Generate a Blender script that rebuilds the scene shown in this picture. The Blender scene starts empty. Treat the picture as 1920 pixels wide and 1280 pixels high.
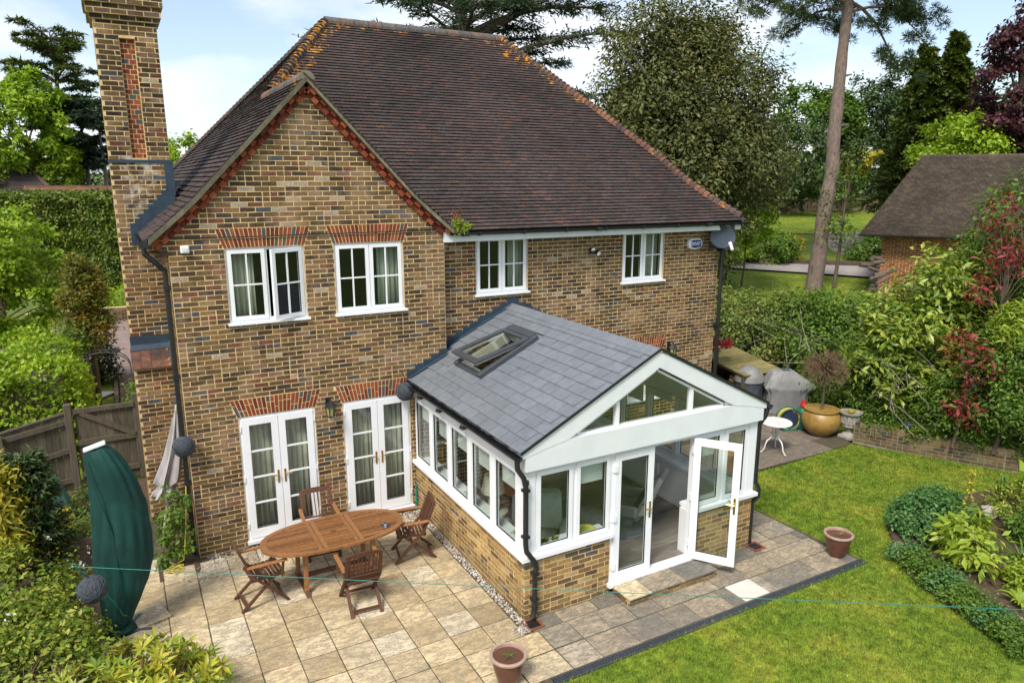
import bpy, math, random
import numpy as np
from mathutils import Vector, Matrix

R = math.radians
SC = bpy.context.scene
COL = SC.collection

# ------------------------------------------------------------------ camera
cam_d = bpy.data.cameras.new('camera')
cam = bpy.data.objects.new('camera', cam_d)
COL.objects.link(cam)
CAM = Vector((-0.653, -11.383, 5.813))
cam.location = CAM
YAW, PITCH = -0.504, -0.222
fwd = Vector((-math.sin(YAW) * math.cos(PITCH), math.cos(YAW) * math.cos(PITCH), math.sin(PITCH)))
cam.rotation_euler = fwd.to_track_quat('-Z', 'Y').to_euler()
cam_d.sensor_width = 36.0
cam_d.lens = 1342.8 / 1920 * 36.0
cam_d.clip_start = 0.1
cam_d.clip_end = 1500
SC.camera = cam

# ------------------------------------------------------------------ sky and sun
SUN_EL, SUN_AZ = R(52), R(-128)        # azimuth measured from +y towards +x
w = bpy.data.worlds.new('World')
SC.world = w
w.use_nodes = True
nt = w.node_tree
nt.nodes.clear()
wo = nt.nodes.new('ShaderNodeOutputWorld')
bg = nt.nodes.new('ShaderNodeBackground')
sky = nt.nodes.new('ShaderNodeTexSky')
sky.sky_type = 'NISHITA'
sky.sun_disc = False
sky.sun_elevation = SUN_EL
sky.sun_rotation = SUN_AZ
sky.air_density = 1.0
sky.dust_density = 1.2
tc = nt.nodes.new('ShaderNodeTexCoord')
mp = nt.nodes.new('ShaderNodeMapping')
mp.inputs['Scale'].default_value = (1, 1, 2.6)
mp.inputs['Location'].default_value = (1.3, 0.45, 0.2)
nz = nt.nodes.new('ShaderNodeTexNoise')
nz.inputs['Scale'].default_value = 2.1
nz.inputs['Detail'].default_value = 7
nz.inputs['Roughness'].default_value = 0.52
rp = nt.nodes.new('ShaderNodeValToRGB')
rp.color_ramp.elements[0].position = 0.46
rp.color_ramp.elements[1].position = 0.60
rp.color_ramp.elements[1].color = (0.92, 0.92, 0.92, 1)
rp.color_ramp.elements[0].color = (0.16, 0.16, 0.16, 1)
mx = nt.nodes.new('ShaderNodeMix')
mx.data_type = 'RGBA'
mx.inputs[7].default_value = (6.1, 6.3, 6.7, 1)
nt.links.new(tc.outputs['Generated'], mp.inputs['Vector'])
nt.links.new(mp.outputs[0], nz.inputs['Vector'])
nt.links.new(nz.outputs['Fac'], rp.inputs['Fac'])
nt.links.new(rp.outputs['Color'], mx.inputs[0])
nt.links.new(sky.outputs[0], mx.inputs[6])
nt.links.new(mx.outputs[2], bg.inputs['Color'])
bg.inputs['Strength'].default_value = 0.108
nt.links.new(bg.outputs[0], wo.inputs['Surface'])

sun_d = bpy.data.lights.new('sun', 'SUN')
sun_d.energy = 2.6
sun_d.angle = R(18)
sun_d.color = (1.0, 0.95, 0.86)
sun = bpy.data.objects.new('sun', sun_d)
COL.objects.link(sun)
sdir = Vector((math.sin(SUN_AZ) * math.cos(SUN_EL), math.cos(SUN_AZ) * math.cos(SUN_EL), math.sin(SUN_EL)))
sun.rotation_euler = sdir.to_track_quat('Z', 'Y').to_euler()
sun.location = (-20, -20, 40)

SC.view_settings.view_transform = 'Standard'
SC.view_settings.look = 'None'
SC.view_settings.exposure = 0.84
SC.view_settings.gamma = 1.0
SC.view_settings.use_curve_mapping = False
SC.cycles.max_bounces = 8
SC.cycles.transparent_max_bounces = 12
SC.cycles.use_denoising = True

# ------------------------------------------------------------------ helpers
rnd = random.Random(7)

def thing(name, label, cat, loc=(0, 0, 0), rotz=0.0, group=None):
    o = bpy.data.objects.new(name, None)
    COL.objects.link(o)
    o.location = loc
    o.rotation_euler = (0, 0, rotz)
    o.empty_display_size = 0.2
    return tag(o, label, cat, group)

def tag(o, label=None, cat=None, group=None, kind=None):
    if label: o['label'] = label
    if cat: o['category'] = cat
    if group: o['group'] = group
    if kind: o['kind'] = kind
    return o

def kids(o):
    return [c for c in bpy.data.objects if c.parent == o]

def copy_tree(o, loc, rotz, label=None):
    r = o.copy(); COL.objects.link(r)
    r.location = loc; r.rotation_euler = (0, 0, rotz)
    if label: r['label'] = label
    for ch in kids(o):
        c = ch.copy(); COL.objects.link(c); c.parent = r
        for g in kids(ch):
            d = g.copy(); COL.objects.link(d); d.parent = c
    return r

def mesh_obj(name, me, parent=None, loc=None, rot=None):
    o = bpy.data.objects.new(name, me)
    COL.objects.link(o)
    if parent is not None: o.parent = parent
    if loc is not None: o.location = loc
    if rot is not None: o.rotation_euler = rot
    return o

BOXF = [(0, 3, 2, 1), (4, 5, 6, 7), (0, 1, 5, 4), (1, 2, 6, 5), (2, 3, 7, 6), (3, 0, 4, 7)]

class MB:
    def __init__(s):
        s.v = []; s.f = []; s.t = []; s.mi = []
    def add(s, vs, fs, tone=0.5, mi=0):
        b = len(s.v)
        s.v.extend(tuple(p) for p in vs)
        for f in fs:
            s.f.append(tuple(b + i for i in f)); s.t.append(tone); s.mi.append(mi)
        return s
    def hexa(s, p, tone=0.5, mi=0, flip=False):
        fs = BOXF if not flip else [tuple(reversed(f)) for f in BOXF]
        return s.add(p, fs, tone, mi)
    def box(s, x0, x1, y0, y1, z0, z1, tone=0.5, mi=0):
        return s.hexa([(x0, y0, z0), (x1, y0, z0), (x1, y1, z0), (x0, y1, z0),
                       (x0, y0, z1), (x1, y0, z1), (x1, y1, z1), (x0, y1, z1)], tone, mi)
    def beam(s, a, b, wd, ht, up=(0, 0, 1), tone=0.5, mi=0):
        a = Vector(a); b = Vector(b); d = (b - a).normalized(); u = Vector(up)
        if abs(d.dot(u)) > 0.98: u = Vector((0, 1, 0)) if abs(d.y) < .9 else Vector((1, 0, 0))
        x = d.cross(u).normalized(); y = x.cross(d).normalized()
        p = []
        for q in (a, b):
            for sx, sy in ((-1, -1), (1, -1), (1, 1), (-1, 1)):
                p.append(q + x * (sx * wd / 2) + y * (sy * ht / 2))
        return s.add(p, [(0, 1, 2, 3), (7, 6, 5, 4), (0, 4, 5, 1), (1, 5, 6, 2), (2, 6, 7, 3), (3, 7, 4, 0)], tone, mi)
    def tube(s, path, r, n=8, tone=0.5, mi=0, cap=True):
        path = [Vector(p) for p in path]
        k = len(path)
        rr = r if isinstance(r, (list, tuple)) else [r] * k
        b = len(s.v)
        t0 = (path[1] - path[0]).normalized()
        ref = Vector((0, 0, 1)) if abs(t0.z) < 0.9 else Vector((1, 0, 0))
        x = t0.cross(ref).normalized()
        for i in range(k):
            if i == 0: t = path[1] - path[0]
            elif i == k - 1: t = path[-1] - path[-2]
            else: t = path[i + 1] - path[i - 1]
            t = t.normalized()
            x = (x - t * x.dot(t))
            x = x.normalized() if x.length > 1e-6 else t.orthogonal().normalized()
            y = t.cross(x)
            for j in range(n):
                a = 2 * math.pi * j / n
                s.v.append(tuple(path[i] + (x * math.cos(a) + y * math.sin(a)) * rr[i]))
        fs = []
        for i in range(k - 1):
            for j in range(n):
                j2 = (j + 1) % n
                fs.append((b + i * n + j, b + i * n + j2, b + (i + 1) * n + j2, b + (i + 1) * n + j))
        if cap:
            fs.append(tuple(b + j for j in reversed(range(n))))
            fs.append(tuple(b + (k - 1) * n + j for j in range(n)))
        for f in fs:
            s.f.append(f); s.t.append(tone); s.mi.append(mi)
        return s
    def lathe(s, prof, n=24, c=(0, 0, 0), tone=0.5, mi=0, sq=(1, 1)):
        b = len(s.v)
        for r, z in prof:
            for j in range(n):
                a = 2 * math.pi * j / n
                s.v.append((c[0] + r * math.cos(a) * sq[0], c[1] + r * math.sin(a) * sq[1], c[2] + z))
        k = len(prof)
        for i in range(k - 1):
            for j in range(n):
                j2 = (j + 1) % n
                s.f.append((b + i * n + j, b + i * n + j2, b + (i + 1) * n + j2, b + (i + 1) * n + j)); s.t.append(tone); s.mi.append(mi)
        if prof[0][0] > 1e-4: s.f.append(tuple(b + j for j in reversed(range(n)))); s.t.append(tone); s.mi.append(mi)
        if prof[-1][0] > 1e-4: s.f.append(tuple(b + (k - 1) * n + j for j in range(n))); s.t.append(tone); s.mi.append(mi)
        return s
    def prism(s, poly, vec, tone=0.5, mi=0):
        n = len(poly); vec = Vector(vec)
        pts = [Vector(p) for p in poly]
        nrm = Vector((0, 0, 0))
        for i in range(n):
            nrm += pts[i].cross(pts[(i + 1) % n])
        if nrm.dot(vec) > 0: pts = pts[::-1]
        vs = pts + [p + vec for p in pts]
        fs = [tuple(range(n)), tuple(reversed(range(n, 2 * n)))]
        for i in range(n):
            j = (i + 1) % n
            fs.append((i, i + n, j + n, j))
        return s.add(vs, fs, tone, mi)
    def rot(s, about, ang, start=0):
        ca, sa = math.cos(ang), math.sin(ang)
        for i in range(start, len(s.v)):
            x, y, z = s.v[i]; x -= about[0]; y -= about[1]
            s.v[i] = (about[0] + x * ca - y * sa, about[1] + x * sa + y * ca, z)
        return s
    def mesh(s, name, mats, smooth=False):
        me = bpy.data.meshes.new(name)
        me.from_pydata(s.v, [], s.f)
        at = me.attributes.new('tone', 'FLOAT', 'FACE')
        at.data.foreach_set('value', np.array(s.t, dtype=np.float32))
        for m in (mats if isinstance(mats, (list, tuple)) else [mats]): me.materials.append(m)
        if any(s.mi): me.polygons.foreach_set('material_index', np.array(s.mi, dtype=np.int32))
        if smooth: me.polygons.foreach_set('use_smooth', np.ones(len(s.f), dtype=bool))
        me.update()
        return me
    def build(s, name, mats, parent=None, smooth=False, bevel=0.0, loc=None, kind=None):
        o = mesh_obj(name, s.mesh(name, mats, smooth), parent, loc)
        if smooth:
            try:
                m = o.modifiers.new('edges', 'EDGE_SPLIT'); m.split_angle = R(42)
            except Exception: pass
        if bevel:
            m = o.modifiers.new('bevel', 'BEVEL'); m.width = bevel; m.segments = 1; m.limit_method = 'ANGLE'
        if kind: o['kind'] = kind
        return o

class FR:
    """a vertical wall frame: a runs along the wall, z up, w outwards"""
    def __init__(s, ox, oy, th):
        s.o = Vector((ox, oy, 0)); s.th = th
        s.u = Vector((math.cos(th), math.sin(th), 0)); s.n = Vector((math.sin(th), -math.cos(th), 0))
    def p(s, a, z, w=0.0):
        return s.o + s.u * a + s.n * w + Vector((0, 0, z))
    def box(s, mb, a0, a1, z0, z1, w0, w1, tone=0.5, mi=0):
        pts = [s.p(a0, z0, w1), s.p(a1, z0, w1), s.p(a1, z0, w0), s.p(a0, z0, w0),
               s.p(a0, z1, w1), s.p(a1, z1, w1), s.p(a1, z1, w0), s.p(a0, z1, w0)]
        return mb.hexa(pts, tone, mi)

# ------------------------------------------------------------------ materials
def _nodes(name):
    m = bpy.data.materials.new(name)
    m.use_nodes = True
    nt = m.node_tree
    nt.nodes.clear()
    out = nt.nodes.new('ShaderNodeOutputMaterial')
    b = nt.nodes.new('ShaderNodeBsdfPrincipled')
    nt.links.new(b.outputs[0], out.inputs[0])
    return m, nt, b, out

def _noise(nt, scale, detail=4, stretch=(1, 1, 1), rough=0.55, rot=(0, 0, 0)):
    g = nt.nodes.new('ShaderNodeNewGeometry')
    mpn = nt.nodes.new('ShaderNodeMapping')
    mpn.inputs['Scale'].default_value = stretch
    mpn.inputs['Rotation'].default_value = rot
    n = nt.nodes.new('ShaderNodeTexNoise')
    n.inputs['Scale'].default_value = scale
    n.inputs['Detail'].default_value = detail
    n.inputs['Roughness'].default_value = rough
    nt.links.new(g.outputs['Position'], mpn.inputs[0])
    nt.links.new(mpn.outputs[0], n.inputs['Vector'])
    return n

def _ramp(nt, src, stops, interp='LINEAR'):
    r = nt.nodes.new('ShaderNodeValToRGB')
    cr = r.color_ramp
    cr.interpolation = interp
    while len(cr.elements) < len(stops): cr.elements.new(0.5)
    for e, (p, c) in zip(cr.elements, stops):
        e.position = p
        e.color = (c, c, c, 1) if isinstance(c, (int, float)) else (*c, 1)
    nt.links.new(src, r.inputs['Fac'])
    return r

def _mix(nt, fac, a, b, mode='MIX'):
    m = nt.nodes.new('ShaderNodeMix')
    m.data_type = 'RGBA'
    m.blend_type = mode
    for sock, val in ((0, fac), (6, a), (7, b)):
        if isinstance(val, (int, float)): m.inputs[sock].default_value = val if sock == 0 else (val, val, val, 1)
        elif isinstance(val, tuple): m.inputs[sock].default_value = (*val, 1)
        else: nt.links.new(val, m.inputs[sock])
    return m.outputs[2]

def _tone(nt):
    a = nt.nodes.new('ShaderNodeAttribute')
    a.attribute_name = 'tone'
    return a.outputs['Fac']

def _bump(nt, b, src, strength, dist=0.01):
    bp = nt.nodes.new('ShaderNodeBump')
    bp.inputs['Strength'].default_value = strength
    bp.inputs['Distance'].default_value = dist
    nt.links.new(src, bp.inputs['Height'])
    nt.links.new(bp.outputs[0], b.inputs['Normal'])

def mat(name, c1, c2=None, scale=6, rough=0.6, tone=0.35, bump=0.0, bscale=40, metal=0.0, spec=0.4,
        stretch=(1, 1, 1), grime=0.0, gcol=(0.1, 0.09, 0.07), gscale=1.2, rot=(0, 0, 0), coat=0):
    m, nt, b, out = _nodes(name)
    c2 = c2 or tuple(x * 0.8 for x in c1)
    n = _noise(nt, scale, 5, stretch, 0.6, rot)
    col = _ramp(nt, n.outputs['Fac'], [(0.32, c2), (0.68, c1)]).outputs[0]
    if grime:
        g = _noise(nt, gscale, 6, (1, 1, 1), 0.65)
        fac = _ramp(nt, g.outputs['Fac'], [(0.5, 0.0), (0.72, grime)]).outputs[0]
        col = _mix(nt, fac, col, gcol)
    if tone:
        v = _ramp(nt, _tone(nt), [(0.0, 1 - tone), (1.0, 1 + tone)]).outputs[0]
        col = _mix(nt, 1.0, col, v, 'MULTIPLY')
    nt.links.new(col, b.inputs['Base Color'])
    b.inputs['Roughness'].default_value = rough
    b.inputs['Metallic'].default_value = metal
    b.inputs['Specular IOR Level'].default_value = spec
    b.inputs['Coat Weight'].default_value = coat
    if bump:
        bn = _noise(nt, bscale, 5, stretch, 0.6, rot)
        _bump(nt, b, bn.outputs['Fac'], bump)
    return m

def palette_mat(name, stops, rough=0.85, nscale=30, bump=0.4, big=1.5, bigamt=0.35, lo=0.6, hi=1.25, spec=0.25, lichen=None, wash=None):
    """colour by the per-piece tone, broken up by fine and broad noise"""
    m, nt, b, out = _nodes(name)
    col = _ramp(nt, _tone(nt), stops, 'CONSTANT').outputs[0]
    n = _noise(nt, nscale, 6, (1, 1, 1), 0.7)
    col = _mix(nt, 1.0, col, _ramp(nt, n.outputs['Fac'], [(0.3, lo), (0.7, hi)]).outputs[0], 'MULTIPLY')
    n2 = _noise(nt, big, 5, (1, 1, .45) if wash else (1, 1, 1), .62)
    col = _mix(nt, 1.0, col, _ramp(nt, n2.outputs['Fac'], [(0.3, 1 - bigamt), (0.7, 1 + bigamt)]).outputs[0], 'MULTIPLY')
    if wash:
        nw = _noise(nt, wash[0], 7, (1, 1, 1), .72)
        col = _mix(nt, _ramp(nt, nw.outputs['Fac'], [(wash[1], 0.0), (wash[1] + .16, wash[2])]).outputs[0], col, wash[3])
    if wash:      # damp, mossy foot of the wall
        g = nt.nodes.new('ShaderNodeNewGeometry'); sx = nt.nodes.new('ShaderNodeSeparateXYZ'); nt.links.new(g.outputs['Position'], sx.inputs[0])
        ad = nt.nodes.new('ShaderNodeMath'); ad.operation = 'MULTIPLY_ADD'; ad.inputs[1].default_value = .9; nt.links.new(nw.outputs['Fac'], ad.inputs[0]); nt.links.new(sx.outputs['Z'], ad.inputs[2])
        col = _mix(nt, _ramp(nt, ad.outputs[0], [(.38, .6), (.85, 0.0)]).outputs[0], col, (.085, .075, .038))
    if lichen:
        n3 = _noise(nt, lichen[0], 5, (1, 1, 1), 0.75)
        fac = _ramp(nt, n3.outputs['Fac'], [(lichen[1], 0.0), (lichen[1] + 0.05, 1.0)]).outputs[0]
        col = _mix(nt, fac, col, lichen[2])
    nt.links.new(col, b.inputs['Base Color'])
    b.inputs['Roughness'].default_value = rough
    b.inputs['Specular IOR Level'].default_value = spec
    if bump: _bump(nt, b, n.outputs['Fac'], bump, 0.006)
    return m

def leaf_mat(name, cols, transl=0.3, rough=0.5, spec=0.35):
    m, nt, b, out = _nodes(name)
    k = len(cols)
    r = _ramp(nt, _tone(nt), [(i / (k - 1), c) for i, c in enumerate(cols)]).outputs[0]
    nt.links.new(r, b.inputs['Base Color'])
    b.inputs['Roughness'].default_value = rough
    b.inputs['Specular IOR Level'].default_value = spec
    t = nt.nodes.new('ShaderNodeBsdfTranslucent')
    nt.links.new(_mix(nt, 1.0, r, (1.25, 1.35, 0.7), 'MULTIPLY'), t.inputs['Color'])
    mxs = nt.nodes.new('ShaderNodeMixShader')
    mxs.inputs[0].default_value = transl
    nt.links.new(b.outputs[0], mxs.inputs[1])
    nt.links.new(t.outputs[0], mxs.inputs[2])
    nt.links.new(mxs.outputs[0], out.inputs[0])
    return m

def glass_mat(name, tint=(0.86, 0.92, 0.9), boost=0.05):
    m, nt, b, out = _nodes(name)
    tr = nt.nodes.new('ShaderNodeBsdfTransparent'); tr.inputs[0].default_value = (*tint, 1)
    gl = nt.nodes.new('ShaderNodeBsdfGlossy'); gl.inputs['Roughness'].default_value = 0.02
    lw = nt.nodes.new('ShaderNodeLayerWeight'); lw.inputs['Blend'].default_value = .5
    pw = nt.nodes.new('ShaderNodeMath'); pw.operation = 'POWER'; pw.inputs[1].default_value = 5
    ad = nt.nodes.new('ShaderNodeMath'); ad.operation = 'MULTIPLY_ADD'; ad.inputs[1].default_value = .9; ad.inputs[2].default_value = .04 + boost
    mxs = nt.nodes.new('ShaderNodeMixShader')
    nt.links.new(lw.outputs['Facing'], pw.inputs[0]); nt.links.new(pw.outputs[0], ad.inputs[0]); nt.links.new(ad.outputs[0], mxs.inputs[0])
    nt.links.new(tr.outputs[0], mxs.inputs[1]); nt.links.new(gl.outputs[0], mxs.inputs[2])
    nt.links.new(mxs.outputs[0], out.inputs[0])
    return m

BR = [(0.0, (.165, .096, .040)), (.13, (.105, .060, .028)), (.28, (.21, .122, .047)), (.39, (.068, .041, .024)), (.53, (.135, .080, .036)),
      (.66, (.165, .062, .038)), (.73, (.25, .155, .075)), (.80, (.058, .045, .037)), (.905, (.075, .078, .084)), (.945, (.22, .13, .09)), (.98, (.36, .29, .21))]
BRY = [(0.0, (.34, .215, .078)), (.16, (.26, .155, .057)), (.34, (.40, .265, .105)), (.50, (.21, .122, .05)), (.62, (.36, .22, .10)),
       (.76, (.125, .080, .045)), (.86, (.095, .09, .088)), (.92, (.44, .31, .15)), (.985, (.22, .07, .045))]
BR = [(p, (c[0] * .96, c[1] * .98, c[2] * 1.03)) for p, c in BR]
M = {}
M['brick'] = palette_mat('house_brick', BR, nscale=42, lo=.32, hi=1.45, wash=(1.3, .48, .55, (.36, .235, .14)))
M['brick_soot'] = palette_mat('sooty_chimney_brick', [(p, tuple(x * .62 for x in c)) for p, c in BR], nscale=34, lo=.4, hi=1.3, wash=(1.6, .5, .5, (.16, .12, .085)))
M['brick_bloom'] = palette_mat('brick_with_salt_bloom', BR, nscale=34, lo=.5, hi=1.4, wash=(5, .44, .8, (.55, .50, .45)))
M['brick_y'] = palette_mat('yellow_stock_brick', BRY, nscale=34, lo=.55, hi=1.35, wash=(2.2, .52, .4, (.42, .31, .17)))
M['brick_old'] = palette_mat('mossy_wall_brick', BR, nscale=34, lo=.5, hi=1.4, wash=(2.2, .45, .7, (.17, .14, .06)))
M['brick_red'] = palette_mat('red_rubbed_brick', [(0, (.235, .055, .026)), (.3, (.175, .038, .022)), (.55, (.28, .075, .033)), (.8, (.125, .031, .02)), (.93, (.07, .08, .085))], nscale=35, bigamt=.15)
M['mortar'] = mat('lime_mortar', (.70, .53, .27), (.57, .41, .19), 3, .95, 0, .3, 120, grime=.35, gcol=(.38, .28, .15), gscale=1.6)
M['brick_hidden'] = mat('brick_far_side', (.30, .2, .11), (.17, .11, .06), 9, .9, .2)
TL = [(0, (.040, .030, .027)), (.22, (.047, .033, .029)), (.44, (.036, .028, .026)), (.62, (.056, .035, .029)), (.80, (.044, .036, .034)), (.95, (.07, .038, .029))]
TL = [(p, (c[0] * 1.22, c[1] * 1.24, c[2] * 1.24)) for p, c in TL]
M['tile'] = palette_mat('clay_roof_tile', TL, .75, 22, .5, .55, .32, .55, 1.45, lichen=(55, .70, (.22, .20, .17)))
M['tile_lichen'] = palette_mat('clay_tile_with_lichen', [(p, tuple(x * 1.25 for x in c)) for p, c in TL], .85, 18, .5, .7, .3, .6, 1.35, lichen=(8, .535, (.56, .235, .012)))
M['tile_hip'] = palette_mat('hip_tile_terracotta', [(0, (.15, .072, .048)), (.3, (.10, .056, .045)), (.6, (.19, .092, .058)), (.85, (.085, .056, .05))], .85, 18, .5, 1.2, .3, .6, 1.35, lichen=(7, .60, (.5, .22, .02)))
M['ridge'] = palette_mat('ridge_tile', [(0, (.15, .105, .085)), (.3, (.12, .105, .095)), (.6, (.19, .115, .08)), (.8, (.10, .092, .088))], .85, 18, .5, 1.2, .3, .6, 1.3)
M['tile_garage'] = palette_mat('garage_tile', [(0, (.075, .058, .042)), (.3, (.058, .046, .036)), (.6, (.09, .07, .048)), (.85, (.068, .052, .04))], .85, 14, .5, .6, .3)
M['verge'] = mat('verge_undercloak', (.27, .24, .17), (.17, .15, .10), 8, .9, .25, .4, 30, grime=.5)
M['slate'] = mat('grey_slate', (.175, .19, .208), (.135, .148, .164), 9, .45, .07, .3, 45, spec=.5, grime=.25, gcol=(.10, .115, .13), gscale=1.6)
M['lead'] = mat('lead_flashing', (.034, .06, .088), (.02, .037, .058), 7, .5, .2, .3, 14, spec=.5, metal=.1)
M['lead_pale'] = mat('weathered_lead', (.34, .35, .36), (.25, .26, .28), 7, .6, .2)
M['upvc'] = mat('white_frame', (.80, .81, .82), (.74, .75, .77), 3, .32, .06, spec=.5)
M['fascia'] = mat('white_fascia_board', (.70, .73, .73), (.64, .67, .68), 2.5, .4, .06, grime=.14, gcol=(.45, .47, .43), gscale=3)
M['gutter'] = mat('black_plastic', (.018, .019, .022), (.012, .013, .015), 9, .35, .2, spec=.5)
M['cable'] = mat('black_cable', (.012, .012, .013), None, 9, .6, 0)
M['glass'] = glass_mat('window_glass', (.9, .93, .92), .0)
M['glass_c'] = glass_mat('conservatory_glass', (.93, .96, .94), .02)
M['brass'] = mat('brass', (.62, .42, .12), (.5, .33, .09), 10, .3, 0, metal=1.0)
M['steel'] = mat('brushed_steel', (.6, .6, .6), (.5, .5, .5), 10, .35, 0, metal=1.0)
M['curtain'] = mat('cream_curtain', (.62, .60, .47), (.48, .47, .36), 5, .9, .2, stretch=(12, 12, .5))
M['net'] = mat('pale_green_curtain', (.50, .53, .42), (.38, .41, .31), 4, .9, .2, stretch=(10, 10, .6))
M['plaster'] = mat('plaster', (.5, .49, .45), (.46, .45, .42), 2, .9, 0)
M['dark_room'] = mat('room_wall_painted_dim', (.035, .034, .032), (.028, .028, .027), 2, .9, 0)  # near-black colour stands in for the dimness inside the rooms
M['white_room'] = mat('white_room_wall', (.70, .71, .70), (.66, .67, .67), 2, .8, 0)
M['laminate'] = mat('grey_oak_floor', (.26, .235, .20), (.15, .135, .115), 4, .45, .25, stretch=(1.2, 14, 1))
M['blind'] = mat('roller_blind', (.66, .69, .66), (.60, .63, .61), 3, .8, 0)
M['gasket'] = mat('dark_gasket', (.02, .024, .03), None, 5, .5, 0)

def stone_mat(name, stops, dark, lichen, seed):
    m, nt, b, out = _nodes(name)
    col = _ramp(nt, _tone(nt), stops).outputs[0]
    n = _noise(nt, 4.5, 8, (1, 1.7, 1), .72, (0, 0, .5))
    col = _mix(nt, 1.0, col, _ramp(nt, n.outputs['Fac'], [(.28, .58), (.5, 1.0), (.75, 1.28)]).outputs[0], 'MULTIPLY')
    v = _noise(nt, 3.2, 8, (1, 2.2, 1), .8, (0, 0, .9))
    fac = _ramp(nt, v.outputs['Fac'], [(.455, 0.0), (.495, .85), (.535, 0.0)]).outputs[0]
    col = _mix(nt, fac, col, dark)
    g = _noise(nt, .75, 6, (1, 1, 1), .65)
    fac = _ramp(nt, g.outputs['Fac'], [(.50, 0.0), (.70, .5)]).outputs[0]
    col = _mix(nt, fac, col, tuple(x * 1.3 for x in dark))
    if lichen:
        s = _noise(nt, 22, 5, (1, 1, 1), .7)
        s2 = _noise(nt, 1.0, 2)
        f1 = _ramp(nt, s.outputs['Fac'], [(.60, 0.0), (.66, 1.0)]).outputs[0]
        f2 = _ramp(nt, s2.outputs['Fac'], [(.5, 0.0), (.65, lichen)]).outputs[0]
        col = _mix(nt, _mix(nt, 1.0, f1, f2, 'MULTIPLY'), col, (.55, .53, .46))
    nt.links.new(col, b.inputs['Base Color'])
    b.inputs['Roughness'].default_value = .8
    b.inputs['Specular IOR Level'].default_value = .3
    bn = _noise(nt, 7, 8, (1, 2.2, 1), .7, (0, 0, .5))
    _bump(nt, b, bn.outputs['Fac'], .75, .018)
    return m
M['slab'] = stone_mat('buff_sandstone', [(0, (.35, .26, .14)), (.25, (.54, .41, .23)), (.5, (.62, .50, .32)), (.75, (.43, .325, .185)), (1, (.68, .58, .42))], (.17, .145, .10), .9, 1)
M['slab_grey'] = stone_mat('grey_sandstone', [(0, (.17, .155, .125)), (.25, (.27, .22, .155)), (.5, (.43, .335, .215)), (.75, (.28, .235, .17)), (1, (.56, .46, .325))], (.085, .088, .085), 0, 2)
M['slab_old'] = stone_mat('weathered_pink_slab', [(0, (.15, .12, .095)), (.5, (.20, .16, .125)), (1, (.27, .22, .18))], (.09, .08, .062), .8, 3)
M['joint'] = mat('patio_joint', (.10, .08, .048), (.055, .046, .028), 9, .95, 0, .3, 60)
M['soil'] = mat('garden_soil', (.105, .065, .042), (.055, .035, .024), 14, .95, .3, .8, 60)
M['pebble'] = palette_mat('pebbles', [(0, (.42, .36, .28)), (.2, (.30, .25, .2)), (.4, (.5, .46, .4)), (.6, (.24, .22, .21)), (.75, (.36, .3, .22)), (.9, (.58, .56, .53))], .7, 60, .1)
M['teak'] = mat('oiled_teak', (.32, .145, .05), (.165, .068, .025), 5, .4, .35, .25, 30, stretch=(3, 14, 3), spec=.4)
M['teak_dark'] = mat('weathered_teak', (.125, .052, .025), (.068, .030, .017), 6, .55, .35, .25, 30, stretch=(6, 6, 2), spec=.35)
M['fence_wood'] = mat('weathered_fence_wood', (.125, .10, .07), (.062, .052, .036), 5, .9, .35, .4, 40, stretch=(9, 9, .7), grime=.4, gcol=(.10, .11, .07))
M['mossy_wood'] = mat('mossy_boards', (.25, .21, .075), (.15, .125, .045), 5, .9, .25, .4, 40, stretch=(1, 6, 1), grime=.5, gcol=(.08, .075, .035), gscale=3)
M['log'] = mat('cut_logs', (.30, .17, .08), (.14, .08, .045), 12, .9, .5, .4, 40)
M['cover_green'] = mat('green_cover', (.003, .050, .040), (.0015, .026, .021), 3.0, .75, .15, 1.0, 6, spec=.4)
M['cover_teal'] = mat('faded_teal_cover', (.075, .19, .17), (.05, .135, .125), 6, .8, .2, .3, 25)
M['cover_grey'] = mat('grey_cover', (.25, .25, .243), (.18, .18, .178), 3, .7, .15, .8, 7)
M['cover_dark'] = mat('dark_grey_cover', (.075, .08, .092), (.05, .053, .062), 3, .6, .2, .25, 14)
M['cover_shiny'] = mat('silvery_cover_top', (.27, .265, .245), (.16, .16, .155), 5, .6, .2, .3, 12)
M['canvas'] = mat('grey_canvas', (.40, .37, .36), (.30, .28, .275), 4, .9, .2, .2, 20, stretch=(3, 3, 1))
M['wicker_light'] = mat('pale_weave', (.085, .098, .112), (.05, .058, .066), 20, .7, .2)
M['wicker'] = mat('dark_woven', (.055, .066, .078), (.02, .025, .03), 38, .8, .3, .9, 46, stretch=(1, 1, 3))
M['cord'] = mat('teal_cord', (.015, .21, .165), None, 10, .6, 0)
M['hose_y'] = mat('yellow_hose', (.52, .44, .06), (.42, .34, .05), 10, .5, .1)
M['hose_g'] = mat('green_hose_reel', (.015, .13, .10), None, 10, .5, .2)
M['navy'] = mat('navy_plastic', (.02, .035, .07), None, 10, .5, .2)
M['gas'] = mat('green_gas_bottle', (.012, .13, .075), (.01, .10, .06), 6, .4, .1)
M['red'] = mat('red_plastic', (.5, .02, .02), None, 6, .4, .1)
M['white_iron'] = mat('white_painted_iron', (.70, .69, .66), (.60, .58, .54), 8, .5, .1, grime=.5, gcol=(.33, .27, .2), gscale=11)
M['pot_gold'] = mat('ochre_glazed_pot', (.40, .25, .06), (.23, .13, .035), 5, .42, .1, .3, 12, grime=.8, gcol=(.15, .08, .03), gscale=5, spec=.5)
M['pot_brown'] = mat('brown_glazed_pot', (.13, .052, .03), (.085, .034, .022), 5, .3, .1, spec=.5)
M['pot_rim'] = mat('pot_rim', (.40, .28, .21), (.30, .2, .15), 8, .5, .1)
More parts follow.
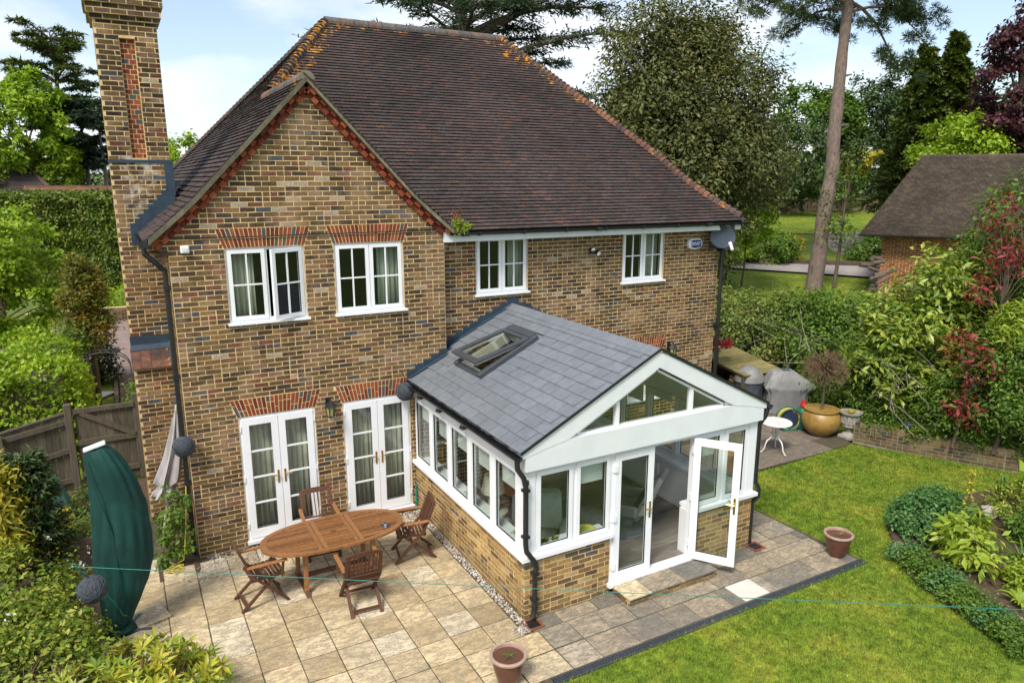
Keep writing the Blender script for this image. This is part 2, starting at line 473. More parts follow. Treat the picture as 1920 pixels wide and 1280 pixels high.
M['terracotta'] = mat('terracotta', (.42, .17, .075), (.32, .12, .05), 8, .8, .1)
M['urn'] = mat('weathered_stone_urn', (.36, .34, .29), (.22, .205, .17), 12, .9, .1, .4, 30, grime=.5)
M['bark'] = mat('brown_bark', (.16, .12, .085), (.07, .05, .036), 7, .95, .2, .8, 22, stretch=(3, 3, .6))
M['bark_pine'] = mat('pine_bark', (.20, .145, .115), (.095, .072, .06), 5, .95, .25, 1.0, 14, stretch=(2.5, 2.5, .7))
M['bark_pale'] = mat('pale_bark', (.30, .27, .22), (.16, .14, .11), 7, .95, .2, .5, 22, stretch=(3, 3, .6))
M['twig'] = mat('dry_twigs', (.20, .125, .07), (.11, .07, .042), 12, .95, .4)
M['terrain'] = mat('rough_ground', (.115, .165, .018), (.075, .10, .018), 2.0, .95, 0, .5, 20)
M['road'] = mat('pale_tarmac', (.36, .32, .30), (.30, .265, .25), 3, .9, 0, .3, 60)
M['drive'] = mat('pink_block_paving', (.30, .215, .185), (.23, .165, .145), 3, .9, .2, .3, 60)
M['path_brick'] = palette_mat('path_paver', [(0, (.17, .115, .075)), (.4, (.22, .15, .10)), (.7, (.13, .09, .06))], .9, 20, .4)
M['kerb'] = mat('dark_kerb_stone', (.12, .085, .06), (.07, .05, .04), 5, .95, .3)
M['stone'] = palette_mat('rubble_stone', [(0, (.30, .21, .14)), (.3, (.24, .17, .125)), (.6, (.38, .27, .17)), (.85, (.2, .15, .12))], .95, 14, .5)
M['stone_pale'] = mat('pale_stone', (.42, .38, .32), (.30, .27, .22), 8, .9, .2, .4, 20)
M['dish'] = mat('dark_dish', (.035, .048, .068), (.028, .038, .055), 4, .45, .1, spec=.5)
M['blue'] = mat('blue_panel', (.015, .05, .25), None, 5, .5, 0)
M['white'] = mat('white_plastic', (.75, .76, .76), (.70, .71, .71), 5, .4, .05)
M['lantern_glass'] = mat('yellowed_lantern_glass', (.34, .33, .13), (.26, .25, .1), 9, .15, .1)
M['sofa'] = mat('grey_upholstery', (.36, .36, .34), (.28, .28, .265), 8, .9, .2)
M['sofa_dark'] = mat('grey_leather', (.20, .205, .21), (.15, .155, .16), 6, .5, .2)
M['throw'] = mat('pale_throw', (.46, .50, .42), (.36, .40, .33), 6, .95, .2)
M['navy_cloth'] = mat('navy_cushion', (.018, .028, .055), None, 6, .9, .1)
M['yellow_bowl'] = mat('yellow_bowl', (.58, .55, .12), (.5, .47, .1), 6, .4, .1)
M['metal_dark'] = mat('dark_grey_metal', (.055, .062, .072), (.045, .05, .058), 5, .4, .1, spec=.5)
M['cream'] = mat('cream_timber', (.52, .50, .40), (.45, .43, .35), 5, .6, .1)
M['oil_rust'] = mat('rusty_grate', (.24, .075, .03), (.13, .045, .022), 12, .9, .2)
M['car'] = mat('dark_car_paint', (.02, .024, .032), None, 3, .2, 0, spec=.6)
# leaves
M['lf_lime'] = leaf_mat('lime_leaves', [(.10, .18, .010), (.235, .355, .02), (.40, .50, .04)], .35)
M['lf_mid'] = leaf_mat('mid_green_leaves', [(.045, .095, .012), (.095, .175, .02), (.175, .26, .034)], .3)
M['lf_dark'] = leaf_mat('dark_green_leaves', [(.024, .046, .014), (.045, .08, .02), (.08, .12, .03)], .2)
M['lf_holm'] = leaf_mat('olive_brown_leaves', [(.03, .046, .014), (.07, .088, .024), (.125, .14, .036), (.19, .15, .05)], .2)
M['lf_cedar'] = leaf_mat('blue_green_needles', [(.026, .05, .034), (.05, .085, .052), (.09, .13, .066)], .15)
M['lf_pine'] = leaf_mat('pine_needles', [(.035, .06, .022), (.065, .105, .034), (.115, .155, .05)], .15)
M['lf_conif'] = leaf_mat('conifer_sprays', [(.03, .06, .012), (.075, .11, .018), (.155, .18, .026)], .15)
M['lf_beech'] = leaf_mat('copper_beech_leaves', [(.026, .010, .016), (.06, .020, .028), (.12, .032, .036)], .25)
M['lf_gold'] = leaf_mat('golden_leaves', [(.20, .19, .015), (.38, .33, .03), (.50, .43, .06)], .3)
M['lf_laurel'] = leaf_mat('laurel_leaves', [(.06, .115, .012), (.13, .215, .022), (.27, .33, .04), (.40, .42, .08)], .25, .35, .5)
M['lf_bronze'] = leaf_mat('bronze_leaves', [(.045, .085, .012), (.085, .125, .016), (.17, .145, .018), (.36, .17, .02)], .3)
M['lf_hedge'] = leaf_mat('hedge_leaves', [(.04, .072, .010), (.105, .155, .016), (.22, .275, .028)], .25)
M['lf_red'] = leaf_mat('red_shrub_leaves', [(.055, .07, .018), (.15, .028, .022), (.26, .03, .032), (.33, .055, .06)], .25)
M['lf_var'] = leaf_mat('variegated_leaves', [(.03, .065, .006), (.085, .15, .012), (.24, .29, .022), (.45, .43, .11)], .25)
M['lf_rhodo'] = leaf_mat('rhododendron_leaves', [(.085, .155, .015), (.19, .27, .022), (.40, .39, .03), (.52, .42, .035)], .25, .4, .45)
M['lf_rust'] = leaf_mat('rusty_buds', [(.14, .04, .015), (.25, .06, .02), (.33, .10, .03)], .2)
M['lf_mint'] = leaf_mat('mint_green_leaves', [(.035, .11, .024), (.075, .18, .045), (.14, .25, .07)], .25)
M['lf_hosta'] = leaf_mat('yellow_green_broad_leaves', [(.13, .22, .02), (.25, .34, .03), (.40, .44, .06)], .3, .4)
M['lf_mixed'] = leaf_mat('mixed_hedge_leaves', [(.035, .075, .018), (.075, .14, .028), (.135, .20, .045), (.24, .28, .06), (.27, .17, .05)], .25)
M['flower_w'] = leaf_mat('white_petals', [(.6, .57, .5), (.7, .68, .62)], .3)
M['flower_b'] = leaf_mat('blue_petals', [(.10, .13, .5), (.2, .24, .6)], .3)
M['flower_r'] = leaf_mat('crimson_petals', [(.35, .015, .03), (.5, .03, .06)], .3)

def grass_mats():
    m, nt, b, out = _nodes('lawn_turf')
    n = _noise(nt, 1.1, 9, (1, 1, 1), .78)
    col = _ramp(nt, n.outputs['Fac'], [(.30, (.07, .13, .014)), (.48, (.14, .20, .020)), (.60, (.215, .24, .03)), (.74, (.30, .25, .055))]).outputs[0]
    n5 = _noise(nt, 7, 5, (1, 1, 1), .7)
    col = _mix(nt, 1.0, col, _ramp(nt, n5.outputs['Fac'], [(.35, .62), (.65, 1.3)]).outputs[0], 'MULTIPLY')
    nt.links.new(col, b.inputs['Base Color']); b.inputs['Roughness'].default_value = .95
    b.inputs['Specular IOR Level'].default_value = .15
    f = _noise(nt, 90, 4); _bump(nt, b, f.outputs['Fac'], .6, .02)
    m2, nt, b, out = _nodes('grass_blades')
    n = _noise(nt, 1.1, 9, (1, 1, 1), .78)
    col = _ramp(nt, n.outputs['Fac'], [(.30, (.085, .16, .014)), (.48, (.17, .25, .022)), (.60, (.265, .295, .034)), (.74, (.37, .31, .065))]).outputs[0]
    n5 = _noise(nt, 7, 5, (1, 1, 1), .7)
    col = _mix(nt, 1.0, col, _ramp(nt, n5.outputs['Fac'], [(.35, .62), (.65, 1.35)]).outputs[0], 'MULTIPLY')
    v = _ramp(nt, _tone(nt), [(0, .4), (1, 1.6)]).outputs[0]
    col = _mix(nt, 1.0, col, v, 'MULTIPLY')
    nt.links.new(col, b.inputs['Base Color']); b.inputs['Roughness'].default_value = .6
    b.inputs['Specular IOR Level'].default_value = .25
    t = nt.nodes.new('ShaderNodeBsdfTranslucent'); nt.links.new(col, t.inputs[0])
    mxs = nt.nodes.new('ShaderNodeMixShader'); mxs.inputs[0].default_value = .3
    nt.links.new(b.outputs[0], mxs.inputs[1]); nt.links.new(t.outputs[0], mxs.inputs[2]); nt.links.new(mxs.outputs[0], out.inputs[0])
    return m, m2
M['turf'], M['blade'] = grass_mats()
# ------------------------------------------------------------------ ground
def smooth(t):
    t = min(1.0, max(0.0, t)); return t * t * (3 - 2 * t)

def interp(x, xs, ys):
    if x <= xs[0]: return ys[0]
    for i in range(1, len(xs)):
        if x <= xs[i]:
            return ys[i - 1] + (ys[i] - ys[i - 1]) * (x - xs[i - 1]) / (xs[i] - xs[i - 1])
    return ys[-1]

def hgt(x, y):
    d = (x + .653) * .483 + (y + 11.383) * .8756
    hb = interp(d, [14, 28, 31, 35, 37, 40.5, 52, 53.2, 75, 260], [1.3, 1.65, 1.85, 2.0, 2.1, 3.0, 3.6, 4.4, 5.2, 9])
    if y < -1.7: xw = 13.65 + (-1.7 - y) * .5
    elif y < 1: xw = 15.2
    else: xw = 15.2 + 0 * y
    hr = smooth((x - xw) / 3.2) * hb
    hl = interp(d, [0, 22, 36, 120, 260], [0, 0, 1.0, 3.5, 8])
    if x < 4: return hl
    if x > 14: return max(hr, 0)
    t = smooth((x - 4) / 10)
    return hl * (1 - t) + hr * t

def graded(a, b, lo, hi, step, grow=1.22):
    xs = list(np.arange(a, b + 1e-6, step)); s = step; x = a; left = []
    while x > lo: s *= grow; x -= s; left.append(x)
    s = step; x = b; right = []
    while x < hi: s *= grow; x += s; right.append(x)
    return left[::-1] + xs + right
gx = graded(-12, 42, -420, 420, .6); gy = graded(-16, 42, -300, 600, .6)
me = bpy.data.meshes.new('terrain')
vs = [(x, y, hgt(x, y) - .07) for y in gy for x in gx]
nx = len(gx)
fs = [(j * nx + i, j * nx + i + 1, (j + 1) * nx + i + 1, (j + 1) * nx + i) for j in range(len(gy) - 1) for i in range(nx - 1)]
me.from_pydata(vs, [], fs)
me.polygons.foreach_set('use_smooth', np.ones(len(fs), dtype=bool))
me.materials.append(M['terrain'])
terrain = tag(mesh_obj('terrain', me), 'rough grassy ground rising gently behind house and hedges', kind='structure')

def in_poly(x, y, P):
    c = False; j = len(P) - 1
    for i in range(len(P)):
        if (P[i][1] > y) != (P[j][1] > y) and x < (P[j][0] - P[i][0]) * (y - P[i][1]) / (P[j][1] - P[i][1]) + P[i][0]: c = not c
        j = i
    return c

def ribbon(name, pts_l, pts_r, m, label, lift=.03, nu=10):
    """a draped strip between two edge lines"""
    vs = []; fs = []
    k = len(pts_l)
    for i in range(k):
        for j in range(nu + 1):
            t = j / nu
            x = pts_l[i][0] * (1 - t) + pts_r[i][0] * t; y = pts_l[i][1] * (1 - t) + pts_r[i][1] * t
            vs.append((x, y, hgt(x, y) - .07 + lift))
    for i in range(k - 1):
        for j in range(nu):
            fs.append((i * (nu + 1) + j, i * (nu + 1) + j + 1, (i + 1) * (nu + 1) + j + 1, (i + 1) * (nu + 1) + j))
    me = bpy.data.meshes.new(name); me.from_pydata(vs, [], fs)
    me.polygons.foreach_set('use_smooth', np.ones(len(fs), dtype=bool)); me.materials.append(m)
    return tag(mesh_obj(name, me), label, kind='structure')

# lawn
LAWN = [(3.35, -5.20), (9.13, -5.16), (9.02, -3.9), (8.95, -3.1), (8.95, -1.86), (11, -1.83), (13.4, -1.72), (14.0, -2.6), (14.8, -4.2), (16.2, -6.3), (17.5, -9), (13, -14), (3.35, -14)]
BED = [(9.95, -5.05), (10.5, -4.55), (11.4, -4.2), (12.5, -4.45), (14.0, -4.75), (15.4, -5.6), (16, -6.8), (14.0, -7.9), (9.4, -8.3), (8.75, -7.6), (8.92, -6.8), (9.2, -5.9), (9.55, -5.35)]
def flat_sheet(name, poly, z, m, label, thick=.06, kind='structure'):
    mb = MB(); mb.prism([(x, y, z) for x, y in poly], (0, 0, -thick))
    o = mb.build(name, m); return tag(o, label, kind=kind)
lawn = flat_sheet('lawn', LAWN, -.012, M['turf'], 'mown green lawn with yellowing patches beside the paving')

def grass_field(name, poly, n, holes, hmin, hmax, seed, label, wdt=.006):
    g = np.random.default_rng(seed)
    xs = [p[0] for p in poly]; ys = [p[1] for p in poly]
    P = g.uniform((min(xs), min(ys)), (max(xs), max(ys)), (n, 2))
    def mask(poly, P):
        c = np.zeros(len(P), bool); j = len(poly) - 1
        for i in range(len(poly)):
            xi, yi = poly[i]; xj, yj = poly[j]
            cond = ((yi > P[:, 1]) != (yj > P[:, 1])) & (P[:, 0] < (xj - xi) * (P[:, 1] - yi) / (yj - yi + 1e-12) + xi)
            c ^= cond; j = i
        return c
    k = mask(poly, P)
    for h in holes: k &= ~mask(h, P)
    P = P[k]
    # thin out with distance and outside the view cone
    d = (P[:, 0] + .653) * .483 + (P[:, 1] + 11.383) * .8756
    s = (P[:, 0] + .653) * .8756 - (P[:, 1] + 11.383) * .483
    k = (d > 3) & (np.abs(s) < d * .80)
    P = P[k]; n = len(P)
    a = g.uniform(0, 2 * np.pi, n); lean = g.uniform(.1, .8, n) * hmax; h = g.uniform(hmin, hmax, n)
    b = a + np.pi / 2 + g.normal(0, .4, n)
    w = wdt * g.uniform(.7, 1.4, n)
    V = np.zeros((n, 3, 3), np.float32)
    V[:, 0, 0] = P[:, 0] - np.cos(a) * w; V[:, 0, 1] = P[:, 1] - np.sin(a) * w
    V[:, 1, 0] = P[:, 0] + np.cos(a) * w; V[:, 1, 1] = P[:, 1] + np.sin(a) * w
    V[:, 2, 0] = P[:, 0] + np.cos(b) * lean; V[:, 2, 1] = P[:, 1] + np.sin(b) * lean
    V[:, :2, 2] = -.014; V[:, 2, 2] = -.012 + h
    me = np_mesh(name, V.reshape(-1, 3), np.arange(3 * n, dtype=np.int32).reshape(-1, 3), g.uniform(0, 1, n), M['blade'])
    return tag(mesh_obj(name, me), label, kind='stuff')

def np_mesh(name, V, F, tone, m, smooth=False):
    me = bpy.data.meshes.new(name)
    nv, nf, k = len(V), len(F), F.shape[1]
    me.vertices.add(nv); me.vertices.foreach_set('co', np.ascontiguousarray(V, dtype=np.float32).ravel())
    me.loops.add(nf * k); me.loops.foreach_set('vertex_index', np.ascontiguousarray(F, dtype=np.int32).ravel())
    me.polygons.add(nf); me.polygons.foreach_set('loop_start', np.arange(0, nf * k, k, dtype=np.int32))
    at = me.attributes.new('tone', 'FLOAT', 'FACE'); at.data.foreach_set('value', np.ascontiguousarray(tone, dtype=np.float32))
    me.materials.append(m)
    if smooth: me.polygons.foreach_set('use_smooth', np.ones(nf, dtype=bool))
    me.update(calc_edges=True)
    return me

grass = grass_field('grass', [(x, y + (.02 if -5.3 < y < -1.6 else 0)) if x < 9.2 else (x, y) for x, y in LAWN], 620000, [BED], .014, .048, 5, 'short blades of mown grass covering the lawn', .0045)
bed = flat_sheet('flower_bed', BED, .035, M['soil'], 'curved island bed of brown soil in the lawn', .1)

# ------------------------------------------------------------------ patio
PATIO = [(-1.15, .35), (0, .35), (3.66, .0), (3.66, -3.9), (7.85, -3.9), (7.85, -1.75), (9.02, -1.75), (9.02, -3.1), (9.1, -5.08), (3.38, -5.08), (3.38, -9), (-1.15, -9)]
patio = flat_sheet('patio', [(-1.25, 1.9), (7.9, 1.9), (9.0, 1.0), (9.0, -3.1), (9.09, -5.06), (3.36, -5.06), (3.36, -9), (-1.25, -9)], -.008, M['joint'], 'buff and grey sandstone patio around the conservatory', .05)

def slab_mesh(lx, ly, tone, seed):
    g = random.Random(seed); mb = MB(); c = .006; j = lambda s: g.uniform(-s, s)
    x, y = lx / 2, ly / 2
    o = [(-x + j(.004), -y + j(.004)), (x + j(.004), -y + j(.004)), (x + j(.004), y + j(.004)), (-x + j(.004), y + j(.004))]
    vs = [(a, b, -.03) for a, b in o] + [(a, b, -.006) for a, b in o] + [(a - math.copysign(c, a), b - math.copysign(c, b), 0) for a, b in o]
    fs = [(8, 9, 10, 11)]
    for i in range(4):
        k = (i + 1) % 4
        fs += [(i, k, 4 + k, 4 + i), (4 + i, 4 + k, 8 + k, 8 + i)]
    mb.add(vs, fs, tone)
    return mb
_slabs = {}
def slab(parent, cx, cy, lx, ly, m, z=0.0, rz=0.0):
    key = (round(lx, 2), round(ly, 2), m, rnd.randrange(7))
    if key not in _slabs:
        _slabs[key] = slab_mesh(lx, ly, rnd.random(), rnd.randrange(9999)).mesh('slab', M[m])
    o = mesh_obj('slab', _slabs[key], parent, (cx, cy, z + rnd.uniform(-.003, .003)), (rnd.uniform(-.004, .004), rnd.uniform(-.004, .004), rz))
    return o
PX, PY, G = .455, .4475, .013
for i in range(-10, 8):
    for j in range(-14, 8):
        x0 = 3.09 + PX * (i - 1); y0 = -2.85 + PY * (j - 1)
        x1, y1 = x0 + PX, y0 + PY
        if x0 < -1.2 or y1 < -7.2: continue
        if y1 > .02 and x1 > -.02: continue                # house
        if y1 > 1.6: continue
        if x0 > 3.2 and y1 > -4.19: continue               # conservatory and gravel
        if x0 > 3.2 or (x0 > 3.0 and y1 < -4.1): continue
        if x0 > 3.0: x1 = 3.52
        if y0 > -.44 and x0 > -.5 : continue
        if x0 > -.6 and x1 < .1 and y0 > -.5: continue   # planting pocket at the corner
        slab(patio, (x0 + x1) / 2, (y0 + y1) / 2, x1 - x0 - G, PY - G, 'slab')
# grey rows in front of the conservatory
x = 3.10; row_y = [(-5.05, -4.62), (-4.61, -4.19)]
for r, (y0, y1) in enumerate(row_y):
    x = 3.105 + (0 if r == 0 else .0)
    while x < 8.95:
        wd = min(rnd.choice([.45, .45, .45, .60]), 9.04 - x)
        if wd < .12: break
        if not (r == 0 and 6.62 < x + wd / 2 < 7.12) or True:
            slab(patio, x + wd / 2, (y0 + y1) / 2, wd - .012, y1 - y0 - .012, 'slab_grey' if x > 3.4 else 'slab')
        x += wd
x = 3.66
while x < 8.9:
    wd = min(rnd.choice([.42, .45, .60]), 8.98 - x)
    if wd > .1 and not (3.5 < x < 3.66): slab(patio, x + wd / 2, -4.055, wd - .012, .25, 'slab_grey')
    x += wd
for yy in np.arange(-3.92, -1.8, .45):
    for xa, xb in ((7.92, 8.36), (8.37, 8.97)):
        slab(patio, (xa + xb) / 2, yy + .225, xb - xa - .012, .438, 'slab_grey')
pale = MB(); pale.box(-.235, .235, -.205, .205, -.02, .006)
pale.build('slab', mat('new_pale_slab', (.60, .56, .49), (.52, .49, .43), 6, .85, 0, .2, 30), patio, loc=(6.86, -4.835, .004), bevel=.004)['label'] = 'pale cream replacement slab near the drain'

rear_patio = flat_sheet('rear_patio', [(7.9, -1.78), (13.45, -1.70), (15.1, .9), (15.3, 4.5), (11, 4.5), (11, .3), (7.9, .3)], -.008, M['joint'], 'weathered pinkish paved area behind the round white table', .05)
for i in range(13):
    for j in range(11):
        x0 = 8.0 + .6 * i; y0 = -1.74 + .6 * j
        if x0 + .6 > 13.4 + (y0 + 1.7) * .62: continue
        if x0 < 11.0 and y0 > -.1: continue
        if y0 > 4: continue
        slab(rear_patio, x0 + .3, y0 + .3, .59, .59, 'slab_old')

# gravel strip along the conservatory
def pebble_strip(name, boxes, n, seed, label, z=0.0):
    g = np.random.default_rng(seed)
    base = np.array([(1, 0, 0), (-1, 0, 0), (0, 1, 0), (0, -1, 0), (0, 0, 1), (0, 0, -1)], np.float32)
    tri = np.array([(0, 2, 4), (2, 1, 4), (1, 3, 4), (3, 0, 4), (2, 0, 5), (1, 2, 5), (3, 1, 5), (0, 3, 5)], np.int32)
    V = []; F = []; T = []
    for (x0, x1, y0, y1), k in zip(boxes, n):
        for i in range(k):
            c = g.uniform((x0, y0, z - .006), (x1, y1, z + .012)); s = g.uniform(.012, .028) * np.array([1, g.uniform(.6, 1), g.uniform(.5, .8)])
            a = g.uniform(0, 6.28); ca, sa = math.cos(a), math.sin(a)
            p = base * s; p = np.stack([p[:, 0] * ca - p[:, 1] * sa, p[:, 0] * sa + p[:, 1] * ca, p[:, 2]], 1) + c
            F.append(tri + 6 * len(V)); V.append(p); T += [g.uniform(0, 1)] * 8
    me = np_mesh(name, np.concatenate(V), np.concatenate(F), np.array(T), M['pebble'], True)
    return tag(mesh_obj(name, me), label, kind='stuff')
pebble_strip('gravel', [(3.535, 3.645, -4.02, -.05), (3.05, 3.6, -.44, -.04), (3.4, 3.62, -4.17, -4.0)], [1050, 260, 120], 3, 'strip of pale pebbles along the foot of the conservatory wall')
pebble_strip('grit', [(.1, 3.0, -.42, -.03), (-.3, 1.1, -.75, -.3)], [650, 260], 4, 'loose grit along the foot of the gable wall', -.006)

# drainage channel at the lawn edge
dr = thing('drainage_channel', 'dark grated drainage channel between paving and lawn', 'drain', (0, 0, 0))
mb = MB(); mb.box(3.36, 9.12, -5.19, -5.175, -.06, .004); mb.box(3.36, 9.12, -5.085, -5.07, -.06, .004); mb.box(3.36, 9.12, -5.175, -5.085, -.06, -.03)
mb.build('channel', M['metal_dark'], dr)
mb = MB()
for k in range(190):
    xx = 3.38 + k * .0302
    mb.box(xx, xx + .015, -5.175, -5.085, -.03, .002, rnd.random())
mb.build('grating', M['metal_dark'], dr, kind='stuff')

# ------------------------------------------------------------------ brickwork
class Bricks:
    """collects bricks of one thing; nearest whole ones become parts, the rest one mesh"""
    def __init__(s, m): s.items = []; s.m = m
    def add(s, fr, a0, a1, z0, z1, wall, w0=-.07, proud=0.0, tone=None, whole=True, m=None):
        s.items.append((fr, a0, a1, z0, z1, wall, w0, proud, rnd.random() if tone is None else tone, whole, m or s.m))
    def field(s, fr, spans, z0, z1, wall, bond='stretch', pitch=.226, ch=.0752, w0=-.07, m=None, phase=0):
        """spans(zlo, zhi) gives the list of allowed intervals of a"""
        k = 0; z = z0
        while z + .05 < z1:
            h = min(ch, z1 - z)
            for a0, a1 in spans(z, z + h):
                off = (0 if (k + phase) % 2 == 0 else pitch / 2)
                lattice = math.floor((a0 - off) / pitch) * pitch + off
                a = lattice
                while a < a1 - .02:
                    b0, b1 = max(a, a0), min(a + pitch, a1)
                    if b1 - b0 > .035:
                        whole = (b1 - b0) > pitch - .004
                        if whole and rnd.random() < .10:     # a pair of headers instead
                            mid = (b0 + b1) / 2
                            s.add(fr, b0 + .007, mid - .007, z + .007, z + h - .007, wall, w0, rnd.uniform(-.0015, .0015), None, False, m)
                            s.add(fr, mid + .007, b1 - .007, z + .007, z + h - .007, wall, w0, rnd.uniform(-.0015, .0015), None, False, m)
                        else:
                            s.add(fr, b0 + .007, b1 - .007, z + .007, z + h - .007, wall, w0, rnd.uniform(-.0015, .0015), None, whole and h > .074, m)
                    a += pitch
            z += ch; k += 1
    def finish(s, root, limit=300, name='brickwork', view=None):
        sc = []
        for it in s.items:
            fr, a0, a1, z0, z1 = it[:5]
            c = fr.p((a0 + a1) / 2, (z0 + z1) / 2); d = CAM - c
            f = max(0, d.dot(fr.n)) / d.length ** 3
            sc.append(f if it[9] and (view is None or view(c)) else -1)
        order = sorted(range(len(sc)), key=lambda i: -sc[i])[:limit]
        chosen = {i for i in order if sc[i] > 0}
        cache = {}
        by_m = {}
        for i, (fr, a0, a1, z0, z1, wall, w0, proud, tone, whole, m) in enumerate(s.items):
            if i in chosen:
                key = (m, int(tone * 24), rnd.randrange(2))
                if key not in cache:
                    mb = MB(); j = lambda: rnd.uniform(-.0025, .0025)
                    hx = (a1 - a0) / 2; hz = (z1 - z0) / 2
                    p = [(-hx + j(), j() * .6, -hz + j()), (hx + j(), j() * .6, -hz + j()), (hx, -w0, -hz), (-hx, -w0, -hz),
                         (-hx + j(), j() * .6, hz + j()), (hx + j(), j() * .6, hz + j()), (hx, -w0, hz), (-hx, -w0, hz)]
                    mb.hexa(p, tone)
                    cache[key] = mb.mesh('brick', M[m])
                o = mesh_obj('brick', cache[key], wall, fr.p((a0 + a1) / 2, (z0 + z1) / 2, proud), (0, 0, fr.th))
            else:
                mb = by_m.setdefault(m, MB())
                j = lambda: rnd.uniform(-.0025, .0025)
                p = [fr.p(a0 + j(), z0 + j(), proud + j() * .6), fr.p(a1 + j(), z0 + j(), proud + j() * .6), fr.p(a1, z0, w0), fr.p(a0, z0, w0),
                     fr.p(a0 + j(), z1 + j(), proud + j() * .6), fr.p(a1 + j(), z1 + j(), proud + j() * .6), fr.p(a1, z1, w0), fr.p(a0, z1, w0)]
                mb.hexa(p, tone)
        # one mesh for the rest
        allmb = MB(); mats = []
        for k, (m, mb) in enumerate(by_m.items()):
            b = len(allmb.v); allmb.v += mb.v
            allmb.f += [tuple(i + b for i in f) for f in mb.f]; allmb.t += mb.t; allmb.mi += [k] * len(mb.f)
            mats.append(M[m])
        if allmb.v: allmb.build(name, mats, root, kind='stuff')

def sub(spans, holes, z0, z1):
    """cut the holes (a0,a1,z0,z1) out of the spans for a course"""
    out = list(spans)
    for h0, h1, hz0, hz1 in holes:
        if hz1 <= z0 + .03 or hz0 >= z1 - .03: continue
        nxt = []
        for a0, a1 in out:
            if h1 <= a0 or h0 >= a1: nxt.append((a0, a1)); continue
            if h0 > a0: nxt.append((a0, h0))
            if h1 < a1: nxt.append((h1, a1))
        out = nxt
    return [(a, b) for a, b in out if b - a > .03]

def mortar_sheet(mb, fr, a0, a1, z0, z1, holes, w, jamb=.12, top=None):
    """wall sheet with openings; top(z) may narrow the span"""
    za = sorted({z0, z1} | {max(z0, min(z1, h[2])) for h in holes} | {max(z0, min(z1, h[3])) for h in holes})
    for i in range(len(za) - 1):
        lo, hi = za[i], za[i + 1]
        if hi - lo < 1e-6: continue
        for s0, s1 in sub([(a0, a1)], [h for h in holes if h[2] < hi - 1e-6 and h[3] > lo + 1e-6], lo - .04, hi + .04):
            mb.add([fr.p(s0, lo, w), fr.p(s1, lo, w), fr.p(s1, hi, w), fr.p(s0, hi, w)], [(0, 1, 2, 3)])
    for h0, h1, hz0, hz1 in holes:
        e = .004
        fr.box(mb, h0 - .05, h0 - e, hz0, hz1, w - jamb, w - .001); fr.box(mb, h1 + e, h1 + .05, hz0, hz1, w - jamb, w - .001)
        fr.box(mb, h0 - .05, h1 + .05, hz1 + e, hz1 + .05, w - jamb, w - .001); fr.box(mb, h0 - .05, h1 + .05, hz0 - .05, hz0 - e, w - jamb, w - .001)
# ------------------------------------------------------------------ the house
house = thing('brick_house', 'two storey brown brick house with steep tiled roof and tall chimney', 'house')
W1, D1, WR, DEPTH = 4.294, .271, 10.97, 9.9
XL0, XL1 = -.244, 4.43
def zL(x):   # left slope / wing profile measured from the left eave
    r = x - XL0
    return 4.985 + (r * .86 if r < .6 else .516 + (r - .6) * (9.13 - 4.985 - .516) / (3.84 - XL0 - .6))
APX = (XL0 + XL1) / 2
ZAP = zL(APX)
def zF(y):   # front slope
    r = y + .06
    return 4.965 + (r * .70 if r < .6 else .42 + (r - .6) * (9.13 - 4.965 - .42) / (5.05 + .06 - .6))
def inv(f, z, lo, hi):
    for _ in range(40):
        m_ = (lo + hi) / 2
        if f(m_) < z: lo = m_
        else: hi = m_
    return (lo + hi) / 2
def xL(z): return inv(zL, z, XL0, 3.84)
def yF(z): return inv(zF, z, -.06, 5.05)
def xR(z):   # right hip
    t = (z - 4.965) / (9.13 - 4.965)
    return 11.32 - t * (11.32 - 8.08) - .12 * math.sin(math.pi * min(1, t * 3.2)) * (1 if t < .3125 else 0)
def yB(z): return 10.25 - (z - 4.965) / (9.13 - 4.965) * 5.2
def xV(z): return XL1 - (xL(z) - XL0)        # wing right slope

f_gable = FR(0, 0, 0); f_main = FR(0, D1, 0); f_left = FR(0, 0, -math.pi / 2)
HB = Bricks('brick')
gable_wall = MB(); main_wall = MB(); left_wall = MB()
# openings: (a0,a1,z0,z1)
W_1 = (.755, 1.915, 3.66, 4.82); W_2 = (2.385, 3.545, 3.66, 4.82)
D_1 = (.742, 1.93, .06, 2.185); D_2 = (2.392, 3.578, .06, 2.185)
W_3 = (5.03, 6.11, 3.735, 4.81); W_4 = (8.335, 9.415, 3.735, 4.81)
K_1 = (8.55, 9.5, 1.15, 2.27)
def arch_hole(o, rise=.30, flare=.105): return (o[0] - flare, o[1] + flare, o[3], o[3] + rise)
g_holes = [W_1, W_2, D_1, D_2]
ga = [(o[0] - .03, o[1] + .03, o[3], o[3] + .295) for o in g_holes]
def gable_spans(z0, z1):
    zm = z1
    if zm < 4.52: a0, a1 = 0.0, W1
    elif zm < 5.0:
        k = int((zm - 4.52) / .0752) + 1
        a0, a1 = max(-.19, -.032 * k), min(W1 + .13, W1 + .022 * k)
    else: a0, a1 = xL(zm) + .075, xV(zm) - .075
    sp = sub([(a0, a1)], [(o[0], o[1], o[2], o[3]) for o in g_holes], z0, z1)
    # splayed soldier arches
    for o in g_holes:
        if z1 > o[3] + .03 and z0 < o[3] + .27:
            t = ((z0 + z1) / 2 - o[3]) / .295
            e = .012 + .10 * max(0, min(1, t))
            sp = sub(sp, [(o[0] - e, o[1] + e, 0, 99)], z0, z1)
    return sp
gw = mesh_obj('gable_wall', None or bpy.data.meshes.new('tmp'), house)
bpy.data.objects.remove(gw)
mw = MB()
mortar_sheet(mw, f_gable, 0.0, W1, -.05, 4.52, g_holes, -.003)
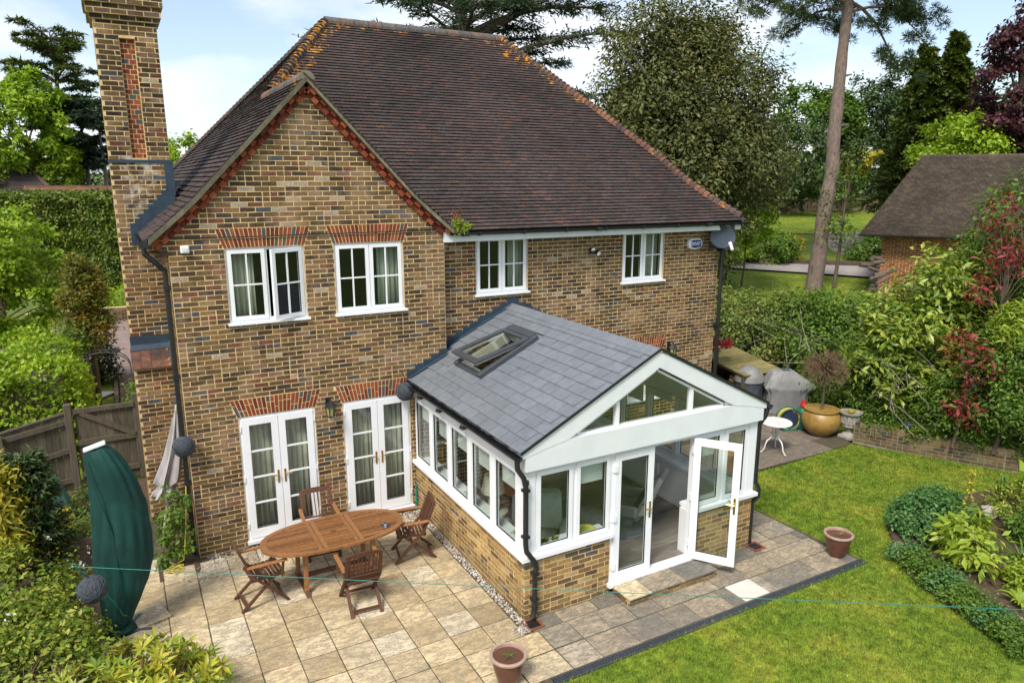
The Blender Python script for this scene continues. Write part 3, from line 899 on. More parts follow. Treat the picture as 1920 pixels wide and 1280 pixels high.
# shape of the gable above
def gable_poly(w):
    zs = [4.52, 4.985, 5.5, ZAP - .02]
    L = [(0, 4.0), (-.02, 4.52), (-.19, 4.98), (xL(5.5) + .02, 5.5), (APX, ZAP - .05), (xV(5.5) - .02, 5.5), (W1 + .12, 4.98), (W1 + .02, 4.52), (W1, 4.0)]
    return L
zs_ = [4.52] + [4.82 + .0001] + list(np.linspace(4.9, ZAP - .06, 30))
mw2 = MB()
def gx0(z): return interp(z, [4.52, 4.985], [0, -.19]) if z < 4.985 else xL(z) + .03
def gx1(z): return interp(z, [4.52, 4.985], [W1, W1 + .12]) if z < 4.985 else xV(z) - .03
for i in range(len(zs_) - 1):
    lo, hi = zs_[i], zs_[i + 1]
    hl = [h for h in g_holes if h[2] < hi - 1e-4 and h[3] > lo + 1e-4]
    if hl:
        for s0, s1 in sub([(gx0(lo), gx1(lo))], hl, lo - .04, hi + .04):
            mw.add([f_gable.p(s0, lo, -.003), f_gable.p(s1, lo, -.003), f_gable.p(s1, hi, -.003), f_gable.p(s0, hi, -.003)], [(0, 1, 2, 3)])
    else:
        mw.add([f_gable.p(gx0(lo), lo, -.003), f_gable.p(gx1(lo), lo, -.003), f_gable.p(gx1(hi), hi, -.003), f_gable.p(gx0(hi), hi, -.003)], [(0, 1, 2, 3)])
# right return of the wing
mw.add([(W1 - .003, .008, -.05), (W1 - .003, D1 + .02, -.05), (W1 - .003, D1 + .02, 4.9), (W1 - .003, .008, 4.9)], [(0, 1, 2, 3)])
gw = mw.build('gable_wall', M['mortar'], house)
HB.field(f_gable, gable_spans, 0.0, ZAP - .18, gw)
f_ret = FR(W1, 0, math.pi / 2)
HB.field(f_ret, lambda a, b: [(.104, D1)], 0.0, 4.9, gw, w0=-.03)

m_holes = [W_3, W_4, K_1]
mw = MB()
mortar_sheet(mw, f_main, W1 - .01, WR, -.05, 4.93, m_holes, -.003)
rw = mw.build('rear_wall', M['mortar'], house)
def main_spans(z0, z1):
    sp = sub([(W1, WR)], m_holes, z0, z1)
    o = K_1
    if z1 > o[3] + .03 and z0 < o[3] + .27:
        t = ((z0 + z1) / 2 - o[3]) / .295; e = .012 + .09 * max(0, min(1, t))
        sp = sub(sp, [(o[0] - e, o[1] + e, 0, 99)], z0, z1)
    return sp
HB.field(f_main, main_spans, 0.0, 4.9, rw, phase=1)

mw = MB()
mw.add([(.003, .01, -.05), (.003, DEPTH, -.05), (.003, DEPTH, 4.95), (.003, .01, 4.95)], [(0, 1, 2, 3)])
lw = mw.build('side_wall', M['mortar'], house)
HB.field(f_left, lambda a, b: [(-2.0, -.11)], 0.0, 4.9, lw, w0=-.03, phase=1)
mb = MB()
mb.add([(WR, D1 + .05, -.05), (WR, DEPTH, -.05), (WR, DEPTH, 4.95), (WR, D1 + .05, 4.95)], [(0, 1, 2, 3)])
mb.add([(0, DEPTH, -.05), (WR, DEPTH, -.05), (WR, DEPTH, 4.95), (0, DEPTH, 4.95)], [(0, 1, 2, 3)])
f_r = FR(WR, 0, math.pi / 2)
mb.build('far_walls', M['brick_hidden'], house)

# gauged arches of splayed soldier bricks
def arch(fr, wall, o, rows, rise=.295, n=21, flare=.10):
    cx = (o[0] + o[1]) / 2; half = (o[1] - o[0]) / 2 + .012
    for r in range(rows):
        z0 = o[3] + .006 + rise / rows * r; z1 = o[3] + rise / rows * (r + 1) - .008
        for k in range(n):
            def edge(t, z):
                f = (z - o[3]) / rise
                return cx + (t * 2 - 1) * (half + flare * f)
            g = .007
            cutz = []
            if rows == 1:
                zc = (z0 + z1) / 2 + rnd.choice([-.045, .045]) if k % 2 else None
                cutz = [(z0, z1)] if zc is None else [(z0, zc - .007), (zc + .007, z1)]
                if zc is None: 
                    zc2 = z0 + (.1 if k % 4 else .19); cutz = [(z0, zc2 - .007), (zc2 + .007, z1)]
            else: cutz = [(z0, z1)]
            for c0, c1 in cutz:
                mb = MB(); tone = rnd.random()
                w1 = rnd.uniform(.000, .003)
                p = [fr.p(edge(k / n, c0) + g, c0, w1), fr.p(edge((k + 1) / n, c0) - g, c0, w1), fr.p(edge((k + 1) / n, c0) - g, c0, -.1), fr.p(edge(k / n, c0) + g, c0, -.1),
                     fr.p(edge(k / n, c1) + g, c1, w1), fr.p(edge((k + 1) / n, c1) - g, c1, w1), fr.p(edge((k + 1) / n, c1) - g, c1, -.1), fr.p(edge(k / n, c1) + g, c1, -.1)]
                mb.hexa(p, tone)
                mb.build('arch_brick', M['brick_red'], wall)
arch(f_gable, gw, W_1, 2); arch(f_gable, gw, W_2, 2)
arch(f_gable, gw, D_1, 1); arch(f_gable, gw, D_2, 1); arch(f_main, rw, K_1, 1, n=17)

# red dog-tooth courses under the verges
def verge_dentils(side):
    n = 30
    for k in range(n):
        t0 = k / n; t1 = (k + .9) / n
        zs, ze_ = 5.0, ZAP - .02
        for row in range(2):
            z = zs + (ze_ - zs) * (t0 + t1) / 2 - .02
            x = (xL(z) if side < 0 else xV(z))
            sl = math.atan2(zL(xL(z) + .05) - zL(xL(z) - .05) , .1)
            u = Vector((math.cos(sl), 0, math.sin(sl))) if side < 0 else Vector((-math.cos(sl), 0, math.sin(sl)))
            nrm = Vector((math.sin(sl), 0, -math.cos(sl))) if side < 0 else Vector((-math.sin(sl), 0, -math.cos(sl)))
            ln = (ze_ - zs) / n / math.sin(sl)
            c = Vector((x, 0, z)) + nrm * (.075 + .078 * row)
            out = .085 - .02 * row if (k + row) % 2 == 0 else .018 - .008 * row
            mb = MB()
            h = .036
            p = []
            for dn in (h, -h):
                p += [c + u * (-ln * .45) + nrm * dn + Vector((0, -out, 0)), c + u * (ln * .45) + nrm * dn + Vector((0, -out, 0)),
                      c + u * (ln * .45) + nrm * dn + Vector((0, .06, 0)), c + u * (-ln * .45) + nrm * dn + Vector((0, .06, 0))]
            mb.hexa(p, rnd.random() * .92)
            mb.build('verge_brick', M['brick_red'], gw)
verge_dentils(-1); verge_dentils(1)

# ---- chimney
CX0, CX1, CY0, CY1 = -.6, .285, 1.9, 2.75
PAN = (-.262, -.05, 6.15, 7.95)
chim = MB()
chim.box(CX0 + .003, CX1 - .003, CY0 + .06, CY1 - .003, 2.7, 9.1)
for q in ((CX0 + .003, PAN[0] - .004, 2.7, 8.3), (PAN[1] + .004, CX1 - .003, 2.7, 8.3), (PAN[0] - .004, PAN[1] + .004, 2.7, PAN[2]), (PAN[0] - .004, PAN[1] + .004, PAN[3], 8.3)): chim.box(q[0], q[1], CY0 + .003, CY0 + .06, q[2], q[3])
chim.box(CX0 + .003, .0, CY0 - .147, CY1 - .003, -.05, 2.7)
ch = chim.build('chimney', M['mortar'], house)
f_ch = FR(0, CY0, 0); f_chl = FR(CX0, 0, -math.pi / 2); f_low = FR(0, CY0 - .15, 0); f_chr = FR(CX1, 0, math.pi / 2)
PAN = (-.262, -.05, 6.15, 7.95)
k0 = len(HB.items); HB.field(f_ch, lambda a, b: sub([(CX0, CX1)], [PAN], a, b), 2.95, 8.2, ch, w0=-.05)
for i in range(k0, len(HB.items)):
    it = HB.items[i]
    if 5.05 < it[3] < 6.12 and -.36 < (it[1] + it[2]) / 2 < .06: HB.items[i] = it[:10] + ('brick_bloom',)
    elif it[3] > 6.12 and rnd.random() < .25 + (it[3] - 6.1) * .2: HB.items[i] = it[:10] + ('brick_soot',)
HB.field(FR(0, CY0 + .055, 0), lambda a, b: [(PAN[0] + .002, PAN[1] - .002)], 6.15, 7.95, ch, w0=-.004, m='brick_red', pitch=.104)
HB.field(f_low, lambda a, b: [(CX0, -.005)], 0, 2.7, ch, w0=-.05)
HB.field(f_chl, lambda a, b: [(-CY1, -CY0 - .052)], 0, 8.2, ch, w0=-.03, phase=1)
HB.field(f_chr, lambda a, b: [(CY0 + .052, CY1)], 5.5, 8.2, ch, w0=-.03, phase=1)
for k, (e, z) in enumerate([(.035, 8.2), (.075, 8.275), (.075, 8.35), (.11, 8.425), (.11, 8.50), (.11, 8.575), (.06, 8.65), (.06, 8.725)]):
    mm = MB(); mm.box(CX0 - e + .003, CX1 + e - .003, CY0 - e + .003, CY1 + e - .003, z, z + .075); mm.build('chimney_cap_course', M['mortar'], ch)
    HB.field(FR(0, CY0 - e, 0), lambda a, b, e=e: [(CX0 - e, CX1 + e)], z, z + .076, ch, w0=-.05, phase=k, m='brick_soot')
    HB.field(FR(CX0 - e, 0, -math.pi / 2), lambda a, b, e=e: [(-CY1 - e, -CY0 + e - .052)], z, z + .076, ch, w0=-.03, phase=k, m='brick_soot')
    HB.field(FR(CX1 + e, 0, math.pi / 2), lambda a, b, e=e: [(CY0 - e + .052, CY1 + e)], z, z + .076, ch, w0=-.03, phase=k, m='brick_soot')
mb = MB()
mb.box(CX0 - .012, CX1 + .03, CY0 - .014, CY1, 6.075, 6.125)
mb.box(CX1 - .10, CX1 + .032, CY0 - .012, CY1, 5.56, 6.075)
for k in range(9):                                             # stepped flashing up the roof slope
    xa = CX1 - .11 - k * .0725; z = 5.70 - (k + 1) * .0752
    zz = zL(xa) + .02
    mb.box(xa, xa + .13, CY0 - .009 - .0006 * k, CY0 + .01, zz - .10, z + .10)
mb.build('lead_flashing', M['lead'], ch)
mb = MB(); mb.prism([(CX1 - .04, CY1 + .02, 5.52), (CX1 + .22, CY1 + .02, 5.78), (CX1 - .04, CY1 + .02, 5.80)], (0, .35, 0)); mb.build('back_gutter', M['lead_pale'], ch)
# white bloom under the band, soft patch of salts
# tiled shoulder with lead apron
mb = MB(); mb.hexa([(CX0 - .01, CY0 - .20, 2.72), (-.005, CY0 - .20, 2.72), (-.005, CY0, 2.72), (CX0 - .01, CY0, 2.72), (CX0 - .01, CY0 - .19, 2.74), (-.005, CY0 - .19, 2.74), (-.005, CY0 - .002, 3.02), (CX0 - .01, CY0 - .002, 3.02)])
mb.build('shoulder', M['mortar'], ch)
for r in range(4):
    for k in range(4):
        mb = MB(); x0 = CX0 - .02 + k * .148; x1 = x0 + .144
        y0 = CY0 - .225 + r * .048; z0 = 2.735 + r * .072
        mb.hexa([(x0, y0, z0), (x1, y0, z0), (x1, y0 + .07, z0 + .105), (x0, y0 + .07, z0 + .105), (x0, y0 - .003, z0 + .016), (x1, y0 - .003, z0 + .016), (x1, y0 + .062, z0 + .118), (x0, y0 + .062, z0 + .118)], rnd.random())
        mb.build('shoulder_tile', M['tile_hip'], ch)
mb = MB(); mb.box(CX0 - .006, .0, CY0 - .012, CY0 - .002, 3.02, 3.26)
mb.hexa([(CX0 - .01, CY0 - .045, 3.02), (0.0, CY0 - .045, 3.02), (0.0, CY0 - .012, 3.09), (CX0 - .01, CY0 - .012, 3.09), (CX0 - .01, CY0 - .055, 3.03), (0.0, CY0 - .055, 3.03), (0.0, CY0 - .014, 3.115), (CX0 - .01, CY0 - .014, 3.115)])
mb.hexa([(-.03, CY0 - .24, 2.75), (.005, CY0 - .24, 2.75), (.005, CY0 - .0, 3.12), (-.03, CY0 - .0, 3.12), (-.03, CY0 - .25, 2.775), (.005, CY0 - .25, 2.775), (.005, CY0 - .0, 3.16), (-.03, CY0 - .0, 3.16)])
mb.build('lead_apron', M['lead'], ch)
def in_front(c): return 1
HB.finish(house, 300, 'brickwork')

# ---- roof
def sheet(mb, pts, off=(0, 0, 0)):
    mb.add([Vector(p) + Vector(off) for p in pts], [tuple(range(len(pts)))])
rf = MB()
NZ = 26
zz = [4.965 + (9.13 - 4.965) * i / NZ for i in range(NZ + 1)]
dn = -.05
for a, b in zip(zz[:-1], zz[1:]):
    A = [max(xV(q), xL(q)) if q < ZAP else xL(q) for q in (a, b)]
    sheet(rf, [(A[0], yF(a), a + dn), (xR(a), yF(a), a + dn), (xR(b), yF(b), b + dn), (A[1], yF(b), b + dn)])                          # front
    Y = [-.12 if q < ZAP else yF(q) for q in (a, b)]
    sheet(rf, [(xL(a), yB(a), a + dn), (xL(a), Y[0], a + dn), (xL(b), Y[1], b + dn), (xL(b), yB(b), b + dn)])                          # left
    sheet(rf, [(xR(a), yF(a), a + dn), (xR(a), yB(a), a + dn), (xR(b), yB(b), b + dn), (xR(b), yF(b), b + dn)])                        # right
    sheet(rf, [(xR(a), yB(a), a + dn), (xL(a), yB(a), a + dn), (xL(b), yB(b), b + dn), (xR(b), yB(b), b + dn)])                        # rear
    if b < ZAP + .1:
        b2 = min(b, ZAP)
        sheet(rf, [(xV(a), -.12, a + dn), (xV(a), yF(a), a + dn), (xV(b2), yF(b2), b2 + dn), (xV(b2), -.12, b2 + dn)])               # wing right
roof = rf.build('roof', M['tile'], house)

tiles = []    # (pos Vector, theta, slope, cutL, cutR, kind)
TWD, GAUGE = .166, .1
def slope_courses(zfun, r_of_z, lo, hi):
    """positions up a slope every GAUGE of slope length: list of (run, z, angle)"""
    out = []; r = lo; 
    while r < hi:
        dz = (zfun(r + .02) - zfun(r)) / .02; ang = math.atan(dz)
        out.append((r, zfun(r), ang)); r += GAUGE * math.cos(ang)
    return out
for k, (y, z, ang) in enumerate(slope_courses(zF, None, -.10, 4.97)):
    z = zF(max(y, -.06)) + (min(0, y + .06)) * .7
    z2 = z + .05
    xa = (xV(z) + .0 if z < ZAP else xL(z)) ; xb = xR(z)
    if z >= ZAP: xa = xL(z)
    off = (k % 2) * TWD / 2
    i0 = int(math.floor((xa - off) / TWD)); i1 = int(math.ceil((xb - off) / TWD))
    for i in range(i0, i1):
        c0 = max(i * TWD + off, xa); c1 = min((i + 1) * TWD + off, xb)
        if c1 - c0 < .03: continue
        tiles.append((Vector(((c0 + c1) / 2, y, z)), 0.0, ang, c1 - c0 - .004, ((c0 + c1) / 2 > xb - .28 - .35 * max(0, rnd.random() - .55) and z > 7.5) or (z > ZAP and c0 < xa + .30) or (z > 8.95 and rnd.random() < .3) or (z > 8.3 and c1 > xb - .6 and rnd.random() < .4)))
for k, (x, z, ang) in enumerate(slope_courses(zL, None, XL0 - .04, 3.78)):
    z = zL(max(x, XL0)) + min(0, x - XL0) * .86
    ya = -.13 if z < ZAP else yF(z); yb = yB(z)
    off = (k % 2) * TWD / 2
    i0 = int(math.floor((ya - off) / TWD)); i1 = int(math.ceil((yb - off) / TWD))
    for i in range(i0, i1):
        c0 = max(i * TWD + off, ya); c1 = min((i + 1) * TWD + off, yb)
        if c1 - c0 < .03: continue
        if x < CX1 - .02 and c1 > CY0 - .02 and c0 < CY1 + .05: continue
        tiles.append((Vector((x, (c0 + c1) / 2, z)), -math.pi / 2, ang, c1 - c0 - .004, z > ZAP - .2 and c0 < ya + .35))
def tile_pts(wd, tilt=.03):
    h = wd / 2; L = .155
    return [(-h, .008, .024 + rnd.uniform(-.003, .003)), (h, .008, .024 + rnd.uniform(-.003, .003)), (h, L, -.006), (-h, L, -.006),
            (-h, 0, .046 + rnd.uniform(-.004, .004)), (h, 0, .046 + rnd.uniform(-.004, .004)), (h, L, .009), (-h, L, .009)]
def tile_score(t):
    n = Matrix.Rotation(t[1], 3, 'Z') @ Vector((0, -math.sin(t[2]), math.cos(t[2])))
    d = CAM - t[0]
    s = d.dot(n) / d.length ** 3
    return s if t[3] > .15 and s > 0 and t[0].x > -.05 else -1
order = sorted(range(len(tiles)), key=lambda i: -tile_score(tiles[i]))[:300]
chosen = set(order); cache = {}; rest = MB()
for i, (p, th, ang, wd, lich) in enumerate(tiles):
    tone = rnd.random()
    if i in chosen:
        key = (int(tone * 14), lich)
        if key not in cache:
            mb = MB(); mb.hexa(tile_pts(.162), tone); cache[key] = mb.mesh('tile', M['tile_lichen' if lich else 'tile'])
        o = mesh_obj('tile', cache[key], roof, p, (ang, rnd.uniform(-.022, .022), th))
    else:
        mt = Matrix.Translation(p) @ Matrix.Rotation(th, 4, 'Z') @ Matrix.Rotation(ang, 4, 'X') @ Matrix.Rotation(rnd.uniform(-.022, .022), 4, 'Y')
        rest.hexa([mt @ Vector(q) for q in tile_pts(wd)], tone, 1 if lich else 0)
rest.build('tiling', [M['tile'], M['tile_lichen']], house, kind='stuff')

# bonnet hips and half-round ridges
def half_round(a, b, r0, r1, up, n=7, span=1.15):
    """a curved cap tile from a to b"""
    mb = MB(); a = Vector(a); b = Vector(b); d = (b - a).normalized(); up = (Vector(up) - d * Vector(up).dot(d)).normalized(); s = d.cross(up)
    vs = []
    for q, r in ((a, r0), (b, r1)):
        for inner in (0, 1):
            for j in range(n):
                t = (j / (n - 1) * 2 - 1) * math.pi / 2 * span
                rr = r - inner * .015
                vs.append(q + s * (math.sin(t) * rr) + up * (math.cos(t) * rr - r * .35))
    fs = []
    for j in range(n - 1):
        fs += [(j, j + 1, 2 * n + j + 1, 2 * n + j), (n + j + 1, n + j, 3 * n + j, 3 * n + j + 1), (j + 1, j, n + j, n + j + 1), (2 * n + j, 2 * n + j + 1, 3 * n + j + 1, 3 * n + j)]
    mb.add(vs, fs, rnd.random())
    return mb
def hip_line(pf, z0, z1, name, m):
    k = int((z1 - z0) / .068)
    for i in range(k):
        za = z0 + (z1 - z0) * i / k; zb = za + (z1 - z0) / k * 1.75
        zb = min(zb, 9.13)
        a = Vector(pf(za)); b = Vector(pf(zb))
        mb = half_round(a + Vector((0, 0, .065)), b + Vector((0, 0, .03)), .115, .085, (0, 0, 1), 6, 1.05)
        mb.build(name, m, roof, smooth=False)
hip_line(lambda z: (xR(z), yF(z), z), 5.0, 8.2, 'hip_tile', M['tile_hip']); hip_line(lambda z: (xR(z), yF(z), z), 8.2, 9.1, 'hip_tile', M['tile_lichen'])
hip_line(lambda z: (xL(z), yF(z), z), ZAP + .05, 9.1, 'hip_tile', M['tile_lichen'])
hip_line(lambda z: (xL(z), yB(z), z), 5.0, 9.1, 'hip_tile', M['tile'])
x = 3.80
while x < 8.1:
    half_round((x, 5.05, 9.15), (x + .305, 5.05, 9.15), .135, .13, (0, 0, 1), 9).build('ridge_tile', M['ridge'], roof); x += .315
y = -.13; yend = yF(ZAP) + .05
while y < yend:
    half_round((APX, y, ZAP + .0), (APX, y + .215, ZAP + .0), .12, .115, (0, 0, 1), 9).build('ridge_tile', M['ridge'], roof); y += .222
mb = MB(); mb.prism([(APX + .115 * math.cos(a), -.132, ZAP - .05 + .125 * math.sin(a)) for a in np.linspace(0, math.pi, 10)], (0, .05, 0)); mb.build('mortar_cap', M['verge'], roof)
# verge boards (undercloak and mortar)
for sd in (-1, 1):
    q = np.linspace(4.985, ZAP, 12)
    for a, b in zip(q[:-1], q[1:]):
        xa, xb = (xL(a), xL(b)) if sd < 0 else (xV(a), xV(b))
        mb = MB(); mb.hexa([(xa, -.125, a - .075), (xb, -.125, b - .075), (xb, -.0, b - .075), (xa, -.0, a - .075),
                            (xa, -.145, a + .012), (xb, -.145, b + .012), (xb, -.0, b + .012), (xa, -.0, a + .012)], rnd.random())
        mb.build('verge_board', M['verge'], roof)
# right-hand wing slope tile edge strip along the verge
for k, z in enumerate(np.arange(5.02, ZAP - .05, .072)):
    mb = MB(); x0 = xV(z)
    mb.hexa([(x0 + .01, -.15, z - .01), (x0 - .11, -.15, z + .09), (x0 - .11, .02, z + .09), (x0 + .01, .02, z - .01), (x0 + .02, -.15, z + .005), (x0 - .1, -.15, z + .105), (x0 - .1, .02, z + .105), (x0 + .02, .02, z + .005)], rnd.random())
    mb.build('tile', M['tile'], roof)

# eaves: fascia, soffit and gutter along the rear wall, gutter ends at the wing
mb = MB(); mb.box(W1 - .02, 11.3, -.03, -.008, 4.765, 4.935); mb.box(W1 - .02, 11.3, -.008, D1 - .004, 4.865, 4.885); mb.box(11.28, 11.3, -.03, 1.2, 4.765, 4.935)
mb.build('fascia', M['fascia'], house)
def gutter(mb, a, b, r=.058, n=7):
    a = Vector(a); b = Vector(b); d = (b - a).normalized(); s = d.cross(Vector((0, 0, 1)))
    vs = []
    for q in (a, b):
        for rr in (r, r - .006):
            for j in range(n):
                t = math.pi * j / (n - 1)
                vs.append(q + s * (math.cos(t) * rr) - Vector((0, 0, math.sin(t) * rr)))
    fs = []
    for j in range(n - 1):
        fs += [(j, j + 1, 2 * n + j + 1, 2 * n + j), (n + j + 1, n + j, 3 * n + j, 3 * n + j + 1), (j, j + 1, n + j + 1, n + j), (2 * n + j + 1, 2 * n + j, 3 * n + j, 3 * n + j + 1)]
    fs += [(0, n, 3 * n, 2 * n), (n - 1, 2 * n - 1, 4 * n - 1, 3 * n - 1)]
    mb.add(vs, fs)
mb = MB(); gutter(mb, (W1 + .1, -.092, 4.93), (11.42, -.092, 4.925))
for xx in np.arange(4.9, 11.3, .9): mb.box(xx, xx + .03, -.155, -.03, 4.865, 4.935)
for xx in (4.6, 7.4, 10.2): mb.box(xx, xx + .11, -.156, -.03, 4.862, 4.938)
mb.build('gutter', M['gutter'], house)
mb = MB(); gutter(mb, (-.30, -.1, 4.955), (-.30, 9.9, 4.955)); mb.box(-.36, -.24, -.12, -.098, 4.88, 4.96)
mb.build('gutter', M['gutter'], house)
# downpipes
mb = MB(); mb.tube([(-.30, .12, 4.9), (-.30, .12, 4.78), (-.06, .12, 4.52), (-.06, .12, 4.3), (-.06, .12, .02)], .038, 10)
for z in (1.2, 2.9, 4.25): mb.box(-.105, .0, .07, .17, z, z + .05)
mb.build('downpipe', M['gutter'], house)
mb = MB(); mb.tube([(10.98, -.09, 4.89), (10.98, -.09, 4.74), (10.98, .17, 4.55), (10.98, .17, 4.3), (10.98, .17, .02)], .042, 10)
for z in (.9, 2.6, 4.28): mb.box(10.93, 11.03, .12, D1, z, z + .06)
mb.build('downpipe', M['gutter'], house)

# ---- windows
def ring(mb, fr, a0, a1, z0, z1, t, w0, w1, tone=.5, tb=None, tt=None):
    tb = t if tb is None else tb; tt = t if tt is None else tt
    fr.box(mb, a0, a0 + t, z0, z1, w0, w1, tone); fr.box(mb, a1 - t, a1, z0, z1, w0, w1, tone)
    fr.box(mb, a0 + t, a1 - t, z0, z0 + tb, w0, w1, tone); fr.box(mb, a0 + t, a1 - t, z1 - tt, z1, w0, w1, tone)

def casement(win, fr, a0, a1, z0, z1, w, vb=1, hb=1, t=.055, swing=0.0, hinge='r', bar=.022, tb=None, glass='glass', gasket=True, name='casement'):
    hx = fr.p(a1 if hinge == 'r' else a0, 0, w)
    mb = MB(); ring(mb, fr, a0, a1, z0, z1, t, w - .05, w, .5, tb)
    tb = t if tb is None else tb
    gs = MB() 
    if gasket: ring(gs, fr, a0 + t - .001, a1 - t + .001, z0 + tb - .001, z1 - t + .001, .006, w - .03, w - .008)
    A = np.linspace(a0 + t, a1 - t, vb + 2); Z = np.linspace(z0 + tb, z1 - t, hb + 2)
    for a in A[1:-1]: fr.box(mb, a - bar / 2, a + bar / 2, z0 + tb, z1 - t, w - .034, w - .006)
    for i in range(vb + 1):
        for z in Z[1:-1]: fr.box(mb, A[i] + (bar / 2 if i else 0), A[i + 1] - (bar / 2 if i < vb else 0), z - bar / 2, z + bar / 2, w - .033, w - .007)
    if swing: mb.rot(hx, swing)
    mb.build(name, M['upvc'], win)
    if gasket:
        if swing: gs.rot(hx, swing)
        gs.build('gasket', M['gasket'], win)
    for i in range(vb + 1):
        for j in range(hb + 1):
            g = MB(); fr.box(g, A[i], A[i + 1], Z[j], Z[j + 1], w - .023, w - .017)
            if swing: g.rot(hx, swing)
            g.build('pane', M[glass], win)

def window(root, fr, o, w=-.035, label=None, vb=1, hb=1, open_leaf=None, sill=True):
    a0, a1, z0, z1 = o
    win = MB(); ring(win, fr, a0, a1, z0 + .03, z1, .045, w - .07, w)
    mid = (a0 + a1) / 2
    fr.box(win, mid - .025, mid + .025, z0 + .075, z1 - .045, w - .07, w)
    wo_ = win.build('window', M['upvc'], root)
    if label: wo_['label'] = label
    for k, (c0, c1) in enumerate(((a0 + .03, mid - .008), (mid + .008, a1 - .03))):
        op = open_leaf == k
        casement(wo_, fr, c0, c1, z0 + .062, z1 - .03, w + .018, vb, hb, .058, R(24) if op else 0, 'r')
    if sill:
        s = MB(); fr.box(s, a0 - .035, a1 + .035, z0 - .008, z0 + .03, w - .07, .055); s.build('sill', M['upvc'], wo_)
    return wo_
window(house, f_gable, W_1, label='upstairs window with its right casement ajar', open_leaf=1)
window(house, f_gable, W_2)
window(house, f_main, W_3)
window(house, f_main, W_4)
window(house, f_main, K_1)

def french(root, o, label=None):
    a0, a1, z0, z1 = o; fr = f_gable; w = -.02
    mb = MB(); ring(mb, fr, a0, a1, z0 + .03, z1, .05, w - .07, w, .5, .03)
    fo = mb.build('french_doors', M['upvc'], root)
    if label: fo['label'] = label
    mid = (a0 + a1) / 2
    for k, (c0, c1) in enumerate(((a0 + .04, mid - .003), (mid + .003, a1 - .04))):
        casement(fo, fr, c0, c1, z0 + .06, z1 - .04, w + .02, 0, 3, .108, 0, 'r', .026, .15, name='door_leaf')
        hx = c1 - .05 if k == 0 else c0 + .05
        h = MB(); fr.box(h, hx - .014, hx + .014, 1.0, 1.22, w + .02, w + .03)
        sgn = -1 if k == 0 else 1
        h.tube([fr.p(hx, 1.14, w + .03), fr.p(hx, 1.14, w + .065), fr.p(hx + sgn * .11, 1.145, w + .07)], .011, 6)
        h.build('handle', M['brass'], fo)
        for z in (.3, 1.1, 1.95):
            hg = MB(); e = c0 - .02 if k == 0 else c1 + .02
            fr.box(hg, e - .012, e + .012, z, z + .09, w, w + .03); hg.build('hinge', M['upvc'], fo)
    s = MB(); fr.box(s, a0 - .02, a1 + .02, z0 - .02, z0 + .03, w - .07, .06); s.build('sill', M['upvc'], fo)
french(house, D_1); french(house, D_2)

# rooms behind the openings
def room(x0, x1, y0, y1, z0, z1, m, name='room'):
    mb = MB()
    mb.add([(x0, y0, z0), (x1, y0, z0), (x1, y1, z0), (x0, y1, z0), (x0, y0, z1), (x1, y0, z1), (x1, y1, z1), (x0, y1, z1)],
           [(0, 1, 2, 3), (7, 6, 5, 4), (1, 5, 6, 2), (2, 6, 7, 3), (3, 7, 4, 0)])
    return mb.build(name, m, house)
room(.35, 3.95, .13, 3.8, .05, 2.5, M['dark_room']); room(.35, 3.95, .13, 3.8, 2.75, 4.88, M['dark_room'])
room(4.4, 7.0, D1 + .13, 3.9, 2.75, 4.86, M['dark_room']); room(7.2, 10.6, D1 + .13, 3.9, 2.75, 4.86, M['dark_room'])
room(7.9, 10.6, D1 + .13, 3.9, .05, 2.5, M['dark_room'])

def curtain(fr, a0, a1, z0, z1, w, label, m='curtain', folds=5):
    g = MB(); n = folds * 6
    vs = []
    for j, z in enumerate((z0, (z0 + z1) / 2, z1)):
        for i in range(n + 1):
            t = i / n
            vs.append(fr.p(a0 + (a1 - a0) * t, z, w + .028 * math.sin(t * folds * 2 * math.pi + j * .25) * (1.0 - .25 * j)))
    fs = [(j * (n + 1) + i, j * (n + 1) + i + 1, (j + 1) * (n + 1) + i + 1, (j + 1) * (n + 1) + i) for j in range(2) for i in range(n)]
    g.add(vs, fs)
    o = g.build('curtain', M[m], None, smooth=True)
    so = o.modifiers.new('cloth', 'SOLIDIFY'); so.thickness = .006
    return tag(o, label, 'curtain', 'curtains behind the house windows')
curtain(f_gable, .80, 1.07, 3.55, 4.84, -.20, 'left cream curtain of the upstairs window that stands ajar', folds=3)
curtain(f_gable, 1.09, 1.17, 3.55, 4.84, -.17, 'narrow curtain edge beside the dark half of the ajar window', folds=1)
curtain(f_gable, 3.14, 3.50, 3.55, 4.84, -.20, 'cream curtain in right half of the closed upstairs gable window', 'net', 4)
curtain(f_main, 5.78, 6.08, 3.6, 4.84, -.20, 'grey green curtain in the upstairs window above the slate roof ridge', 'net', 3)
curtain(f_main, 9.0, 9.38, 3.6, 4.84, -.20, 'pale curtain in the upstairs window nearest the satellite dish', 'net', 4)
for a0, lab in ((.80, 'curtain behind left leaf of the French doors nearest the house corner'), (1.40, 'curtain behind right leaf of the French doors nearest the house corner'),
                (2.45, 'curtain behind left leaf of the French doors nearest the conservatory'), (3.06, 'curtain behind right leaf of the French doors nearest the conservatory')):
    curtain(f_gable, a0, a0 + .47, .08, 2.2, -.22, lab, 'curtain', 5)

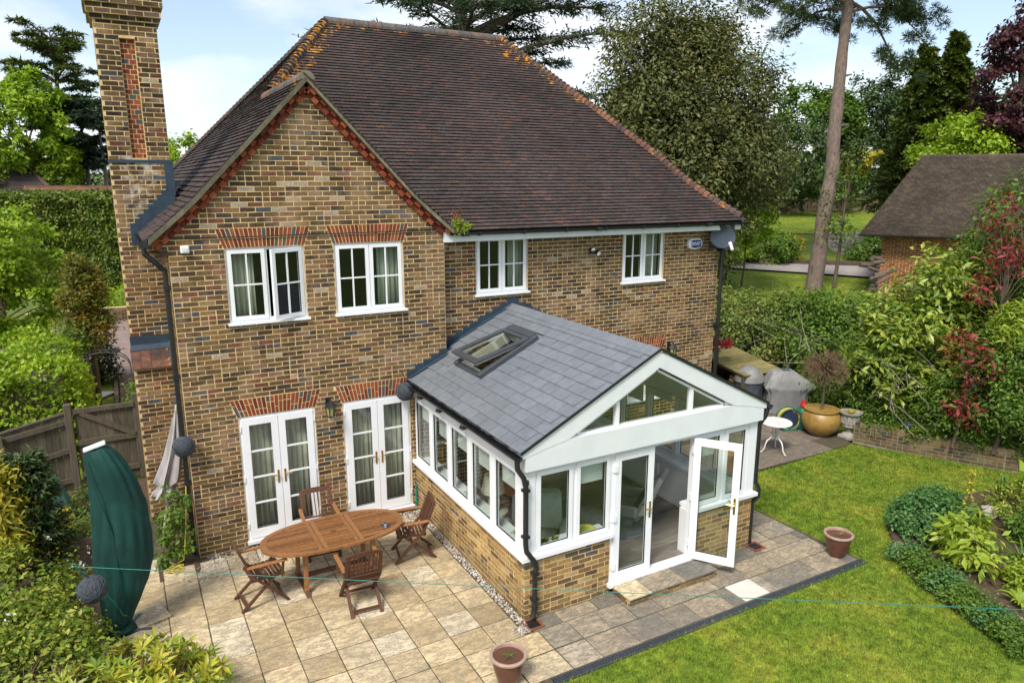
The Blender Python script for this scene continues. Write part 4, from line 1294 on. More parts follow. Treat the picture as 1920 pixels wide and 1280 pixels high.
# ---- fittings on the walls
def coach_lamp(x, y, z, label):
    t = thing('coach_lamp', label, 'wall lamp', (x, y, z), 0, 'black coach lamps on the house wall')
    mb = MB(); mb.box(-.04, .04, -.015, 0, -.09, .11); mb.tube([(0, -.01, .04), (0, -.06, .10), (0, -.12, .12), (0, -.145, .09)], .012, 6); mb.build('bracket', M['gutter'], t)
    mb = MB(); mb.lathe([(.055, -.16), (.078, .0), (.08, .005)], 6, (0, -.145, 0)); mb.build('glass', M['lantern_glass'], t)
    mb = MB()
    for k in range(6):
        a = 2 * math.pi * k / 6
        mb.beam((.057 * math.cos(a), -.145 + .057 * math.sin(a), -.165), (.082 * math.cos(a), -.145 + .082 * math.sin(a), .005), .012, .012)
    mb.lathe([(.02, -.20), (.03, -.185), (.062, -.175), (.062, -.158)], 6, (0, -.145, 0)); mb.build('frame', M['gutter'], t)
    mb = MB(); mb.lathe([(.105, .0), (.09, .018), (.04, .075), (.03, .085), (.012, .10), (.016, .115), (.003, .135)], 6, (0, -.145, 0)); mb.build('cap', M['gutter'], t)
coach_lamp(2.15, -.002, 2.20, 'black coach lamp between the two French doors')
coach_lamp(9.66, D1 - .002, 2.28, 'black coach lamp above the conservatory roof ridge')

t = thing('floodlight', 'small black twin spotlight on the upstairs rear wall', 'floodlight', (7.56, D1, 4.46))
mb = MB(); mb.lathe([(.05, -.02), (.05, .02)], 10, (0, -.02, 0)); mb.box(-.04, .04, -.05, 0, -.05, .05); mb.build('base', M['gutter'], t)
for sx, tl in ((-.05, .06), (.05, -.02)):
    mb = MB(); mb.tube([(sx, -.04, tl * .4), (sx * 1.3, -.16, -.04 + tl)], [.035, .055], 10); h = mb.build('lamp_head', M['gutter'], t)
    mb = MB(); mb.tube([(sx * 1.3, -.158, -.04 + tl), (sx * 1.31, -.164, -.042 + tl)], .044, 10); mb.build('lens', M['white'], h)

t = thing('sensor_box', 'small white box high on the gable wall beside the eave', 'sensor', (.22, 0, 4.83))
mb = MB(); mb.box(-.06, .06, -.06, 0, -.055, .055); mb.build('casing', M['white'], t, bevel=.012)
mb = MB(); mb.box(-.035, .035, -.066, -.06, -.03, .02); mb.build('lens', M['blind'], t)

t = thing('alarm_box', 'white alarm box with blue SWIFT panel near the right eave', 'alarm box', (10.22, D1, 4.475))
prof = [(-.20, -.02), (-.17, .09), (-.08, .115), (.12, .11), (.18, .08), (.205, 0), (.18, -.075), (.0, -.12), (-.16, -.09)]
mb = MB(); mb.prism([(x, 0, z) for x, z in prof], (0, -.07, 0)); mb.build('casing', M['white'], t, bevel=.008)
pr2 = [(-.13, .0), (-.125, .07), (-.05, .085), (.11, .08), (.165, .055), (.175, 0), (.155, -.06), (.0, -.09), (-.11, -.07)]
mb = MB(); mb.prism([(x, -.068, z) for x, z in pr2], (0, -.006, 0)); pb = mb.build('front_panel', M['blue'], t)
fc = bpy.data.curves.new('lettering', 'FONT'); fc.body = 'SWIFT'; fc.size = .118; fc.extrude = .002; fc.align_x = 'CENTER'; fc.align_y = 'CENTER'; fc.offset = .002
fo = bpy.data.objects.new('lettering', fc); COL.objects.link(fo); fo.parent = pb; fo.location = (.02, -.077, -.002); fo.rotation_euler = (math.pi / 2, 0, 0); fc.materials.append(M['white'])
bpy.context.view_layer.update()
lm = bpy.data.meshes.new_from_object(fo); bpy.data.objects.remove(fo); lo_ = mesh_obj('lettering', lm, pb, (.028, -.077, -.002), (math.pi / 2, 0, 0))

t = thing('satellite_dish', 'dark oval satellite dish above the right downpipe', 'satellite dish', (10.72, D1, 4.43))
DR = Matrix.Rotation(R(-18), 4, 'Z') @ Matrix.Rotation(R(80), 4, 'X')
mb = MB(); prof = [(0.001, 0), (.1, .006), (.2, .022), (.29, .046), (.335, .062), (.34, .052), (.29, .034), (.2, .010), (.1, -.006), (0.001, -.012)]
mb.lathe(prof, 28, (0, 0, 0), sq=(1.12, .92)); mb.v = [tuple(DR @ (Vector(p) * .78) + Vector((.0, -.32, .19))) for p in mb.v]; mb.build('dish', M['dish'], t, smooth=True)
mb = MB(); mb.tube([(0, 0, -.05), (0, -.12, -.05), (.01, -.3, .1)], .022, 8); mb.box(-.05, .05, -.03, 0, -.14, .05); mb.build('bracket', M['metal_dark'], t)
mb = MB(); mb.tube([(.01, -.30, -.02), (.02, -.46, -.06), (-.02, -.62, -.03)], .014, 6); mb.build('arm', M['metal_dark'], t)
mb = MB(); mb.tube([(-.02, -.66, -.06), (-.02, -.60, .06)], .032, 8); mb.tube([(-.02, -.60, .05), (-.02, -.57, .09)], .036, 8, .9); mb.build('receiver', M['white'], t)

mb = MB(); mb.tube([(-.1, -.012, 5.0), (.5, -.014, 4.99), (1.2, -.016, 4.975), (2.0, -.014, 4.985), (3.0, -.016, 4.975), (3.9, -.014, 4.985), (4.4, -.012, 5.0)], .009, 6)
tag(mb.build('cable', M['cable']), 'black cable strung across the gable above the upstairs windows', 'cable')
mb = MB(); mb.tube([(8.9, -.0, 4.83), (8.9, -.05, 4.78)], .03, 8)
# ------------------------------------------------------------------ the conservatory
cons = thing('conservatory', 'white framed conservatory with grey slate roof on low brick walls', 'conservatory')
C0, C1, YF_ = 3.652, 7.86, -3.914
f_cf = FR(0, YF_, 0); f_cl = FR(C0, 0, -math.pi / 2); f_cr = FR(C1, 0, math.pi / 2)
FLOOR = .16; SILL = .89
CB = Bricks('brick_y')
mb = MB()
def wallbox(mb, fr, a0, a1, z0, z1): fr.box(mb, a0, a1, z0, z1, -.22, -.003)
wallbox(mb, f_cf, C0 + .008, 5.055, -.05, SILL)
mb2 = MB(); wallbox(mb2, f_cf, 6.62, C1 - .008, -.05, SILL)
mb2.build('dwarf_wall', M['mortar'], cons); mb2 = MB(); wallbox(mb2, f_cr, YF_ + .23, D1 - .01, -.05, SILL); mb2.build('dwarf_wall', M['mortar'], cons)
cw0 = mb.build('dwarf_wall', M['mortar'], cons); mb = MB(); wallbox(mb, f_cl, .0, -YF_ - .23, -.05, SILL)
cw = mb.build('dwarf_wall', M['mortar'], cons)
CB.field(f_cf, lambda a, b: [(C0, 5.055), (6.62, C1)], 0.0, SILL, cw, ch=.0742)
CB.field(f_cl, lambda a, b: [(0.0, -YF_ - .072)], 0.0, SILL, cw, ch=.0742, phase=1)
CB.field(f_cr, lambda a, b: [(YF_ + .072, D1)], 0.0, SILL, cw, ch=.0742, phase=1)
CB.finish(cons, 300, 'brickwork')
for fr_, q in ((f_cf, (C0 + .23, 5.055)), (f_cf, (6.62, C1 - .23)), (f_cl, (0.01, -YF_ - .262)), (f_cr, (YF_ + .262, D1 - .015))):
    inner = MB(); fr_.box(inner, q[0], q[1], FLOOR, SILL - .01, -.26, -.222); inner.build('inner_wall', M['white_room'], cons)
for q in ((5.056, 5.10), (6.575, 6.618)):
    inner = MB(); f_cf.box(inner, q[0], q[1], FLOOR, SILL - .01, -.26, -.09); inner.build('door_reveal', M['white_room'], cons)
fl = MB()
for k in range(24):
    y0 = YF_ + .1 + k * .178
    x = C0 + .2 - rnd.random() * .8
    while x < C1 - .2:
        x1 = min(x + 1.25, C1 - .2); xa = max(x, C0 + .2)
        if x1 - xa > .02 and y0 + .175 < (D1 - .01 if xa > W1 else -.01): fl.box(xa, x1 - .002, y0, y0 + .176, FLOOR - .02, FLOOR, rnd.random())
        x += 1.25
fl.build('floorboards', M['laminate'], cons, kind='stuff')
mb = MB(); mb.box(C0 + .1, C1 - .1, YF_ + .1, -.02, FLOOR - .12, FLOOR - .022); mb.build('floor_base', M['joint'], cons)

# sills
mb = MB(); f_cf.box(mb, C0 - .06, 5.07, SILL, .945, -.30, .06); mb.build('sill', M['upvc'], cons)
mb = MB(); f_cf.box(mb, 6.605, C1 + .06, SILL, .945, -.30, .06); mb.build('sill', M['upvc'], cons)
mb = MB(); f_cl.box(mb, -.0, -YF_ - .302, SILL, .945, -.30, .06); mb.build('sill', M['upvc'], cons)
mb = MB(); f_cr.box(mb, YF_ + .302, D1 - .005, SILL, .945, -.30, .06); mb.build('sill', M['upvc'], cons)
ZT = 2.13
# corner posts
for nm, (x0, x1, y0, y1) in (('l', (C0 + .0, C0 + .16, YF_ + .0, YF_ + .16)), ('r', (C1 - .16, C1, YF_, YF_ + .16))):
    mb = MB(); mb.box(x0, x1, y0, y1, .945, ZT + .04); mb.build('corner_post', M['upvc'], cons)
def cwin(fr, a0, a1, w=-.02, z0=.945, z1=ZT, blind=.12, label=None):
    mb = MB(); ring(mb, fr, a0, a1, z0, z1, .042, w - .07, w)
    wi = mb.build('window', M['upvc'], cons)
    if label: wi['label'] = label
    casement(wi, fr, a0 + .028, a1 - .028, z0 + .028, z1 - .028, w + .018, 0, 0, .062, glass='glass_c')
    if blind:
        b = MB(); fr.box(b, a0 + .08, a1 - .08, z1 - .09 - blind, z1 - .05, w - .10, w - .096); fr.box(b, a0 + .07, a1 - .07, z1 - .10, z1 - .04, w - .16, w - .105); b.build('blind', M['blind'], wi)
cwin(f_cf, C0 + .16, 4.435, blind=.06); cwin(f_cf, 4.437, 5.055, blind=.31)
cwin(f_cf, 6.622, 7.16, blind=.34); cwin(f_cf, 7.162, C1 - .16, blind=.06)
n = 5; ya, yb = .02, -YF_ - .16
for k in range(n):
    a0 = ya + (yb - ya) * k / n; a1 = ya + (yb - ya) * (k + 1) / n
    cwin(f_cl, a0 + .001, a1 - .001, blind=[.32, .38, .34, .36, .34][k])
for k in range(n):
    a0 = YF_ + .16 + (D1 - .02 - YF_ - .16) * k / n; a1 = YF_ + .16 + (D1 - .02 - YF_ - .16) * (k + 1) / n
    cwin(f_cr, a0 + .001, a1 - .001, blind=[.1, .3, .1, .3, .2][k])
# doors
mb = MB(); w = -.02
f_cf.box(mb, 5.056, 5.12, FLOOR - .0, ZT, w - .07, w); f_cf.box(mb, 6.555, 6.62, FLOOR, ZT, w - .07, w); f_cf.box(mb, 5.12, 6.555, ZT - .04, ZT, w - .07, w)
f_cf.box(mb, 5.02, 6.655, FLOOR - .055, FLOOR + .0, w - .09, .075)
df = mb.build('door_frame', M['upvc'], cons)
def cdoor(a0, a1, hinge, swing):
    casement(df, f_cf, a0, a1, FLOOR + .012, ZT - .03, w + .025, 0, 0, .105, swing, hinge, tb=.12, glass='glass_c', name='door_leaf')
    hx = f_cf.p(a1 if hinge == 'r' else a0, 0, w + .025)
    e = a0 + .052 if hinge == 'r' else a1 - .052
    sg = 1 if hinge == 'r' else -1
    for side in ((0, 1), (1, -1)):
        h = MB(); w0 = w + .025 if side[0] == 0 else w - .025
        f_cf.box(h, e - .015, e + .015, 1.02, 1.27, *( (w0, w0 + .01) if side[0] == 0 else (w0 - .01, w0)))
        h.tube([f_cf.p(e, 1.17, w0 + .01 * side[1]), f_cf.p(e, 1.17, w0 + .045 * side[1]), f_cf.p(e + sg * .11, 1.175, w0 + .05 * side[1])], .011, 6)
        if swing: h.rot(hx, swing)
        h.build('handle', M['brass'], df)
    for z in (.35, 1.1, 1.85):
        hg = MB(); e2 = a1 - .0 if hinge == 'r' else a0
        f_cf.box(hg, e2 - .03, e2 + .03, z, z + .1, w + .0, w + .05); hg.build('hinge', M['upvc'], df)
cdoor(5.11, 5.80, 'l', 0)
cdoor(5.88, 6.56, 'r', R(126))
# ring beam, gable frame and bargeboards
XA, XB = 3.575, 7.935; XM = (XA + XB) / 2; ZE, ZR = 2.455, 3.535
def zc(x): return ZE + (ZR - ZE) * (1 - abs(x - XM) / (XM - XA))
mb = MB(); mb.prism([(x, YF_ + .12, z) for x, z in ((XA + .05, ZT + .04), (XB - .05, ZT + .04), (XB - .05, ZE - .05), (XB - .25, ZE + .055), (XA + .25, ZE + .055), (XA + .05, ZE - .05))], (0, -.195, 0)); mb.build('ring_beam', M['fascia'], cons)
mb = MB(); f_cl.box(mb, 0.0, -YF_ - .125, ZT + .002, ZE - .06, -.10, .02); mb.build('ring_beam', M['upvc'], cons)
mb = MB(); f_cr.box(mb, YF_ + .125, D1 - .005, ZT + .002, ZE - .06, -.10, .02); mb.build('ring_beam', M['upvc'], cons)
fy = YF_
T0, T1, TA, TZ = 4.40, 7.11, (XM, 3.225), 2.535     # glazed triangle
mb = MB()
for sd in (-1, 1):
    xe = XA if sd < 0 else XB; xt = T0 if sd < 0 else T1
    x_in = xe + (-sd) * .30
    poly = [(xe - sd * .05, fy - .045, ZE - .03), (x_in, fy - .045, ZE + .055), (xt, fy - .045, TZ - .02), (XM, fy - .045, TA[1]), (XM, fy - .045, ZR - .035), (xe, fy - .045, ZE - .03)]
    poly = [(xe - sd * .0, fy - .080, ZE - .10), (x_in - sd * .02, fy - .080, ZE - .02), (xt + sd * .13, fy - .080, TZ - .03), (XM, fy - .080, TA[1] + .06), (XM, fy - .080, ZR - .02), (xe, fy - .080, ZE - .02)]
    b2 = MB(); b2.prism(poly, (0, .06, 0)); b2.build('bargeboard', M['fascia'], cons)
for sd in (-1, 1):
    q = lambda x: XM + sd * (x - XM) * -1 if sd > 0 else x
    b2 = MB(); b2.prism([(q(XA + .06), fy - .03, ZE - .03), (q(T0 + .01), fy - .03, TZ - .05), (q(T0 + .01), fy - .03, zc(T0) - .13), (q(XA + .12), fy - .03, zc(XA + .12) - .09)], (0, .03, 0)); b2.build('infill_panel', M['fascia'], cons)
gf = MB()
# inner white frame of the gable lights
def tri_ring(mb, y0, y1, t):
    s = (TA[1] - TZ) / (XM - T0); L = math.hypot(1, s)
    dz = t * L; dx = t * (L / s + 0)
    o = [(T0 - .06, TZ - .03), (T1 + .06, TZ - .03), (XM, TA[1] + .03)]
    for (a, b) in ((0, 1), (1, 2), (2, 0)):
        p, q = o[a], o[b]
        cx, cz = XM, TZ + .25
        d = Vector((q[0] - p[0], 0, q[1] - p[1])).normalized(); nn = Vector((-d.z, 0, d.x))
        if nn.dot(Vector((cx - p[0], 0, cz - p[1]))) < 0: nn = -nn
        P = Vector((p[0], 0, p[1])); Q = Vector((q[0], 0, q[1]))
        mb.prism([(P.x, y0, P.z), (Q.x, y0, Q.z), ((Q + nn * t).x - d.x * t * 1.2, y0, (Q + nn * t).z - d.z * t * 1.2), ((P + nn * t).x + d.x * t * 1.2, y0, (P + nn * t).z + d.z * t * 1.2)], (0, y1 - y0, 0))
tri_ring(gf, fy - .02, fy + .05, .03)
for xm in (5.10, 6.43): gf.box(xm - .028, xm + .028, fy - .024, fy + .046, TZ, zc(xm) - .33)
gfo = gf.build('gable_window', M['upvc'], cons)
s = (TA[1] - TZ) / (XM - T0)
def gz(x): return TZ + s * (min(x, 2 * XM - x) - T0)
for a, b in ((T0, 5.065), (5.135, 6.395), (6.465, T1)):
    pts = [(a, fy + .01, TZ), (b, fy + .01, TZ)]
    pts += [(b, fy + .01, gz(b))] if b < T1 else []
    if a < XM < b: pts.append((XM, fy + .01, TA[1]))
    if a > T0: pts.append((a, fy + .01, gz(a)))
    g = MB(); g.prism(pts, (0, .006, 0)); g.build('pane', M['glass_c'], gfo)

# roof deck, ceiling, slates
mb = MB()
ang_c = math.atan2(ZR - ZE, XM - XA)
mb.prism([(XA, YF_ - .03, ZE - .03), (XM, YF_ - .03, ZR - .03), (XM, YF_ - .03, ZR - .10), (XA + .12, YF_ - .03, ZE - .06)], (0, D1 - .01 - YF_ + .03 - .27, 0)) if False else None
# left deck built round the roof window opening
SKY = (4.22, 5.14, -1.58, -.72)     # x0,x1,y0,y1 in plan
def deck(x0, x1, y0, y1, m, nm='deck', th=.09, top=-.022):
    b = MB(); b.hexa([(x0, y0, zc(x0) + top - th), (x1, y0, zc(x1) + top - th), (x1, y1, zc(x1) + top - th), (x0, y1, zc(x0) + top - th), (x0, y0, zc(x0) + top), (x1, y0, zc(x1) + top), (x1, y1, zc(x1) + top), (x0, y1, zc(x0) + top)])
    return b
rd = MB(); ul = MB()
def addmb(a, b):
    o = len(a.v); a.v += b.v; a.f += [tuple(i + o for i in f) for f in b.f]; a.t += b.t; a.mi += b.mi
yB_ = D1 - .012
for (x0, x1, y0, y1) in ((XA, SKY[0], YF_ - .03, -.01), (SKY[0], SKY[1], YF_ - .03, SKY[2]), (SKY[0], SKY[1], SKY[3], -.01), (SKY[1], XM, YF_ - .03, -.01), (W1 + .01, XM, -.01, yB_), (XM, XB, YF_ - .03, yB_)):
    addmb(rd, deck(x0, x1, y0, y1, None, th=.06, top=-.045)); addmb(ul, deck(x0, x1, y0, y1, None, th=.02, top=-.022))
ul.build('underlay', M['slate'], cons)
croof = rd.build('roof', M['white_room'], cons)
slv = []
for v in range(10):
    g = MB(); hw, L = .1455, .285
    j = lambda: rnd.uniform(-.002, .002)
    g.hexa([(-hw, j(), .004), (hw, j(), .004), (hw, L, -.004), (-hw, L, -.004), (-hw, j(), .023), (hw, j(), .023), (hw, L, .003), (-hw, L, .003)], v / 9)
    slv.append(g)
slm = [g.mesh('slate', M['slate']) for g in slv]
def slate(x, yc, wd):
    """lower edge at plan x on the left slope, centred at yc"""
    p = (x, yc, zc(x) - .012 + .004)
    if wd > .29: return mesh_obj('slate', rnd.choice(slm), croof, p, (ang_c, 0, -math.pi / 2))
    g = MB(); hw = wd / 2 - .0045; L = .285
    g.hexa([(-hw, 0, .004), (hw, 0, .004), (hw, L, -.004), (-hw, L, -.004), (-hw, 0, .014), (hw, 0, .014), (hw, L, .003), (-hw, L, .003)], rnd.random())
    return mesh_obj('slate', g.mesh('slate', M['slate']), croof, p, (ang_c, 0, -math.pi / 2))
GX = .2 * math.cos(ang_c)
k = 0; x = XA - .03
while x < XM - .1:
    yend = -.03 if x < W1 - .05 else D1 - .03
    off = 0 if k % 2 == 0 else .15
    y = YF_ - .085 - off
    while y < yend:
        a, b = max(y, YF_ - .085), min(y + .30, yend)
        if b - a > .01:
            pieces = [(a, b)]
            xm = x + .1
            if SKY[0] - .18 < x < SKY[1] + .02:
                pieces = []
                s0, s1 = SKY[2] - .04, SKY[3] + .04
                if b <= s0 or a >= s1: pieces = [(a, b)]
                else:
                    if a < s0: pieces.append((a, s0))
                    if b > s1: pieces.append((s1, b))
            for c, d in pieces:
                if d - c > .01: slate(x, (c + d) / 2, d - c)
        y += .30
    x += GX; k += 1
# right slope and ridge
rs = MB(); k = 0; x = XB + .03
while x > XM + .1:
    y = YF_ - .085 - (.15 if k % 2 else 0)
    while y < D1 - .03:
        a, b = max(y, YF_ - .085), min(y + .298, D1 - .03)
        if b - a > .01:
            x2 = x - .26
            rs.hexa([(x, a, zc(x) - .008), (x, b, zc(x) - .008), (x2, b, zc(x2) - .016), (x2, a, zc(x2) - .016), (x, a, zc(x) + .004), (x, b, zc(x) + .004), (x2, b, zc(x2) - .008), (x2, a, zc(x2) - .008)], rnd.random())
        y += .30
    x -= GX; k += 1
rs.build('slate_slope', M['slate'], cons, kind='stuff')
y = YF_ - .085
while y < D1 - .05:
    mb = MB(); y1 = min(y + .30, D1 - .04) - .003
    mb.prism([(XM, y, ZR + .022), (XM - .165, y, ZR + .022 - .165 * math.tan(ang_c)), (XM - .165, y, ZR + .010 - .165 * math.tan(ang_c)), (XM, y, ZR + .006), (XM + .165, y, ZR + .010 - .165 * math.tan(ang_c)), (XM + .165, y, ZR + .022 - .165 * math.tan(ang_c))], (0, y1 - y, 0), rnd.random())
    mb.build('ridge_slate', M['slate'], croof); y += .30
# black verge trims
mb = MB()
mb.hexa([(XA - .03, YF_ - .105, ZE - .035), (XM, YF_ - .105, ZR + .0), (XM, YF_ - .088, ZR + .0), (XA - .03, YF_ - .088, ZE - .035), (XA - .03, YF_ - .105, ZE + .005), (XM, YF_ - .105, ZR + .034), (XM, YF_ - .088, ZR + .034), (XA - .03, YF_ - .088, ZE + .005)])
mb.hexa([(XM, YF_ - .105, ZR + .0), (XB + .03, YF_ - .105, ZE - .035), (XB + .03, YF_ - .088, ZE - .035), (XM, YF_ - .088, ZR + .0), (XM, YF_ - .105, ZR + .034), (XB + .03, YF_ - .105, ZE + .005), (XB + .03, YF_ - .088, ZE + .005), (XM, YF_ - .088, ZR + .034)])
mb.build('verge_trim', M['gutter'], cons)
# stepped lead flashing on the house walls
mb = MB()
def flash(fr, xa, xb, sgn=1, w=.008):
    x = xa; k = 0
    while x < xb - .02:
        x1 = min(x + .152, xb)
        zt = max(zc(x), zc(x1)) + .085
        fr.box(mb, x, x1 + .012, min(zc(x), zc(x1)) - .02, zt, -.006, w + .0006 * (k % 5)); x += .152; k += 1
flash(f_gable, XA - .03, W1 + .004); flash(f_main, W1, XM); 
flash(f_main, XM, XB)
fr = f_main; fr.box(mb, XM - .10, XM + .12, ZR - .05, ZR + .14, -.006, .012)
mb.prism([(XA - .02, -.012, zc(XA) + .012), (W1 + .0, -.012, zc(W1) + .012), (W1, -.115, zc(W1) + .016), (XA - .02, -.115, zc(XA) + .016)], (0, 0, .008))
mb.prism([(W1 + .012, D1 - .012, zc(W1) + .012), (XM - .05, D1 - .012, zc(XM - .05) + .012), (XM - .05, D1 - .115, zc(XM - .05) + .016), (W1 + .012, D1 - .115, zc(W1) + .016)], (0, 0, .008))
mb.prism([(W1 + .01, -.0, zc(W1) + .012), (W1 + .115, -.0, zc(W1 + .115) + .012), (W1 + .115, D1 - .12, zc(W1 + .115) + .012), (W1 + .01, D1 - .12, zc(W1) + .012)], (0, 0, .008))
mb.build('lead_flashing', M['lead'], cons)
# roof window
sk = MB()
def sbox(mb, x0, x1, y0, y1, h0, h1, tone=.5):
    nx, nz = -math.sin(ang_c), math.cos(ang_c)
    def q(x, y, h): return (x + nx * h, y, zc(x) + nz * h)
    mb.hexa([q(x0, y0, h0), q(x1, y0, h0), q(x1, y1, h0), q(x0, y1, h0), q(x0, y0, h1), q(x1, y0, h1), q(x1, y1, h1), q(x0, y1, h1)], tone)
S0, S1, S2, S3 = SKY
sbox(sk, S0 - .06, S1 + .10, S2 - .05, S2 + .05, -.02, .085); sbox(sk, S0 - .06, S1 + .10, S3 - .05, S3 + .05, -.02, .085)
sbox(sk, S1 + .0, S1 + .12, S2 + .05, S3 - .05, -.02, .10); sbox(sk, S0 - .06, S0 + .02, S2 + .05, S3 - .05, -.02, .05)
sko = sk.build('roof_window', M['metal_dark'], cons, bevel=.006)
mb = MB(); sbox(mb, S0 + .02, S1, S2 + .052, S2 + .09, -.12, .05); sbox(mb, S0 + .02, S1, S3 - .09, S3 - .052, -.12, .05); sbox(mb, S1 - .03, S1 - .002, S2 + .09, S3 - .09, -.12, .05); sbox(mb, S0 + .022, S0 + .05, S2 + .09, S3 - .09, -.12, .06)
mb.build('lining', M['cream'], sko)
mb = MB(); sbox(mb, S0 - .20, S0 - .06, S2 - .05, S3 + .05, .004, .016); mb.build('apron', M['slate'], sko)
# tilted sash, hinged at the top edge
lift = R(10)
def sash_pts(mb, x0, x1, y0, y1, h0, h1):
    nx, nz = -math.sin(ang_c), math.cos(ang_c)
    ux, uz = -math.cos(ang_c), -math.sin(ang_c)       # downslope
    ca, sa = math.cos(lift), math.sin(lift)
    base = Vector((S1, 0, zc(S1))) + Vector((nx, 0, nz)) * .06
    def q(d, y, h):
        dd = d * ca - h * sa * 0; hh = d * sa + h
        p = base + Vector((ux, 0, uz)) * dd + Vector((nx, 0, nz)) * hh
        return (p.x, y, p.z)
    mb.hexa([q(x1, y0, h0), q(x0, y0, h0), q(x0, y1, h0), q(x1, y1, h0), q(x1, y0, h1), q(x0, y0, h1), q(x0, y1, h1), q(x1, y1, h1)])
LN = (S1 - S0) / math.cos(ang_c) + .04
mb = MB(); e = .085
sash_pts(mb, 0.02, LN, S2 - .01, S2 + e, 0, .045); sash_pts(mb, 0.02, LN, S3 - e, S3 + .01, 0, .045); sash_pts(mb, 0.02, .10, S2 + e, S3 - e, 0, .045); sash_pts(mb, LN - .12, LN, S2 + e, S3 - e, 0, .045)
mb.build('sash', M['metal_dark'], sko, bevel=.005)
mb = MB(); sash_pts(mb, .10, LN - .12, S2 + e, S3 - e, .018, .026); mb.build('pane', M['glass_c'], sko)
mb = MB(); sash_pts(mb, 0.06, LN - .02, S2 + .03, S2 + e, -.035, 0); sash_pts(mb, 0.06, LN - .02, S3 - e, S3 - .03, -.035, 0); sash_pts(mb, LN - .08, LN - .02, S2 + e, S3 - e, -.035, 0); mb.build('sash_lining', M['cream'], sko)
# gutters, hedgehog brush, downpipes
mb = MB(); gutter(mb, (XA - .065, -.01, ZE - .06), (XA - .065, YF_ - .10, ZE - .065), .058)
mb.build('gutter', M['gutter'], cons)
g = np.random.default_rng(11); nb = 5200
t = g.uniform(0, 1, nb); yy = -.05 + t * (YF_ - .02); a = g.uniform(0, 2 * np.pi, nb); rr = g.uniform(.03, .068, nb) * (.8 + .35 * np.sin(yy * 23) * np.sin(yy * 7.3))
P = np.stack([np.full(nb, XA - .062), yy, np.full(nb, ZE - .045)], 1); T_ = P + np.stack([np.cos(a) * rr, g.normal(0, .012, nb), np.abs(np.sin(a)) * rr * .9], 1)
V = np.zeros((nb, 3, 3)); V[:, 0] = P + [0, .004, 0]; V[:, 1] = P - [0, .004, 0]; V[:, 2] = T_
tag(mesh_obj('gutter_brush', np_mesh('gutter_brush', V.reshape(-1, 3), np.arange(3 * nb).reshape(-1, 3), g.uniform(0, 1, nb), M['gutter']), cons), kind='stuff')
gp = MB(); gp.tube([(XA - .065, YF_ - .05, ZE - .10), (XA - .062, YF_ - .06, ZE - .22), (C0 - .05, YF_ - .065, ZE - .36), (C0 - .015, YF_ - .06, ZE - .50), (C0 - .015, YF_ - .06, 1.16), (C0 - .01, YF_ - .075, 1.06), (C0 + .10, YF_ - .105, .90), (C0 + .13, YF_ - .10, .80), (C0 + .13, YF_ - .06, .72), (C0 + .13, YF_ - .06, .14), (C0 + .08, YF_ - .08, .06)], .036, 10)
for z in (1.9, 1.25): gp.box(C0 - .06, C0 + .03, YF_ - .10, YF_ - .01, z, z + .035)
for z in (.68, .30): gp.box(C0 + .085, C0 + .175, YF_ - .10, YF_ - .005, z, z + .035)
for z in (2.0, .84, .16): gp.lathe([(.044, 0), (.044, .05)], 10, (C0 - .015 if z > 1 else C0 + .13, YF_ - .06, z))
gp.build('downpipe', M['gutter'], cons, smooth=True)
mb = MB(); gutter(mb, (XB + .065, YF_ - .10, ZE - .065), (XB + .065, D1 - .02, ZE - .06), .058); mb.build('gutter', M['gutter'], cons)
gp = MB(); gp.tube([(XB + .065, YF_ - .05, ZE - .10), (XB + .03, YF_ - .04, ZE - .25), (C1 + .04, YF_ + .0, ZE - .38), (C1 + .04, YF_ + .0, 1.12), (C1 + .115, YF_ - .02, .98), (C1 + .115, YF_ - .02, .86), (C1 + .045, YF_ + .03, .74), (C1 + .045, YF_ + .03, .04)], .036, 10); gp.build('downpipe', M['gutter'], cons, smooth=True)
# drain gullies
for x, y in ((C0 + .06, YF_ - .13), (C1 + .07, YF_ - .08)):
    t = thing('drain_gully', 'rusty square gully at the foot of the %s downpipe' % ('front left' if x < 5 else 'far right'), 'drain', (x, y, -.004), 0, 'gullies below the conservatory downpipes')
    mb = MB(); ring(mb, FR(0, 0, 0), -.11, .11, 0, .001, .001, 0, .001)
    mb = MB(); mb.box(-.12, .12, -.12, -.09, 0, .02); mb.box(-.12, .12, .09, .12, 0, .02); mb.box(-.12, -.09, -.09, .09, 0, .02); mb.box(.09, .12, -.09, .09, 0, .02); mb.build('rim', M['oil_rust'], t)
    mb = MB(); mb.box(-.09, .09, -.09, .09, .0, .006); mb.build('grate', M['gutter'], t)
# three little lamps under the left eave
for k, y in enumerate((-.55, -1.35, -2.25)):
    t = thing('eave_lamp', ['black solar lamp under the eave nearest the house wall', 'middle one of three black solar lamps under the eave', 'black solar lamp under the eave nearest the front corner'][k], 'lamp', (C0 - .03, y, 2.27), 0, 'small black lamps under the conservatory eave')
    mb = MB(); mb.lathe([(.03, -.055), (.062, -.03), (.065, -.008), (.05, .012), (.02, .02)], 12, (-.055, 0, 0)); mb.build('housing', M['gutter'], t, smooth=True)
    mb = MB(); mb.tube([(-.04, 0, .0), (.01, 0, .02)], .012, 6); mb.build('bracket', M['gutter'], t)
    mb = MB(); mb.lathe([(.045, .013), (.044, .017)], 12, (-.055, 0, 0)); mb.build('lens', M['steel'], t)
